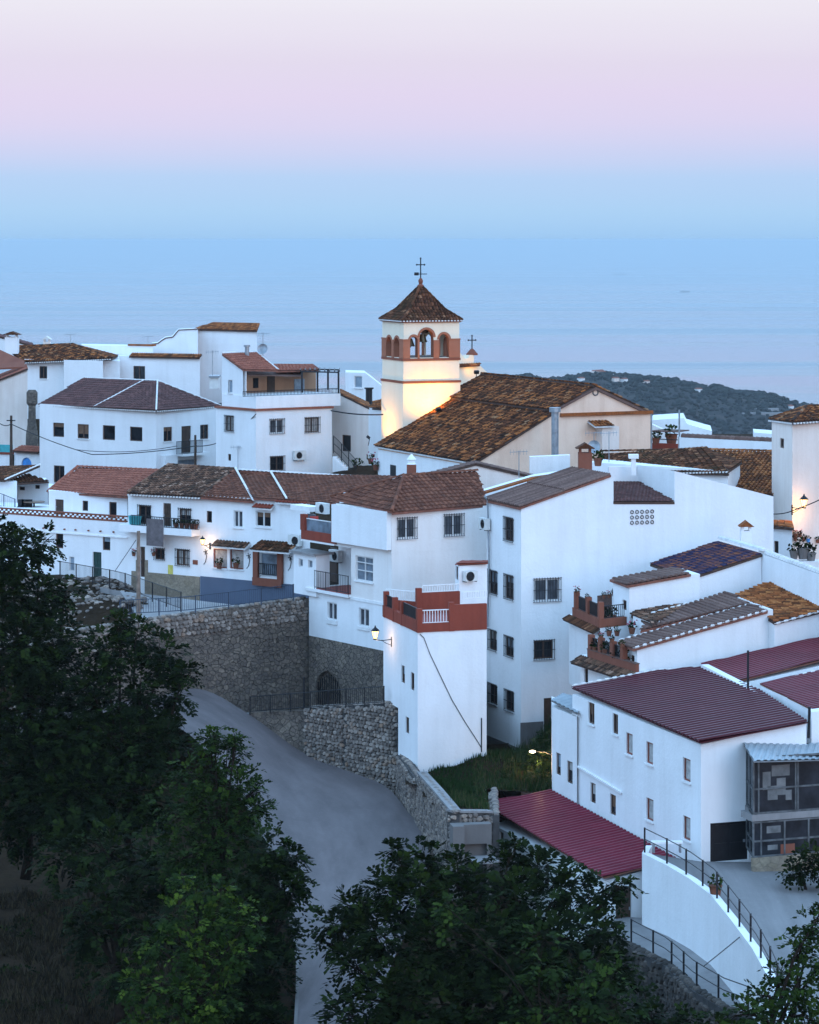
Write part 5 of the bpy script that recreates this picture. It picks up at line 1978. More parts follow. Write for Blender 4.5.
# ================================================================== CHURCH
r = house('church_nave', 'church nave and aisle with long rough orange tile roofs and a peach gable wall', 'church', (475, 185), 480)
chA, chR = (476, 185.0), (650.4, 191.0)
a2, r2 = XY(*chA), XY(*chR)
w = (r2 - a2).normalized(); e = Vector((-.40, .9165))
LEN = 16.3
l2 = a2 + e * LEN
Lpx = CX + l2.x * F / l2.y
ch = body(r, chA, (Lpx, l2.y), chR, 'R', 462, 480, 'cream', below=2,
          prof=[(476, 462.5), (555.5, 412), (556, 408.5), (595, 387), (646.5, 411.3), (650.4, 411.5)])
mf = ch.R
e3 = Vector((e.x, e.y, 0))
mb = MB(); ch.L.fbox(mb, .03, ch.L.len - .03, ch.zb, ch.pr[0][1] - .25, .003, .04); mb.build('aisle_plaster', 'white', r)
# aisle and nave slopes
sA = shed(ch, 0, .12, .35, .15, .0, .05)
sN = shed(ch, 2, .12, 1.2, .35, .05, .05)
sB = shed(ch, 3, .12, 1.2, .05, .3, .05)
nv = MB()
roof_obj(r, [sA, sN, sB], 't_church', pitch=.25, tl=.36, hgt=.095, jit=.03, ridges=[(sN[1], sN[2])], eaves=[(sA[0], sA[3], ch.L.n)])
mb = MB()
up = Vector((0, 0, .14))
p0 = mf.pt(*ch.pr[1]); 
mb.prism([p0 + up, p0 + up + Vector((w.x, w.y, 0)) * .16, p0 + up + Vector((w.x, w.y, 0)) * .16 + Vector((0, 0, .22)), p0 + up + Vector((0, 0, .22))], e3 * (LEN + .2))
mb.build('flashing', 't_white', r)
mb = MB()
u0 = mf.uz(560, 414)[0]; zc = mf.uz(600, 413.8)[1]
mf.fbox(mb, u0, mf.len + .12, zc - .1, zc + .12, .003, .18)
mb.build('gable_cornice', 't_orange', r)
mb = MB()
for i in (2, 3):
    p, q = mf.pt(*ch.pr[i], .02), mf.pt(*ch.pr[i + 1], .02)
    mb.prism([p, q, q + Vector((0, 0, -.18)), p + Vector((0, 0, -.18))], Vector((mf.n.x, mf.n.y, 0)) * .14)
mb.build('verge', 't_pipe', r)
mb = MB()
c = mf.pp(595.5, 392.3, .02)
mb.tube([c + Vector((w.x, w.y, 0)) * .2 * math.cos(k * math.pi / 6) + Vector((0, 0, .2 * math.sin(k * math.pi / 6))) for k in range(13)], .05, 5)
mb.build('gable_ring', 'plinth', r)
# small dormer box with tiled hat on the gable wall, and lean plaster pier
mb = MB()
mf.fbox(mb, *mf.rect(596, 426, 613, 452), .003, .8)
mb.build('bay', 'pinkish', r)
canopy(r, mf, 595, 421, 614.5, 426.5, 1.0, 't_orange', .3)
# duct
mb = MB()
d0 = XY(555, 184.6)
mb.tube([V3(d0, ZP(455, 184.6)), V3(d0, ZP(412, 184.6))], .24, 10)
mb.tube([V3(d0, ZP(412, 184.6)), V3(d0, ZP(407.5, 184.6))], .38, 10)
mb.build('vent_duct', 'greymetal', r)
for i, (x0, x1, y) in enumerate(((420, 424, 467.5), )):
    mb = MB(); ch.L.fbox(mb, *ch.L.rect(391, 465, 396.5, 477), .043, .07); mb.build('aisle_window', 'dark', r)
for i, (px, py) in enumerate(((374, 464), (379, 470))):
    u, z = ch.L.uz(px, py)
    plant_pot(['potted flowers hung highest on the aisle wall below the tower', 'potted flowers hung lower on the aisle wall below the tower'][i], ch.L.pt(u, z, .25), .45, flower=True)

# ---- tower
t = thing('church_tower', 'square church bell tower, cream limewash lit by floodlights, brick arched belfry and pyramid tile roof', 'bell tower', P(403.4, 430, 201))
TA, TL, TR = XY(403.4, 201), XY(381.3, 204.9), XY(459.4, 202.7)
u = (TR - TA); side = u.length
u.normalize(); v = Vector((-u.y * .9, u.x))
TL = TA + v * side
K = TA + u * side + v * side


def zt_(py):
    return ZP(py, 201)


def tower_slab(name, mat, z0, z1, grow, parent):
    mb = MB()
    pts = [TA - u * grow - v * grow, TA + u * (side + grow) - v * grow, TA + u * (side + grow) + v * (side + grow), TA - u * grow + v * (side + grow)]
    mb.prism([V3(p, z0) for p in pts], Vector((0, 0, z1 - z0)))
    return mb.build(name, mat, parent)


tower_slab('shaft', 'lime', zt_(470), zt_(383.6), 0.05, t)
tower_slab('string_course', 'rust', zt_(383.5) + .003, zt_(381.3), 0.10, t)
tower_slab('upper_shaft', 'lime', zt_(381.2) + .003, zt_(361.2), 0.0, t)
tower_slab('ledge', 'rust', zt_(361.1) + .003, zt_(358.8), 0.07, t)
zb0, zb1 = zt_(358.7) + .003, zt_(324.3)
th = .42
zbelt = zt_(340.5)
corners = [TA, TA + u * side, K, TL]
lime, brk = MB(), MB()
for i in range(4):
    a, b_ = corners[i], corners[(i + 1) % 4]
    q = Vector(((b_ - a).normalized().y, -(b_ - a).normalized().x))
    fc = Face(a, b_)
    fc.n = q
    rot = (i in (0, 2))
    if rot:
        spec = [(.11, .235, .62), (.28, .50, .80), (.535, .685, .66)]
        spec = [(.115, .25, .64), (.285, .535, .84), (.635, .81, .70)]
    else:
        spec = [(.16, .40, .60), (.52, .76, .60)] if i == 3 else [(.24, .48, .60), (.60, .84, .60)]
        if i == 3:
            spec = [(.20, .46, .60), (.56, .82, .60)]
    holes = []
    for s0, s1, hh in spec:
        holes.append(arch_pts(side * s0, side * s1, zb0 + .05, zb0 + (zb1 - zb0) * hh, 10))
    for out in (0.0, -th):
        ml = MB()
        holed(lime, fc, [(0.0 if out == 0 else th, zb0), (side if out == 0 else side - th, zb0), (side if out == 0 else side - th, zb1), (0.0 if out == 0 else th, zb1)], holes, out)
    for hp in holes:
        n_ = len(hp)
        for k in range(n_):
            p, w_ = hp[k], hp[(k + 1) % n_]
            brk.face([fc.pt(*p), fc.pt(*w_), fc.pt(*w_, -th), fc.pt(*p, -th)])
        # brick arch ring standing proud
        um = (hp[0][0] + hp[1][0]) / 2; rad = (hp[1][0] - hp[0][0]) / 2
        zc = hp[2][1]
        for k in range(10):
            a0, a1 = math.pi * k / 10, math.pi * (k + 1) / 10
            if zc + rad < zbelt:
                continue
            ring = [(um + (rad + s) * math.cos(a), zc + (rad + s) * math.sin(a)) for s, a in ((0, a0), (.16, a0), (.16, a1), (0, a1))]
            brk.prism([fc.pt(p, z, .002) for p, z in ring], Vector((fc.n.x, fc.n.y, 0)) * .035)
    # brick belt panels between the openings, below the belt line
    edges = [0.0] + [x for s0, s1, hh in spec for x in (side * s0, side * s1)] + [side]
    for k in range(0, len(edges), 2):
        fc.fbox(brk, edges[k] + (0.0 if k else -.03), edges[k + 1] + (.03 if k == len(edges) - 2 else 0), zb0 + .003, zbelt, .002, .05)
    fc.fbox(brk, -.05, edges[1], zbelt + .001, zbelt + .09, .002, .085)
    fc.fbox(brk, edges[-2], side + .05, zbelt + .001, zbelt + .09, .002, .085)
bf = lime.build('belfry', 'lime', t)
brk.build('belfry_brick', 'belfrybrick', bf)
tower_slab('belfry_ceiling', 'lime', zb1 + .003, zb1 + .1, -.01, t)
tower_slab('belfry_floor', 'concrete', zb0, zb0 + .04, -th - .01, t)
tower_slab('eave_course', 'rust', zb1 + .103, zb1 + .22, .10, t)
# bells
for s in (.19, .41):
    bc = TA + u * side * s + v * .8
    c = V3(bc, zb0 + (1.25 if s < .3 else 1.55))
    bl = thing('church_bell', 'bell hanging in the ' + ('narrow left arch of the lit tower face' if s < .3 else 'tall middle arch of the lit tower face'), 'bell', c, 'bells of the tower')
    mb = MB(); mb.lathe(c, [(.36, -.42), (.30, -.30), (.20, -.02), (.16, .12), (.05, .18)], 12); mb.build('bell_body', 'bronze', bl)
    mb = MB(); mb.obox(c + V3(-u * .45, .2), V3(u * .9, 0), V3(v * .14, 0), Vector((0, 0, .3))); mb.build('yoke', 'wood', bl)
    mb = MB(); mb.tube([c + Vector((0, 0, -.1)), c + Vector((0, 0, -.5))], [.02, .06], 6); mb.build('clapper', 'iron', bl)
# pyramid roof, slightly concave
zr = zb1 + .225
apex = V3((TA + K) / 2, zt_(288.5) + .15)
g = .17
ec = [V3(TA - u * g - v * g, zr), V3(TA + u * (side + g) - v * g, zr), V3(TA + u * (side + g) + v * (side + g), zr), V3(TA - u * g + v * (side + g), zr)]
mid = [p.lerp(apex, .42) - Vector((0, 0, .30)) for p in ec]
apx = apex
polys = []
for i in range(4):
    j = (i + 1) % 4
    polys.append([ec[i], ec[j], mid[j], mid[i]])
    polys.append([mid[i], mid[j], apx])
rid = []
for i in range(4):
    rid += [(ec[i], mid[i]), (mid[i], apx)]
eav = [(ec[i] + Vector((0, 0, .06)), ec[(i + 1) % 4] + Vector((0, 0, .06)), Vector(((ec[(i + 1) % 4] - ec[i]).y, -(ec[(i + 1) % 4] - ec[i]).x)).normalized()) for i in (0, 3)]
roof_obj(t, polys, 't_dark', pitch=.23, tl=.32, hgt=.08, ridges=rid, ridge_mat='t_dark', thick=.08, eaves=eav, slab='slabr')
mb = MB()
mb.lathe(apx + Vector((0, 0, -.1)), [(.22, 0), (.24, .12), (.12, .22), (.16, .36), (.17, .46), (.12, .58), (.04, .66)], 12)
mb.build('finial', 'rust', t)


def cross(parent, c, h, arm, vane=False):
    mb = MB()
    mb.tube([c, c + Vector((0, 0, h))], .045, 6)
    dx = V3(u, 0)
    mb.tube([c + dx * -arm + Vector((0, 0, h * .68)), c + dx * arm + Vector((0, 0, h * .68))], .04, 6)
    for p in (c + Vector((0, 0, h)), c + dx * arm + Vector((0, 0, h * .68)), c - dx * arm + Vector((0, 0, h * .68))):
        mb.blob(p, .07, .07, .07, 0, .5, 0)
    if vane:
        q = c + Vector((0, 0, h * .22))
        mb.obox(q - dx * .5 + Vector((0, 0, -.1)), dx * .35, Vector((0, .03, 0)), Vector((0, 0, .22)))
        mb.tube([q - dx * .5, q + dx * .5], .03, 5)
    return mb.build('cross', 'iron', parent)


cross(t, apx + Vector((0, 0, .52)), 1.45, .3, True)

# pediment of the church front behind the nave
r = thing('church_pediment', 'curved floodlit church front gable with scroll, tile band and iron cross behind the tower', 'church front', P(475, 380, 214))
pf = Face(XY(452, 211.5), XY(496, 214.5))
prof = [(452, 395), (496, 395), (492, 377), (479, 364.5), (474, 364), (474, 355), (469.5, 355), (468.5, 358), (465, 358.8), (462, 355), (459, 351), (452, 349.5)]
mb = MB()
mb.prism([pf.pp(x, y) for x, y in prof], Vector((pf.n.x, pf.n.y, 0)) * -.7)
mb.build('gable_wall', 'lime', r)
mb = MB()
a0 = pf.pp(480, 365.5, .25); b0 = pf.pp(453, 367, .25)
roof_obj(r, [[a0, b0, pf.pp(453, 364.5, 0), pf.pp(480, 363, 0)]], 't_orange', name='tile_band', hgt=.06, thick=.06)
mb = MB(); p = pf.pp(472, 355, -.35)
mb.box(p.x - .42, p.y - .42, p.z, p.x + .42, p.y + .42, p.z + .12)
mb.lathe(p + Vector((0, 0, .121)), [(.4, 0), (.22, .22), (.1, .35)], 10)
mb.build('cross_base', 'rust', r)
cross(r, p + Vector((0, 0, .4)), 1.05, .3)

# floodlights of the church
def flood(label, loc, aim, power, size, col=(1.0, 0.47, 0.05)):
    r = thing('floodlight', label, 'floodlight', loc, 'church floodlights')
    mb = MB()
    d = (Vector(aim) - Vector(loc)).normalized()
    sd = d.cross(Vector((0, 0, 1))).normalized(); upv = sd.cross(d)
    c = Vector(loc)
    mb.obox(c - sd * .18 - upv * .12 - d * .22, sd * .36, upv * .24, d * .2)
    mb.build('housing', 'iron', r)
    mb = MB(); mb.face([c - sd * .15 - upv * .1 - d * .01, c + sd * .15 - upv * .1 - d * .01, c + sd * .15 + upv * .1 - d * .01, c - sd * .15 + upv * .1 - d * .01])
    mb.build('lens', 'lampglass', r)
    mb = MB(); mb.tube([c - d * .12 - upv * .13, c - d * .12 - Vector((0, 0, .6))], .03, 5); mb.build('stand', 'iron', r)
    lamp_light('flood_light', c + d * .05, power, col, .12, r, spot=size, aim=aim)


fT = Face(TA, TA + u * side); fTL = Face(TA, TL)
q = fT.pt(fT.uz(429, 406)[0], fT.uz(429, 407)[1], 1.5); flood('floodlight on the aisle roof aimed at the bright right face of the tower', q, fT.pp(428, 390, 0), 760, math.radians(165))
q = fTL.pt(fTL.uz(389, 427)[0], fTL.uz(389, 427)[1] - .6, 1.5); flood('floodlight at the foot of the tower\'s narrow left face', q, fTL.pp(391, 410, 0), 450, math.radians(165))
q = pf.pp(476, 371.5, .9); flood('small floodlight under the curved church front gable', q, pf.pp(472, 366, 0), 38, math.radians(165))

# lower building in front of the church
r = house('church_annex', 'low stained white gable between the church aisle and the brown hip roof', 'house', (440, 170), 495)
b = body(r, (434, 166), (433, 167.4), (534, 170.5), 'R', 475, 500, 'pinkish', prof=[(434, 475), (476, 464), (534, 477.5)])
ro = shed(b, 0, .1, .1, .1, .0); ro2 = shed(b, 1, .1, .1, .0, .1)
roof_obj(r, [ro, ro2], 't_pipe', hgt=.05, tl=.5)
chimney(r, P(419, 475, 168), .55, .75, 'rust', 'whitepaint') if False else None
t = thing('chimney', 'short brick chimney with white domed cap below the church aisle', 'chimney', P(411.5, 475, 168))
c0 = P(411.5, 477, 168)
mb = MB(); mb.box(c0.x - .28, 167.7, c0.z - .5, c0.x + .28, 168.3, c0.z + .75); mb.build('stack', 'rust', t)
mb = MB(); mb.lathe(c0 + Vector((0, 0, .753)), [(.30, 0), (.22, .06), (.2, .25), (.28, .28), (.12, .5), (.04, .6)], 10); mb.build('cap', 'whitepaint', t)
r = house('parapet_block', 'low white parapet block under the tall grey vent duct', 'wall', (568, 176), 475)
b = body(r, (530, 174.5), (529.4, 175.3), (570, 176), 'R', 457, 480, 'white2')
r = house('white_wall_strip', 'narrow white party wall rising behind the brown strip roof', 'wall', (487, 158), 500)
b = body(r, (482, 157), (479, 160), (584, 160.5), 'R', 494, 505, 'white', prof=[(482, 495), (536, 479), (581, 472.5), (584, 472.5)])
mb = MB()
for i in range(3):
    p, q = b.mf.pt(*b.pr[i], .0), b.mf.pt(*b.pr[i + 1], .0)
    mb.prism([p, q, q + Vector((0, 0, .1)), p + Vector((0, 0, .1))], Vector((b.mf.n.x, b.mf.n.y, 0)) * -.45)
mb.build('tile_coping', 't_orange', r)
antenna('tall aerial with dish in front of the peach church gable', P(594, 455, 172), 1.4, True)
antenna('aerial mast right of the satellite dish by the church gable', P(609, 468, 170), 2.2)
antenna('thin aerial mast on the stained annex gable', P(519, 478, 166), 1.6)
plant_pot('potted bush on the ledge beside the brick chimney', P(598, 466, 160), .55)
c0 = P(583, 470, 155.5)
t = thing('wall', 'low wall', 'wall', c0) if False else None

# ---- roofs between the gabled house and the right tower
r = house('tiled_house', 'low house with dark lichen covered tile roof behind the tall gable', 'house', (727, 163), 500)
b = body(r, (728, 163.5), (590, 170), (740, 168), 'L', 471, 500, 'white')
q = [P(729, 470.8, 163), P(598, 474, 170), P(600, 452.5, 174), P(707, 450.5, 170.5)]
roof_obj(r, [q, [P(729, 470.8, 163), P(742, 462, 168), P(707, 450.5, 170.5)]], 't_dark', jit=.02, hgt=.09, ridges=[(q[2], q[3])], eaves=[(q[0], q[1], b.L.n)])
r = house('tiled_house', 'low house with orange weathered tile roof left of the square white tower', 'house', (772, 166), 520)
b = body(r, (776, 166.5), (690, 168.5), None, 'L', 492, 525, 'white', depth=5)
q = [XY(780, 164.3), XY(690, 166.3), XY(690, 174.6), XY(780, 172.6)]
q = [V3(p, CZ - (14.75, 14.75, 12.9, 12.9)[i]) for i, p in enumerate(q)]
roof_obj(r, [q], 't_orange', jit=.02, hgt=.09, ridges=[(q[2], q[3])])
r = house('parapet_wall', 'long white parapet wall with tile coping above the orange roof', 'wall', (775, 176), 452)
b = body(r, (775, 176), (681, 180), None, 'L', 442, 460, 'white', depth=.5, below=2)
mb = MB()
ridge(mb, b.L.pt(0, b.zt, -.25), b.L.pt(b.L.len, b.zt, -.25), .25, .35, lift=.0)
mb.build('coping', 't_pipe', r)
r = house('far_white_house', 'white house with stepped roofline before the far ridge', 'house', (712, 205), 445)
b = body(r, (712, 205), (650, 209), None, 'L', 425, 448, 'white', depth=6, below=3, prof=[(712, 431), (706, 429.5), (687, 424), (684, 418), (653, 420), (650, 424)])
b = body(r, (690, 203), (650, 205), None, 'L', 437, 448, 'white2', depth=2, below=3, prof=[(690, 440), (677, 436), (653, 425), (650, 425)])
r = house('far_white_house', 'tiny white house partly hidden by the square tower', 'house', (775, 210), 445)
b = body(r, (780, 210), (754, 212), None, 'L', 434.5, 448, 'white', depth=4, below=3, prof=[(780, 434.5), (754, 432.5)])
t = thing('roof_terrace', 'little roof terrace with red parapet and bushes below the far ridge', 'terrace', P(664, 448, 195))
f = Face(XY(677, 195), XY(651, 196))
mb = MB(); f.fbox(mb, 0, f.len, ZP(450, 195), ZP(444, 195), -.2, 0); mb.build('parapet', 'brick', t)
mb = MB(); f.fbox(mb, 0, f.len, ZP(440, 195) - .03, ZP(440, 195) + .03, -.15, -.1); mb.build('rail', 'iron', t)
mb = MB(); f.fbox(mb, 0, f.len, ZP(432.5, 195), ZP(431.5, 195), -2, 0); mb.build('awning', 't_pipe', t)
for i, (px, s) in enumerate(((656, .8), (671.5, 1.2))):
    plant_pot(['smaller bush in a pot on the red walled roof terrace', 'large bush in a pot at the right of the red walled terrace'][i], P(px, 445, 196), s * .75)
for i, (px, y0, y1) in enumerate(((651.3, 450, 411), (679.3, 450, 410))):
    t = thing('steel_pole', ['bare grey pole at the corner of the peach gable', 'bare grey pole right of the terrace bushes'][i], 'pole', P(px, y0, 193), 'bare grey poles')
    mb = MB(); mb.tube([P(px, y0 + 6, 193), P(px, y1, 193)], .06, 6); mb.build('shaft', 'greymetal', t)

r = house('square_tower_house', 'tall square white house at the right edge with orange tiled roof and wall lantern', 'house', (792.4, 160), 570)
b = body(r, (792.4, 160), (771.8, 164.8), (880, 163.8), 'R', 422.5, 575, 'pinkish', below=2, wins=[('L', 780, 438.2, 784, 448.2, 's')])
rt = b
oL, oA, oR = P(769.5, 419.6, 165.2), P(792.4, 422.4, 159.5), P(884, 416, 164)
ap = P(806, 407.8, 163.5); ap2 = P(860, 404, 166)
roof_obj(r, [[oL, oA, ap], [oA, oR, ap2, ap]], 't_church', hgt=.09, jit=.01, ridges=[(oA, ap), (ap, ap2), (oL, ap)], eaves=[(oA, oL, b.L.n), (oA, oR, b.R.n)])
b2 = body(r, (792, 156.8), (773, 158), None, 'L', 527, 570, 'white', depth=2.5, name='porch_wall', wins=[('L', 774, 541, 778.5, 556, 'x')])
roof_obj(r, [[P(794, 527.5, 156.4), P(771, 527.5, 157.8), P(772, 520.5, 160.5), P(792, 523, 160)]], 't_orange', name='porch_roof')
wall_lantern('lit lantern on the square white house at the right edge', rt.R, 804, 502, 1.0, 120, 1.15, (1.0, 0.50, 0.13))
for i, (px, py) in enumerate(((788, 541), (792, 537), (798, 537), (802, 541), (806.5, 542), (816, 543))):
    u, z = rt.R.uz(max(px, 793.5), py)
    plant_pot(['flower pot lowest left of the cluster on the tower house wall', 'flower pot near the wall corner of the tower house', 'pink potted flowers in the middle of the wall cluster', 'small flower pot under the pink potted flowers', 'blue flower pot on the tower house wall', 'flower pot furthest right on the tower house wall'][i], rt.R.pt(u, z, .15), .24, flower=i in (1, 2), potmat='bluepaint' if i == 4 else 'pot', leaf='leaf_d')
for i, (px, py, s) in enumerate(((794, 556, .9), (803, 556, 1.2), (811, 559, 1.0))):
    plant_pot(['left bush of the planter row below the lantern', 'tallest bush of the planter row below the lantern', 'right bush of the planter row below the lantern'][i], P(px, py + 3, 155), s * .6, potmat='plinth', leaf='leaf_d')
t = thing('planter_wall', 'low whitewashed planter wall under the bushes below the lantern', 'planter', P(802, 572, 155))
mb = MB(); f = Face(XY(787, 154.6), XY(822, 154.6)); f.fbox(mb, 0, f.len, ZP(559, 154.6) - 3.2, ZP(561.5, 154.6), -1.0, 0); mb.build('wall', 'white2', t)
# ================================================================== LOWER RIGHT CLUSTER
r = house('glazed_roof_house', 'white house with blue and orange mottled tile roof', 'house', (693.3, 141.5), 640)
a, l_ = (693.3, 141.5), (652.4, 147.3)
b = body(r, a, l_, (761.4, 142.8), 'R', 577, 640, 'white', prof=[(693.3, 577.5), (761.4, 555)])
q = shed(b, 0, .08, .05, .12, .02, .04)
roof_obj(r, [q], 't_glaze', pitch=.2, tl=.27, hgt=.05, seg=3)
mb = MB(); ridge(mb, q[1] + Vector((.12, 0, .1)), q[2] + Vector((.12, 0, .1)), .16, .25); mb.build('ridge', 't_white', r)
pw = house('boundary_wall', 'long white wall with toothed tile coping running down to the right edge', 'wall', (761.4, 142.8), 600)
wf = Face(XY(761.4, 142.9), XY(880, 131))
mb = MB()
mb.prism([wf.pp(761.4, 640), wf.pp(880, 640), wf.pp(880, 596), wf.pp(761.4, 553.5)], Vector((wf.n.x, wf.n.y, 0)) * -.4)
mb.build('wall', 'white', pw)
mb = MB(); ridge(mb, wf.pp(761.4, 552.8, -.2), wf.pp(880, 595.3, -.2), .2, .25); mb.build('coping', 't_white', pw)
t = thing('chimney', 'white chimney with small tiled hat against the tall gable wall', 'chimney', P(746, 548, 147.5))
chimney(t, P(746, 545, 147.5), .55, .75, 'white', 't_orange', name='stack')
r = house('small_annex', 'narrow white annex with a strip of brown pantiles beside the mottled roof', 'house', (629.3, 139.8), 640)
b = body(r, (629.3, 139.8), (613, 142.2), (700, 141.2), 'R', 585, 650, 'white', prof=[(629.3, 585.5), (690, 574.5), (700, 574)], wins=[('L', 622.5, 600, 626.5, 610, 's')])
q = shed(b, 0, .1, .1, .15, .02, .03)
roof_obj(r, [q], 't_pipe', pitch=.30, tl=2, hgt=.09, slab='slabr', down=Vector((.34, -.94, 0)))
# upper flower balcony
r = house('balcony_block', 'white block carrying the upper flower balcony with red brick posts', 'house', (600, 138.6), 690)
fb_ = body(r, (600, 138.6), (569, 143.8), (632, 139.8), 'R', 628, 700, 'white')
zt = fb_.zt
mb = MB()
fb_.L.fbox(mb, .02, fb_.L.len * .88, zt + .003, zt + .42, -.15, .02)
fb_.R.fbox(mb, -.02, fb_.R.len - .35, zt + .003, zt + .42, -.15, .02)
mb.build('brick_parapet', 'rust', r)
roof_obj(r, [[fb_.L.pt(-.05, zt - .25, .35), fb_.L.pt(fb_.L.len * .98, zt - .25, .35), fb_.L.pt(fb_.L.len * .98, zt - .02, .01), fb_.L.pt(-.05, zt - .02, .01)]], 't_dark', name='skirt_roof', hgt=.05, thick=.05)
for i, q in enumerate((600, 588, 576)):
    mb = MB(); uu = fb_.L.d_u(q)[1]
    fb_.L.fbox(mb, uu - .02, uu + .28, zt + .423, zt + 1.25, -.2, .04); mb.build('brick_post', 'rust', r)
bars(fb_.L, 597, 590, zt + .44, zt + 1.1, -.08, 'iron', r, 'rail', .12, .008)
bars(fb_.L, 586.5, 579, zt + .44, zt + 1.1, -.08, 'iron', r, 'rail', .12, .008)
bars(fb_.R, 603, 624, zt + .44, zt + 1.05, -.08, 'iron', r, 'rail', .12, .008)
mb = MB()
f = Face(XY(598, 142.5), XY(612, 143.2)); f.fbox(mb, 0, f.len, zt, ZP(597, 142), -.05, 0); mb.build('cane_screen', 't_pipe', r)
for i, (px, py, dd_, s) in enumerate(((577, 592.5, 142.6, .42), (587, 598, 140.8, .4), (604, 595.5, 142.3, .36), (609, 595, 142.3, .36), (614, 593.5, 142.3, .4), (606, 622, 139.8, .85), (612, 620, 140.2, .8), (594, 618, 140.8, .6))):
    plant_pot(['flowering pot on top of the far left brick post of the upper balcony', 'potted plant on the middle brick post of the upper balcony', 'left of three flower pots on the cane screen', 'middle of three flower pots on the cane screen', 'right of three flower pots on the cane screen', 'big potted bush behind the upper balcony corner', 'big potted bush near the annex wall on the upper balcony', 'potted bush between the posts of the upper balcony'][i], P(px, py + 3, dd_), s * .58, leaf='leaf_d', flower=i in (0, 3))
# house with two strip roofs, lower flower balcony
r = house('strip_roof_house', 'white house with two parallel strips of pantile roof edged in white', 'house', (637, 133.4), 700)
a, l_ = (637, 133.4), (622.4, 135.6)
b = body(r, a, l_, (773, 136.2), 'R', 648, 700, 'white', prof=[(637, 648), (766, 611.5), (769, 609.5), (773, 609.5)], wins=[('L', 630.5, 655, 634.5, 671, 'x')])
q = shed(b, 0, .12, .05, .25, .05, .03)
q2 = [q[3] + (q[2] - q[3]) * .17 + Vector((0, 0, .12)), q[2] + Vector((0, 0, .12)), P(726.5, 594, 141.4), P(650, 614.5, 138.6)]
r1 = roof_obj(r, [q, q2], 't_pipe', pitch=.30, tl=2.5, hgt=.09, slab='slabr', down=Vector((.34, -.94, 0)))
mb = MB()
for a_, b_ in ((q[0], q[1]), (q[3], q[2]), (q2[3], q2[2]), (q[1], q2[2])):
    mb = MB(); edging(mb, a_, b_); mb.build('tile_edging', 't_white', r1)
b3 = body(r, (655, 137.6), (643, 139.6), (735, 140.5), 'R', 617, 660, 'white', prof=[(655, 630), (731, 610), (735, 610)], name='rear_wall')
b4 = body(r, (650, 136.6), (633, 138.8), (662, 137), 'R', 622, 660, 'white', prof=[(650, 620.5), (641.5, 610), (641.4, 610)] if False else None, name='dormer', wins=[])
roof_obj(r, [[P(652, 622.5, 136.2), P(631, 617, 139.2), P(642, 607.5, 140.6), P(690, 606, 140.2)]], 't_mottle', name='dormer_roof', hgt=.09)
mb = MB(); b4.R.fbox(mb, *b4.R.rect(651, 623, 658, 640), .003, .05); mb.build('dormer_window', 'glasspale', r)
mb = MB()
lb_ = body(r, (636.2, 132.9), (580, 138.6), (650, 133.3), 'R', 674, 715, 'white', ztop=ZP(672.5, 132.9), zbot=ZP(715, 132.9), name='balcony_block', wins=[('L', 584.3, 668, 588, 684, 's')])
zt = lb_.zt
mb = MB()
lb_.L.fbox(mb, .0, lb_.L.len * .86, zt + .003, zt + .38, -.15, .02)
mb.build('brick_parapet', 'rust', r)
mb = MB(); lb_.L.fbox(mb, -.03, lb_.L.len * .86, zt + .383, zt + .43, -.17, .05); mb.build('parapet_coping', 't_pipe', r)
roof_obj(r, [[lb_.L.pt(-.05, zt - .35, .55), lb_.L.pt(lb_.L.len * .98, zt - .35, .55), lb_.L.pt(lb_.L.len * .98, zt - .02, .01), lb_.L.pt(-.05, zt - .02, .01)]], 't_mottle', name='skirt_roof', hgt=.06, thick=.05)
for i, q in enumerate((622.3, 612, 600, 590)):
    mb = MB(); uu = lb_.L.d_u(q)[1]
    lb_.L.fbox(mb, uu - .15, uu + .15, zt + .433, zt + 1.12, -.2, .05); mb.build('brick_post', 'rust', r)
for x0, x1 in ((620, 614), (610, 602), (598, 592)):
    bars(lb_.L, x0, x1, zt + .45, zt + 1.0, -.08, 'iron', r, 'rail', .12, .008)
for i, (px, py, dd_, s) in enumerate(((601, 638, 136, .4), (612, 641, 134.9, .4), (622, 646, 134, .4), (596, 652, 137.2, .7), (606, 655, 136.2, .75), (617, 662, 135.2, .75), (628, 664, 134.6, .8), (609, 634, 138.5, .5), (617, 634, 138.2, .5), (632, 632, 138, .6))):
    plant_pot(['plant on the far left lower balcony post', 'plant on the middle lower balcony post', 'plant on the near lower balcony post', 'bush between the two far posts of the lower balcony', 'bush in the middle of the lower balcony', 'bush behind the near railing of the lower balcony', 'tall bush against the house wall on the lower balcony', 'left pot on the ledge behind the lower balcony', 'green pot plant on the ledge behind the lower balcony', 'pink flowering pot by the dormer window'][i], P(px, py + 2, dd_), s * .6, leaf='leaf_d' if i % 2 else 'leaf_m', flower=i in (0, 9))
r = house('orange_roof_house', 'white house with patchy orange brown tile roof near the right edge', 'house', (774.5, 137), 660)
b = body(r, (774.5, 135.4), (740, 139.5), (900, 138.5), 'R', 624, 680, 'white', prof=[(774.5, 624), (900, 591)])
q = [P(774.5, 625, 135.3), P(880, 595, 137.6), P(866, 570, 142.8), P(765, 583.8, 142), P(735, 594, 140.5)]
roof_obj(r, [q], 't_orange', pitch=.24, jit=.02, hgt=.08, down=Vector((-1, .1, -.25)))
mb = MB(); edging(mb, q[0], q[1])
mb.build('tile_edging', 't_white', r)
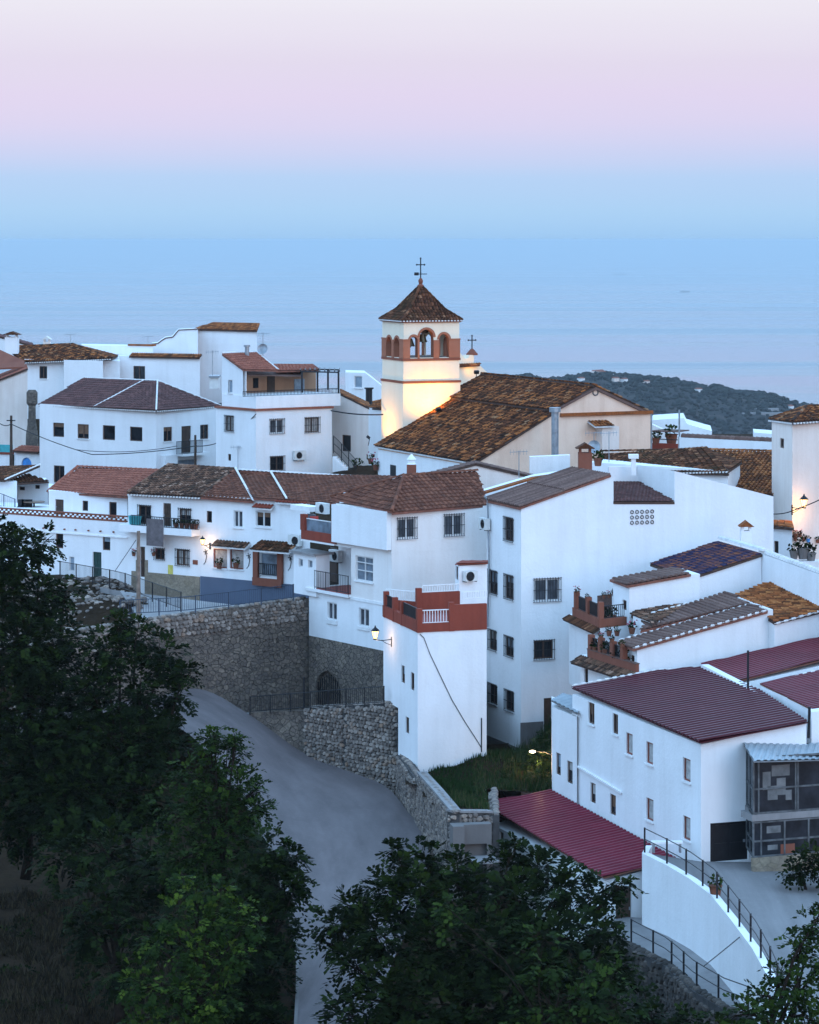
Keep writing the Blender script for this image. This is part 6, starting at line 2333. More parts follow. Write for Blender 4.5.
# maroon roofs behind
r = house('shed', 'long shed with dark maroon sheet roof between white parapets', 'shed', (735, 128.8), 700)
b = body(r, (735, 129), (701, 133), (900, 133), 'R', 690, 720, 'white', prof=[(735, 685), (900, 648)])
q = [P(735, 680, 129), P(900, 642, 133), P(880, 622, 137), P(701, 665.5, 133.3)]
roof_obj(r, [q], 'maroon', 'sheet', pitch=.3, slab='slabr', down=Vector((-.3, .95, 0)) if False else None)
mb = MB()
mb.prism([P(701, 669, 132.6), P(760, 700, 125.6), P(760, 694.5, 125.6), P(701, 664.5, 132.6)], Vector((.35, .12, 0)))
mb.build('parapet', 'white', r)
t = thing('pipe_mast', 'thin dark mast standing between the maroon sheet roofs', 'pole', P(748, 690, 127))
mb = MB(); mb.tube([P(748, 693, 127), P(748, 650.5, 127)], .05, 6); mb.build('shaft', 'iron', t)
r = house('shed', 'maroon roofed shed with a plain white side wall behind the glazed porch', 'shed', (812, 121.5), 740)
b = body(r, (812, 121.5), (760.6, 127.3), (900, 124), 'R', 708, 745, 'white', prof=[(812, 708), (900, 690)])
q = [P(813, 706.5, 121.2), P(900, 688, 124), P(880, 655, 130), P(760, 686.5, 127.6)]
roof_obj(r, [q], 'maroon', 'sheet', pitch=.3, slab='slabr')
mb = MB(); edging(mb, q[3], q[2])
mb.build('tile_edging', 't_white', r)
# big maroon roofed house in front
r = house('maroon_roof_house', 'large white house with dark maroon ribbed roof, small windows and a black garage door', 'house', (701, 118), 862)
R4A, R4L, R4R = (701, 118), (572.4, 131), (806.4, 119.6)
b = body(r, R4A, R4L, R4R, 'R', 744, 862, 'white', below=3, prof=[(701, 744.5), (806.4, 722)],
         wins=[('L', 588.4, 702.7, 594.4, 724, 'n'), ('L', 612.6, 713.8, 618, 734, 'n'), ('L', 626, 733.3, 632.6, 754.6, 'r'), ('L', 646.3, 742.3, 653, 764, 'r'), ('L', 683, 758.5, 690.5, 781.3, 'r'),
               ('L', 590.4, 783, 595.6, 803, 's'), ('L', 610, 794.5, 615.8, 815, 's'), ('L', 646.3, 798.6, 653.4, 820.5, 'r'), ('L', 683.2, 816.6, 690.4, 840, 'r'), ('R', 710.3, 822, 748.4, 868.5, 'D:dark')] if False else
         [('L', 588.4, 702.7, 594.4, 724, 'n'), ('L', 612.6, 713.8, 618, 734, 'n'), ('L', 626, 733.3, 632.6, 754.6, 'r'), ('L', 646.3, 742.3, 653, 764, 'r'), ('L', 683, 758.5, 690.5, 781.3, 'r'),
          ('L', 590.4, 783, 595.6, 803, 's'), ('L', 610, 794.5, 615.8, 815, 's'), ('L', 646.3, 798.6, 653.4, 820.5, 'r'), ('L', 683.2, 816.6, 690.4, 840, 'r'), ('R', 710.3, 822, 748.4, 861, 'D:iron')])
r4 = b
q = [P(571.8, 686.8, 131.2), P(700.6, 743.6, 117.6), P(808, 719.5, 119.4), P(760.5, 692, 126.5), P(701, 668, 133), P(657, 671, 133)]
c_dn = Vector((-.94, -.34, 0))
roof_obj(r, [q], 'maroon3', 'sheet', pitch=.40, amp=.06, slab='maroon3', down=c_dn)
mb = MB()
for a_, b_ in ((q[0], q[5]), (q[5], q[4])):
    mb = MB(); edging(mb, a_, b_); mb.build('tile_edging', 't_white', r)
mb = MB()
p_, e_ = r4.L.uz(622, 792)[0], r4.L.uz(577, 765)[0]
mb.prism([r4.L.pp(622, 793.5, .003), r4.L.pp(577, 766.5, .003), r4.L.pp(577, 764.5, .003), r4.L.pp(622, 791.5, .003)], Vector((r4.L.n.x, r4.L.n.y, 0)) * .1)
mb.build('wall_ledge', 'whitepaint', r)
r5 = body(r, (577, 130.2), (552.2, 133.0), None, 'L', 717, 800, 'white', depth=3, name='side_annex', below=2,
          wins=[('L', 556, 753, 560.7, 775, 's'), ('L', 567, 761.3, 572.6, 783.5, 's')])
roof_obj(r, [[P(551, 699.5, 133.2), P(577.5, 714.5, 129.8), P(577.5, 697, 134), P(563, 694.5, 135)]], 'greysheet', 'sheet', name='annex_roof', pitch=.3, slab='concrete')
# lean-to
r = house('lean_to', 'low white lean-to with bright maroon ribbed roof and a dark end door', 'lean-to', (604, 119), 930)
b = body(r, (604.5, 119.2), (491.5, 130.8), (677, 120.4), 'R', 882, 935, 'white', prof=[(604.5, 881), (640, 871.5), (677, 862)], below=1,
         wins=[('L', 499.7, 832, 503.5, 850, 'n'), ('L', 512, 836.8, 515.8, 858, 'n'), ('L', 545, 864, 549, 884, 'n'), ('R', 615.6, 886.5, 631.7, 931, 'D:wood')])
q = [P(483.5, 803, 132.2), P(604, 877.6, 118.8), P(677, 859, 120.1), P(551, 790.6, 133.0)]
roof_obj(r, [q], 'maroon2', 'sheet', pitch=.36, amp=.06, slab='slabr', down=Vector((-.94, -.34, -.18)))
# small grey garage below the garden wall
r = house('garage', 'small grey cement garage with a dark opening under the garden wall', 'garage', (491, 124.4), 880)
gf = Face(XY(453, 121.6), XY(493, 121.9))
mb = MB()
u0, u1, z0, z1 = gf.rect(453, 826, 493, 905)
gf.fbox(mb, u0, u0 + .5, z0 - 1, z1, -.8, 0)
gf.fbox(mb, u0 + .503, u1, ZP(837, 123.5), z1, -.8, -.3)
gf.fbox(mb, u1 - .2, u1, z0 - 1, ZP(837, 123.5) - .003, -.8, -.3)
gf.fbox(mb, u0 + .503, u1 - .2, z0 - 1, ZP(837, 123.5) - .003, -.8, -.7)
mb.build('wall', 'plinth', r)
mb = MB(); gf.fbox(mb, u0 + .7, u1 + .1, ZP(851, 123.5), ZP(848.5, 123.5), -.29, .9); mb.build('roof_slab', 'concrete', r)
mb = MB(); gf.fbox(mb, u0 + .95, u1 - .21, z0 - 1, ZP(851.3, 123.5), -.69, -.5); mb.build('opening_shade', 'dark', r)  # near-black panel standing in for the shade inside the opening
# glazed two storey porch
r = house('glazed_porch', 'two storey porch of dirty glass with metal frames and grey sheet roof', 'porch', (752.8, 117), 868)
gA, gL = XY(752.8, 116.6), XY(745.8, 118.7)
gR = XY(870, 118.4)
fR, fL_ = Face(gA, gR), Face(gA, gL)
zf0, zf1, zf2, zf3 = ZP(868, 116.6), ZP(858, 116.6), ZP(816, 116.6), ZP(757, 116.6)
mb = MB()
fR.fbox(mb, 0.02, fR.len, zf0 - .5, zf1, -.2, 0)
mb.build('base_wall', 'tan', r)
mb = MB()
fR.fbox(mb, -.05, fR.len, zf2 - .22, zf2 + .05, -1.0, .04)
fL_.fbox(mb, .0, fL_.len, zf2 - .22, zf2 + .05, -.2, .04)
mb.build('floor_slab', 'concrete', r)
for lo, hi, xs in ((zf1, zf2 - .225, (752.9, 760.5, 784, 808, 835)), (zf2 + .055, zf3, (753, 758, 795, 797.3, 835))):
    mb = MB()
    fR.fbox(mb, 0.02, fR.len, lo + .05, hi - .05, -.06, -.04)
    fL_.fbox(mb, .02, fL_.len, lo + .05, hi - .05, -.06, -.04)
    mb.build('pane', 'glassold', r)
    mb = MB()
    for x in xs:
        uu = fR.d_u(x)[1]; fR.fbox(mb, uu, uu + .07, lo, hi, -.08, .0)
    for z in (lo + .003, lo + (hi - lo) * .42, hi - .09):
        fR.fbox(mb, .0, fR.len, z, z + .07, -.075, .006)
        fL_.fbox(mb, .0, fL_.len, z, z + .07, -.075, .006)
    for k in (.5, 1):
        fL_.fbox(mb, fL_.len * k - .07, fL_.len * k, lo, hi, -.08, 0)
    mb.build('window_frame', 'oldframe', r)
mb = MB()
for x0, y0, x1, y1 in ((763, 772, 771, 790), (768, 786, 778, 800), (772, 765, 790, 776), (777, 778, 786, 795), (786, 790, 792, 800)):
    fR.fbox(mb, *fR.rect(x0, y0, x1, y1), -.035, -.03)
mb.build('pasted_papers', 'paper', r)
mb = MB(); fR.fbox(mb, *fR.rect(781, 844, 795, 857), -.035, -.02); mb.build('leaning_board', 'rust', r)
mb = MB(); fR.fbox(mb, *fR.rect(767, 826, 781, 833), -.035, -.03); fR.fbox(mb, *fR.rect(768, 845, 778, 850), -.035, -.03); mb.build('small_sign', 'paper', r)
q = [P(743.6, 752, 118.6), P(754, 756, 115.7), P(872, 761, 118.6), P(866, 742, 121.5), P(806, 738.5, 119.8)]
roof_obj(r, [q], 'greysheet', 'sheet', pitch=.26, amp=.04, slab='greymetal', down=Vector((-.2, -1, 0)))
r = house('arched_wall', 'white plaster wall end with a dark pipe beside the glazed porch roof', 'wall', (812, 120.6), 745)
b = body(r, (811.5, 120.4), (809.5, 121.2), (870, 122), 'R', 712, 745, 'white')
mb = MB(); mb.tube([P(809.5, 707, 120), P(808.6, 738, 120)], .06, 6); mb.build('downpipe', 'iron', r)
# ramp wall
r = house('ramp_wall', 'smooth white curving retaining wall below the railed yard', 'wall', (642, 118), 922)
ins = []
mb = MB()
pts = [P(*a) for a in YB]
for i in range(len(pts) - 1):
    a_, b_ = pts[i], pts[i + 1]
    d_ = (b_ - a_); n_ = Vector((d_.y, -d_.x, 0)).normalized() * -1
    if n_.dot(a_) < 0:
        n_ = -n_
    dn = Vector((0, 0, -4.5))
    mb.prism([a_, b_, b_ + dn, a_ + dn], n_ * .3)
a_ = pts[0]
mb.prism([a_, a_ + Vector((.3, 1.5, 0)), a_ + Vector((.3, 1.5, -4.5)), a_ + Vector((0, 0, -4.5))], Vector((.25, 0, 0)))
mb.build('wall', 'white', r)
inset = [p + Vector((.12, .12, 0)) for p in pts]
railing('black railing along the top of the white curving ramp wall', inset, 1.0, 'iron', 2.05, (1.0, .55), 0, .035)
pp_ = [P(*a) for a in PB[1:]]
railing('black railing of the lower path above the rubble slope', [p + Vector((.1, .1, 0)) for p in pp_], 1.0, 'iron', 1.9, (1.0, .55), 0, .035)
retaining('shade-darkened rubble wall under the lower path railing', [(585, 931, 118), (629, 947, 114.6), (665, 966, 111.6), (693, 991, 107.1), (722, 1009, 104.5), (760, 1024, 102.6), (800, 1064, 97.5)], [1010, 1030, 1050, 1080, 1110, 1130, 1180], .4, 's_core', 's_shaded', None, .34)
plant_pot('red brick planter at the bend of the yard railing', P(715.5, 897, 111), .55)
t = thing('bench', 'low white bench inside the corner of the yard railing', 'bench', P(668, 850, 119.5))
c0 = P(668, 852, 118.5)
mb = MB(); mb.box(c0.x - .7, c0.y - .2, c0.z + .38, c0.x + .6, c0.y + .2, c0.z + .45); mb.build('seat', 'whitepaint', t)
for s in (-.6, .5):
    mb = MB(); mb.box(c0.x + s - .04, c0.y - .18, c0.z, c0.x + s + .04, c0.y + .18, c0.z + .377); mb.build('leg', 'greymetal', t)

# street railings
railing('dark street railing on the left slope below the terrace row', [P(60, 577.5, 167), P(120, 588.5, 160.3), P(181, 610, 151.6)], 0.95, 'iron', 2.2, (1.0, .1), .16)
railing('blue grey railing along the top of the tall retaining wall', [P(120, 615.5, 149), P(181, 612.5, 151.2), P(245, 605, 154.5), P(293.5, 599, 157)], .8, 'rail_b', 2.3, (1.0, .12), .15)
railing('black railing of the concrete terrace above the pale stone wall', [P(250, 713, 149), P(305, 709, 146.6), P(345, 706, 144.2), P(384, 703.5, 142.1)], .85, 'iron', 1.5, (1.0, .1), .15)
# poles and cables
pl = pole('bare wooden pole standing before the lower terrace facade', P(138.5, 613, 152.5), ZP(531, 152.5) - ZP(613, 152.5), .12, arms=False)
pole('dark pole with crossarm at the far left before the cream wall', P(11.2, 470, 226), ZP(415.5, 226) - ZP(470, 226), .13, 'wood')
pole('short dark pole in front of the iron balcony of the hipped house', P(195.3, 468, 214.5), ZP(435, 214.5) - ZP(468, 214.5), .11, 'wood', arms=False)
pole('short dark post on the railed concrete terrace', P(304, 711, 147.2), 1.75, .06, 'iron', arms=False)
cable('cable sagging from the left pole across the hipped house to the pergola house', [P(0, 423.5, 226), P(11.2, 424, 225.8), P(92, 454.5, 216), P(195, 446, 214), P(225, 440, 209), P(256, 414, 203.7)], .035, .15)
cable('upper cable crossing the front of the hipped house', [P(75, 449.5, 218), P(177, 446, 214.5)], .025, .3)
cable('cables running from the pergola house to the church tower', [P(331, 410.5, 207), P(383, 414.5, 204)], .05, .12)
cable('thin stay wire slanting from the street to the wooden pole foot', [P(115, 571, 172), P(136, 540, 170)], .02)
cable('thin cable slanting down across the white ramp wall', [P(806, 880, 116), P(704, 966, 100.8)], .02, .05)
cable('cable from the square tower lantern to the right edge', [P(773, 514, 159), P(799, 508, 158.6), P(840, 488, 158)], .03, .1)
# garden lamp
f5 = Face(XY(552.2, 133.0), XY(552.4, 137.5))
r = thing('street_lamp', 'small white lit lamp head leaning over the dark garden slope', 'street lamp', P(551.5, 756, 134))
c = P(535, 751.5, 136); w0 = P(552, 755, 134.2)
mb = MB(); mb.tube([w0, P(545, 752, 135.2), c], .022, 6); mb.build('bracket', 'iron', r)
mb = MB(); mb.blob(c + Vector((-.12, -.02, -.0)), .17, .1, .07, 0, .5, 0, 10, 6); mb.build('lamp_head', 'lampwhite', r, smooth=True)
lamp_light('lamp_bulb', c + Vector((0, -.1, -.35)), 80, (1.0, .62, .28), .1, r)

# tiny villa and tree on the ridge, ships at sea
r = house('hilltop_villa', 'pale terracotta roofed villa on top of the far ridge', 'villa', (600, 2395), 377)
b = body(r, (606, 2390), (590, 2398), None, 'L', 371.5, 379, 'pinkish', depth=12, wins=[('L', 593, 373, 596, 376, 's'), ('L', 600, 373.2, 603, 376, 's')])
roof_obj(r, [[P(590, 371.8, 2399), P(606, 371.6, 2388), P(603, 369.8, 2398), P(593, 369.8, 2402)]], 'rust', 'sheet', pitch=1.5, amp=.2, slab='slabr')
b = body(r, (614, 2385), (607, 2390), None, 'L', 374, 379, 'white', depth=8, name='wing')
t = thing('cypress_tree', 'lone dark tree standing on the far ridge crest', 'tree', P(668, 384, 2385))
mb = MB(); mb.tube([P(668, 385, 2385), P(668, 379, 2385)], .4, 6); mb.build('trunk', 'bark', t)
mb = MB()
for k in range(14):
    s = 1 - k / 15
    mb.blob(P(668 + uni(-.6, .6), 382.5 - k * .36, 2385), 1.9 * s + .4, 1.9 * s + .4, 1.0, 0, rnd(), .35)
mb.build('crown', 'leaf_d', t)
r = house('far_farm', 'long pale farm buildings low on the slope of the far ridge', 'farm', (770, 1900), 416)
for x0, x1, y0, y1, d in ((752, 779, 407.6, 410.2, 2000), (743, 784, 412.2, 414.5, 1950)):
    mb = MB()
    xm = (x0 + x1) / 2
    d = min(range(1600, 2390, 10), key=lambda e: abs(HY + (CZ - hill_z(xm, e)) * F / e - y1))
    zz = hill_z(xm, d)
    f = Face(XY(x0, d), XY(x1, d + 3)); f.fbox(mb, 0, f.len, zz - 2, zz + 1.3, -5, 0)
    mb.build('long_barn', 'concrete', r)
for i, (px, py, wd_, ht_) in enumerate(((583, 375, 4, 1.6), (617, 375.8, 5, 1.8), (626, 376.5, 4, 1.5), (648, 378.2, 4, 1.3), (700, 387, 5, 1.6), (806, 406.8, 9, 2.4), (792, 405, 4, 1.6))):
    d = 2330
    zz = hill_z(px, d)
    f = Face(XY(px - wd_ / 2, d), XY(px + wd_ / 2, d + 2))
    t = thing('distant_house', ['tiny pale house left of the ridge villa', 'tiny pale house just right of the ridge villa', 'second tiny house right of the ridge villa', 'tiny house under the middle of the ridge crest', 'lone tiny house half way down the ridge crest', 'wider white house low at the right end of the ridge', 'tiny house left of the wide white one at the right ridge end'][i], 'house', f.pt(0, zz), 'tiny houses along the far ridge')
    mb = MB(); f.fbox(mb, 0, f.len, zz - 3, zz + ht_ * 1.6, -6, 0); mb.build('wall', 'pinkish' if i % 2 else 'white2', t)
    mb = MB(); a_, b_ = f.pt(-.3, zz + ht_ * 1.6 + .05, .3), f.pt(f.len + .3, zz + ht_ * 1.6 + .05, .3)
    bk_ = Vector((-f.n.x, -f.n.y, 0)) * 6.6
    mb.prism([a_, a_ + bk_, a_ + bk_ * .5 + Vector((0, 0, 1.0))], b_ - a_); mb.build('roof', 'rust', t)
for i, (px, py, ln) in enumerate(((620, 274.5, 14), (685, 292, 10))):
    d = 420 / ((py - HY) / F)
    s = ln * d / F
    c = Vector(((px - CX) * d / F, d, SEA_Z))
    t = thing('ship', ['faint long ship nearer the horizon', 'faint smaller ship lower on the sea'][i], 'ship', c, 'ships on the sea')
    mb = MB()
    hw = s * .07
    mb.raw([c + Vector((-s / 2, -hw, 12)), c + Vector((s / 2, -hw, 10)), c + Vector((s * .42, -hw * .8, -2)), c + Vector((-s * .45, -hw * .8, -2)),
            c + Vector((-s / 2, hw, 12)), c + Vector((s / 2, hw, 10)), c + Vector((s * .42, hw * .8, -2)), c + Vector((-s * .45, hw * .8, -2))],
           [(0, 1, 2, 3), (7, 6, 5, 4), (0, 4, 5, 1), (1, 5, 6, 2), (3, 7, 4, 0), (2, 6, 7, 3)])
    mb.build('hull', 'plinth', t)
    mb = MB(); mb.box(c.x - s * .42, c.y - hw * .8, c.z + 10.1, c.x - s * .28, c.y + hw * .8, c.z + 30); mb.build('superstructure', 'plastic', t)
# ================================================================== TREES
def tree(name, label, base, blobs, leafmat='leaf_d', dens=46, ln=.34, wd=.085, compound=7, trunk_r=.16, lighttips=None, cat='tree', group='trees on the slope'):
    """base (px,py,d); blobs: (px,py,d,r_px). Trunk, limbs to every leaf mass, then leaf by leaf crown"""
    b = P(*base)
    t = thing(name, label, cat, b, group)
    cs = []
    for px, py, d, rp in blobs:
        cs.append((P(px, py, d), rp * d / F))
    cen = sum((c for c, _ in cs), Vector()) / len(cs)
    low = min(c.z for c, _ in cs)
    fork = Vector((b.x * .5 + cen.x * .5, b.y * .6 + cen.y * .4, b.z + (low - b.z) * .55))
    top = Vector((cen.x, cen.y, cen.z))
    mb = MB()
    mb.tube([b - Vector((0, 0, .5)), b.lerp(fork, .5) + Vector((uni(-.2, .2), uni(-.2, .2), 0)), fork, fork.lerp(top, .5) + Vector((uni(-.3, .3), uni(-.3, .3), 0)), top], [trunk_r * 1.25, trunk_r, trunk_r * .85, trunk_r * .6, trunk_r * .25], 9)
    tk = mb.build('trunk', 'bark', t, smooth=True)
    lm = MB()
    for c, R in cs:
        s = fork.lerp(top, uni(0, .75))
        m = s.lerp(c, .5) + Vector((uni(-.3, .3), uni(-.3, .3), uni(.0, .4)))
        lm.tube([s, m, c], [trunk_r * .5, trunk_r * .32, trunk_r * .12], 6)
        for _ in range(5):
            d = Vector((random.gauss(0, 1), random.gauss(0, 1), random.gauss(.2, .8))).normalized()
            lm.tube([c - (c - m) * uni(0, .5), c + d * R * .45, c + d * R * .9], [trunk_r * .14, trunk_r * .09, .008], 4)
    lm.build('limb', 'bark', t)
    cr = MB()
    for c, R in cs:
        k = int(dens * R * R) + 14
        for _ in range(k):
            d = Vector((random.gauss(0, 1), random.gauss(0, 1), random.gauss(0, 1))).normalized()
            nz = mnoise.noise((c + d * R) * (0.9)) * .30
            q = R * (uni(.50, 1.0) if rnd() < .68 else uni(.0, .55)) * (1.0 + nz)
            p = c + Vector((d.x * q, d.y * q, d.z * q * .82))
            # a drooping compound spray of leaflets
            ax = (d + Vector((uni(-.6, .6), uni(-.6, .6), uni(-.7, .35)))).normalized()
            sl = uni(.45, .95) * ln * 2.2
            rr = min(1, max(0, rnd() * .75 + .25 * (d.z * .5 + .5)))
            sd = ax.cross(Vector((uni(-.4, .4), uni(-.4, .4), 1))).normalized()
            up = sd.cross(ax)
            for e in range(compound):
                f = (e + .5) / compound
                o = p + ax * (sl * f) - Vector((0, 0, 1)) * (sl * .35 * f * f)
                dirn = (ax * .55 + sd * (1 if e % 2 else -1) + up * uni(-.35, .35) - Vector((0, 0, .25))).normalized()
                tl = ln * uni(.7, 1.2) * (1 - .35 * abs(f - .4))
                wv = dirn.cross(up + Vector((uni(-.3, .3), uni(-.3, .3), uni(-.3, .3)))).normalized() * (wd * uni(.8, 1.25))
                mm = o + dirn * tl * .45
                cr.face([o, mm + wv, o + dirn * tl, mm - wv], 0, min(1, max(0, rr + uni(-.12, .12))))
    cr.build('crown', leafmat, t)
    return t


def blobs(spec, n, seed):
    random.seed(seed)
    return spec


# left slope, from the far tree forward
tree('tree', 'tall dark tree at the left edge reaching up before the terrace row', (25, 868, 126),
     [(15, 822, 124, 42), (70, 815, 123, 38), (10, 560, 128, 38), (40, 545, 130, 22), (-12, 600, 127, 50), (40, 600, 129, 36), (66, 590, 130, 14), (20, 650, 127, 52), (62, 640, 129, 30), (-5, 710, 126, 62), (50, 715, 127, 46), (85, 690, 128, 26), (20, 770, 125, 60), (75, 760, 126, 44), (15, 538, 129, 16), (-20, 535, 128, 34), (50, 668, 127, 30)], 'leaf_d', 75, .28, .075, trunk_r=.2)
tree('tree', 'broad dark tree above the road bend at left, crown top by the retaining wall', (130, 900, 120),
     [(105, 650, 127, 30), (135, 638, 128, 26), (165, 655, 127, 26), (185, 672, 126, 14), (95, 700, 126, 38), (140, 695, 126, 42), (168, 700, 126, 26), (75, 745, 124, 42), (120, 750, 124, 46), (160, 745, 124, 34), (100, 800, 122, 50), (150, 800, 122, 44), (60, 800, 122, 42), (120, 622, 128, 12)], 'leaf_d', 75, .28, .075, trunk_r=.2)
tree('tree', 'rounded mid green tree beside the road with a knobbly crown', (225, 985, 106),
     [(212, 745, 112, 22), (232, 752, 112, 20), (200, 775, 111, 28), (238, 785, 111, 28), (255, 790, 111, 14), (190, 810, 110, 34), (225, 815, 110, 36), (252, 812, 110, 22), (205, 850, 109, 40), (245, 850, 109, 26), (180, 860, 109, 40), (215, 735, 112, 9), (236, 738, 112, 8), (262, 805, 111, 10)], 'leaf_m', 105, .19, .066, 5, trunk_r=.16)
tree('tree', 'dark tree leaning over the road edge below the rounded tree', (245, 1060, 100),
     [(270, 850, 106, 26), (290, 858, 106, 18), (255, 880, 105, 34), (285, 890, 105, 24), (298, 880, 105, 10), (230, 905, 104, 40), (270, 925, 104, 32), (285, 945, 103, 14), (240, 960, 102, 44), (272, 975, 102, 24), (255, 1010, 101, 36), (210, 990, 101, 44), (230, 1050, 100, 46), (275, 1020, 100, 16)], 'leaf_d', 76, .27, .075, trunk_r=.16)
tree('tree', 'young tree with bright yellow green leaves low at the left', (205, 1120, 93),
     [(195, 895, 97, 20), (222, 890, 97, 16), (240, 905, 97, 15), (175, 915, 96, 22), (210, 920, 96, 28), (245, 925, 96, 18), (155, 945, 96, 22), (190, 950, 95, 30), (232, 955, 95, 24), (140, 985, 95, 26), (175, 990, 94, 32), (215, 1000, 94, 30), (150, 1030, 94, 34), (200, 1040, 93, 38), (182, 880, 97, 10)], 'leaf_l', 85, .19, .07, 5, trunk_r=.13)
tree('tree', 'shaded dark thicket tree in the middle of the left slope', (120, 1010, 104),
     [(110, 850, 112, 46), (70, 850, 113, 40), (150, 870, 110, 44), (110, 900, 108, 44), (150, 930, 106, 36), (90, 930, 107, 30), (120, 970, 105, 30)], 'leaf_d', 42, .29, .08, trunk_r=.2)
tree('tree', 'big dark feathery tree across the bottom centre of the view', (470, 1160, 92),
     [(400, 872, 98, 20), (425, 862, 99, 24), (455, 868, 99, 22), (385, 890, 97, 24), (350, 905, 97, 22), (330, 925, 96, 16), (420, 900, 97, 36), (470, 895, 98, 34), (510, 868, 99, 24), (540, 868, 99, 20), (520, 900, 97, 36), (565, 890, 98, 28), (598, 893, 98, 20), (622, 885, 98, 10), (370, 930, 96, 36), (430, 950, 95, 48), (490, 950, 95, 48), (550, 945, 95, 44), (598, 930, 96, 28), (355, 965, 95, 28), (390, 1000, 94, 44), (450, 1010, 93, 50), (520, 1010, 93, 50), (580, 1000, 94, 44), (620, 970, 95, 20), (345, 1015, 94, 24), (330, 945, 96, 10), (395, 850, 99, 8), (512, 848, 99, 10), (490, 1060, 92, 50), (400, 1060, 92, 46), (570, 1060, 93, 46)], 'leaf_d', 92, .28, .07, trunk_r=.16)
tree('tree', 'slim mid green saplings among the dark feathery tree', (560, 1120, 88),
     [(540, 940, 92, 16), (548, 965, 91, 20), (532, 985, 91, 20), (600, 955, 92, 14), (606, 980, 91, 20), (585, 1000, 90, 22), (560, 1010, 90, 26), (445, 905, 94, 10), (446, 925, 94, 10), (620, 1005, 91, 20), (530, 1030, 90, 26), (600, 1040, 90, 26)], 'leaf_m', 30, .24, .085, 5, trunk_r=.08)
tree('tree', 'leafy green tree filling the bottom right corner', (790, 1130, 84),
     [(812, 925, 89, 22), (800, 945, 88, 20), (822, 960, 88, 30), (780, 975, 88, 18), (800, 990, 87, 32), (762, 995, 87, 18), (740, 1012, 86, 20), (775, 1020, 86, 32), (815, 1020, 86, 38), (715, 1025, 86, 18), (695, 1035, 86, 18), (745, 1045, 85, 34), (800, 1060, 85, 42), (825, 905, 89, 14), (675, 1050, 86, 20)], 'leaf_m', 75, .19, .068, 5, trunk_r=.16)
tree('bush', 'dark bush growing in front of the glazed porch base', (806, 878, 114),
     [(800, 868, 114, 14), (815, 858, 114, 18), (790, 874, 113.5, 8), (825, 868, 114, 18)], 'leaf_d', 150, .2, .06, 5, trunk_r=.05, cat='bush', group='bushes')
tree('bush', 'dense dark bush on the garden slope under the white lamp', (535, 762, 140),
     [(528, 756, 139, 13), (543, 748, 139.5, 14), (536, 766, 137, 15), (549, 760, 136.5, 12), (518, 768, 137, 11), (547, 738, 141, 9), (505, 776, 135, 9), (540, 780, 134.5, 12)], 'grass', 150, .2, .03, 6, trunk_r=.04, cat='bush', group='bushes')
tree('bush', 'low bush at the foot of the shade-darkened rubble slope', (650, 1050, 98),
     [(640, 1000, 102, 14), (655, 1015, 101, 16), (632, 1020, 101, 18), (670, 1032, 100, 18), (690, 1020, 100, 10), (625, 975, 104, 10)], 'leaf_d', 36, .28, .08, 5, trunk_r=.06, cat='bush', group='bushes')
mb = MB()   # low scrub under the trees, one uncountable mass
random.seed(21)
for _ in range(150):
    q = uni(-50, 285); d = uni(90, 126)
    x = (q - CX) * d / F
    if x > catmull(lp, max(0, min(len(ROAD) - 1.01, 3 + (141 - d) / 6))).x - 1.2 or (mnoise.noise(Vector((x * .3, d * .3, 9))) < -.05):
        continue
    z = CZ - terrain_drop(q, d)
    R = uni(.25, .7)
    for _k in range(int(90 * R)):
        dv_ = Vector((random.gauss(0, 1), random.gauss(0, 1), abs(random.gauss(0, 1)))).normalized()
        leaf(mb, Vector((x, d, z)) + Vector((dv_.x * R, dv_.y * R, dv_.z * R * .7)) * uni(.5, 1), dv_, .16, .05)
tag(mb.build('undergrowth', 'leaf_d'), 'low dark scrub scattered over the slope under the trees', 'undergrowth', kind='stuff')
# dry grass of the slope
mb = MB()
random.seed(11)
for _ in range(42000):
    q = uni(-60, 300)
    d = uni(88, 128)
    x = (q - CX) * d / F
    lx = catmull(lp, max(0, min(len(ROAD) - 1.01, 3 + (141 - d) / 6))).x
    if x > lx - 0.6:
        continue
    z = CZ - terrain_drop(q, d) + 0.18 * math.sin(q * 0.13 + d * 0.9) * math.sin(d * 0.47 + q * 0.05)
    if mnoise.noise(Vector((x * .45, d * .35, 5))) < -.3:
        continue
    h = uni(.12, .5)
    t = Vector((uni(-.5, .5), uni(-.5, .5), 1)) * h
    w_ = Vector((uni(-1, 1), uni(-1, 1), 0)).normalized() * .04
    p = Vector((x, d, z - .05))
    mb.face([p - w_, p + w_, p + t], 0, rnd())
tag(mb.build('dry_grass', 'drygrass'), 'dry tufted grass on the dark slope at the lower left', 'grass', kind='stuff')

# ================================================================== AIR, SKY, SUN, CAMERA
hm = bpy.data.materials.new('haze_air')
hm.use_nodes = True
ht = hm.node_tree
ht.nodes.remove(ht.nodes['Principled BSDF'])
pv = ht.nodes.new('ShaderNodeVolumePrincipled')
pv.inputs['Color'].default_value = (0.62, 0.705, 0.75, 1)
pv.inputs['Density'].default_value = HAZE
pv.inputs['Anisotropy'].default_value = 0.0
ht.links.new(pv.outputs[0], ht.nodes['Material Output'].inputs['Volume'])
M['haze'] = hm
mb = MB()
mb.box(-70000, -400, SEA_Z - 1.5, 70000, 110000, CZ + 4)
hz = mb.build('haze', 'haze')
tag(hz, 'pale blue sea haze lying between the village and horizon', 'haze', kind='stuff')

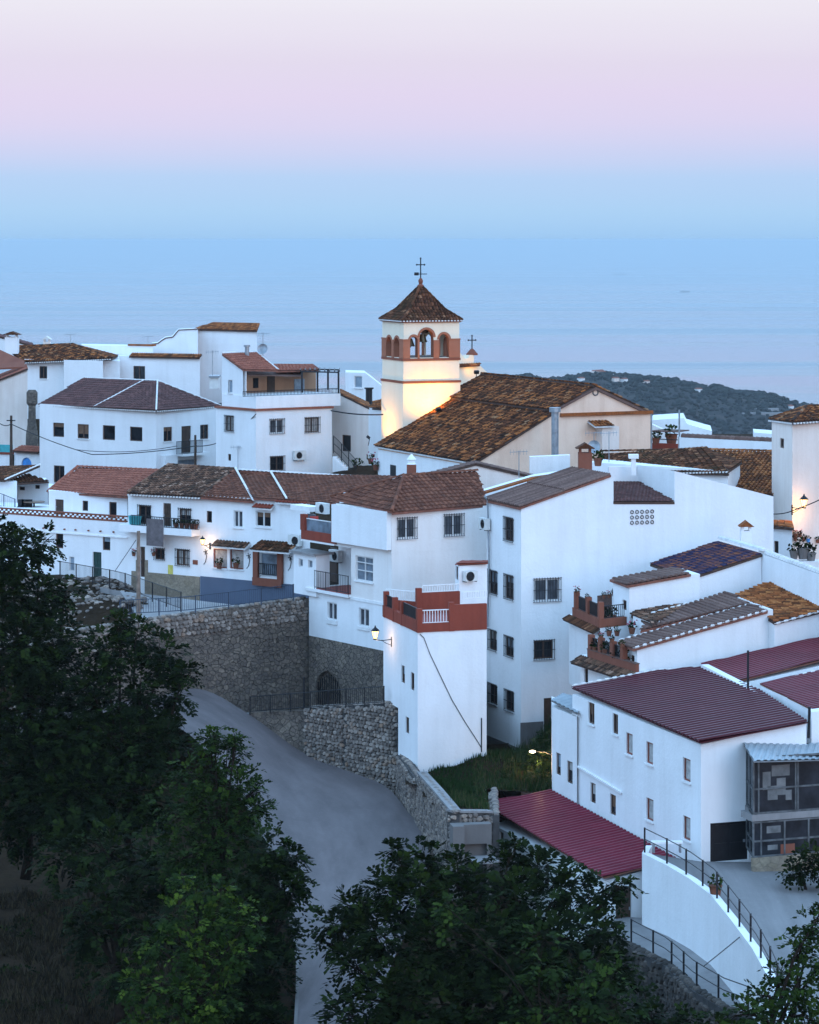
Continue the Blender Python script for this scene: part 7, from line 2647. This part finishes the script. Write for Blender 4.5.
W = bpy.data.worlds.new('World')
SC.world = W
W.use_nodes = True
t = W.node_tree
t.nodes.clear()
out = t.nodes.new('ShaderNodeOutputWorld')
sky = t.nodes.new('ShaderNodeTexSky')
sky.sky_type = 'NISHITA'
sky.sun_disc = False
sky.sun_elevation = math.radians(SUN_EL)
sky.sun_rotation = math.radians(SUN_AZ)
sky.altitude = 400
b1 = t.nodes.new('ShaderNodeBackground'); b1.inputs[1].default_value = NISH
t.links.new(sky.outputs[0], b1.inputs[0])
tc = t.nodes.new('ShaderNodeTexCoord')
sp = t.nodes.new('ShaderNodeSeparateXYZ')
t.links.new(tc.outputs['Generated'], sp.inputs[0])
mxn = t.nodes.new('ShaderNodeMath'); mxn.operation = 'MAXIMUM'; mxn.inputs[1].default_value = 0.0
t.links.new(sp.outputs['Z'], mxn.inputs[0])
sq = t.nodes.new('ShaderNodeMath'); sq.operation = 'POWER'; sq.inputs[1].default_value = 0.5
t.links.new(mxn.outputs[0], sq.inputs[0])
# gentle cloud streaks shift the twilight bands
mp = t.nodes.new('ShaderNodeMapping'); mp.inputs['Scale'].default_value = (3, 3, 60)
t.links.new(tc.outputs['Generated'], mp.inputs[0])
nz = t.nodes.new('ShaderNodeTexNoise'); nz.inputs['Scale'].default_value = 1.0; nz.inputs['Detail'].default_value = 3
t.links.new(mp.outputs[0], nz.inputs[0])
ad = t.nodes.new('ShaderNodeMath'); ad.operation = 'MULTIPLY_ADD'; ad.inputs[1].default_value = 0.016
t.links.new(nz.outputs[0], ad.inputs[0])
t.links.new(sq.outputs[0], ad.inputs[2])
sb = t.nodes.new('ShaderNodeMath'); sb.operation = 'SUBTRACT'; sb.inputs[1].default_value = 0.008
t.links.new(ad.outputs[0], sb.inputs[0])
cr = t.nodes.new('ShaderNodeValToRGB')
el = cr.color_ramp.elements


def lin(r, g, b):
    f = lambda c: (c / 255 / 12.92) if c / 255 <= 0.04045 else ((c / 255 + 0.055) / 1.055) ** 2.4
    return (f(r), f(g), f(b), 1)


stops = SKYSTOPS
while len(el) < len(stops):
    el.new(0.5)
for i, (p, c) in enumerate(stops):
    el[i].position = p
    el[i].color = c
t.links.new(sb.outputs[0], cr.inputs[0])
b2 = t.nodes.new('ShaderNodeBackground'); b2.inputs[1].default_value = 1.0
t.links.new(cr.outputs[0], b2.inputs[0])
addn = t.nodes.new('ShaderNodeAddShader')
t.links.new(b1.outputs[0], addn.inputs[0]); t.links.new(b2.outputs[0], addn.inputs[1])
t.links.new(addn.outputs[0], out.inputs[0])

sl = bpy.data.lights.new('sun', 'SUN')
sl.energy = SUN_E
sl.color = (1.0, 0.83, 0.84)
sl.angle = math.radians(SUN_ANG)
so = bpy.data.objects.new('sun', sl)
COL.objects.link(so)
# nishita: rotation measured from +Y clockwise seen from above
az, elv = math.radians(SUN_AZ), math.radians(SUN_EL)
dirv = Vector((math.sin(az) * math.cos(elv), math.cos(az) * math.cos(elv), math.sin(elv)))
so.rotation_euler = (-dirv).to_track_quat('-Z', 'Y').to_euler()
so.location = dirv * 300

cam = bpy.data.cameras.new('camera')
cam.sensor_fit = 'VERTICAL'
cam.sensor_height = 36
cam.sensor_width = 36
cam.lens = F / 1024 * 36
cam.shift_y = -(512 - HY) / 1024
cam.shift_x = 0.0
cam.clip_start = 1
cam.clip_end = 400000
co = bpy.data.objects.new('camera', cam)
COL.objects.link(co)
co.location = (0, 0, CZ)
co.rotation_euler = (math.radians(90), 0, 0)
SC.camera = co
SC.view_settings.view_transform = 'Standard'
SC.view_settings.look = 'None'
SC.view_settings.exposure = EXPO
SC.view_settings.gamma = 1
SC.cycles.use_denoising = True
SC.cycles.max_bounces = 6
SC.cycles.diffuse_bounces = 3
SC.cycles.glossy_bounces = 3
SC.cycles.transmission_bounces = 3
SC.cycles.volume_bounces = VB
SC.cycles.sample_clamp_indirect = 6
for o in bpy.data.objects:
    if '_o' in o:
        del o['_o']
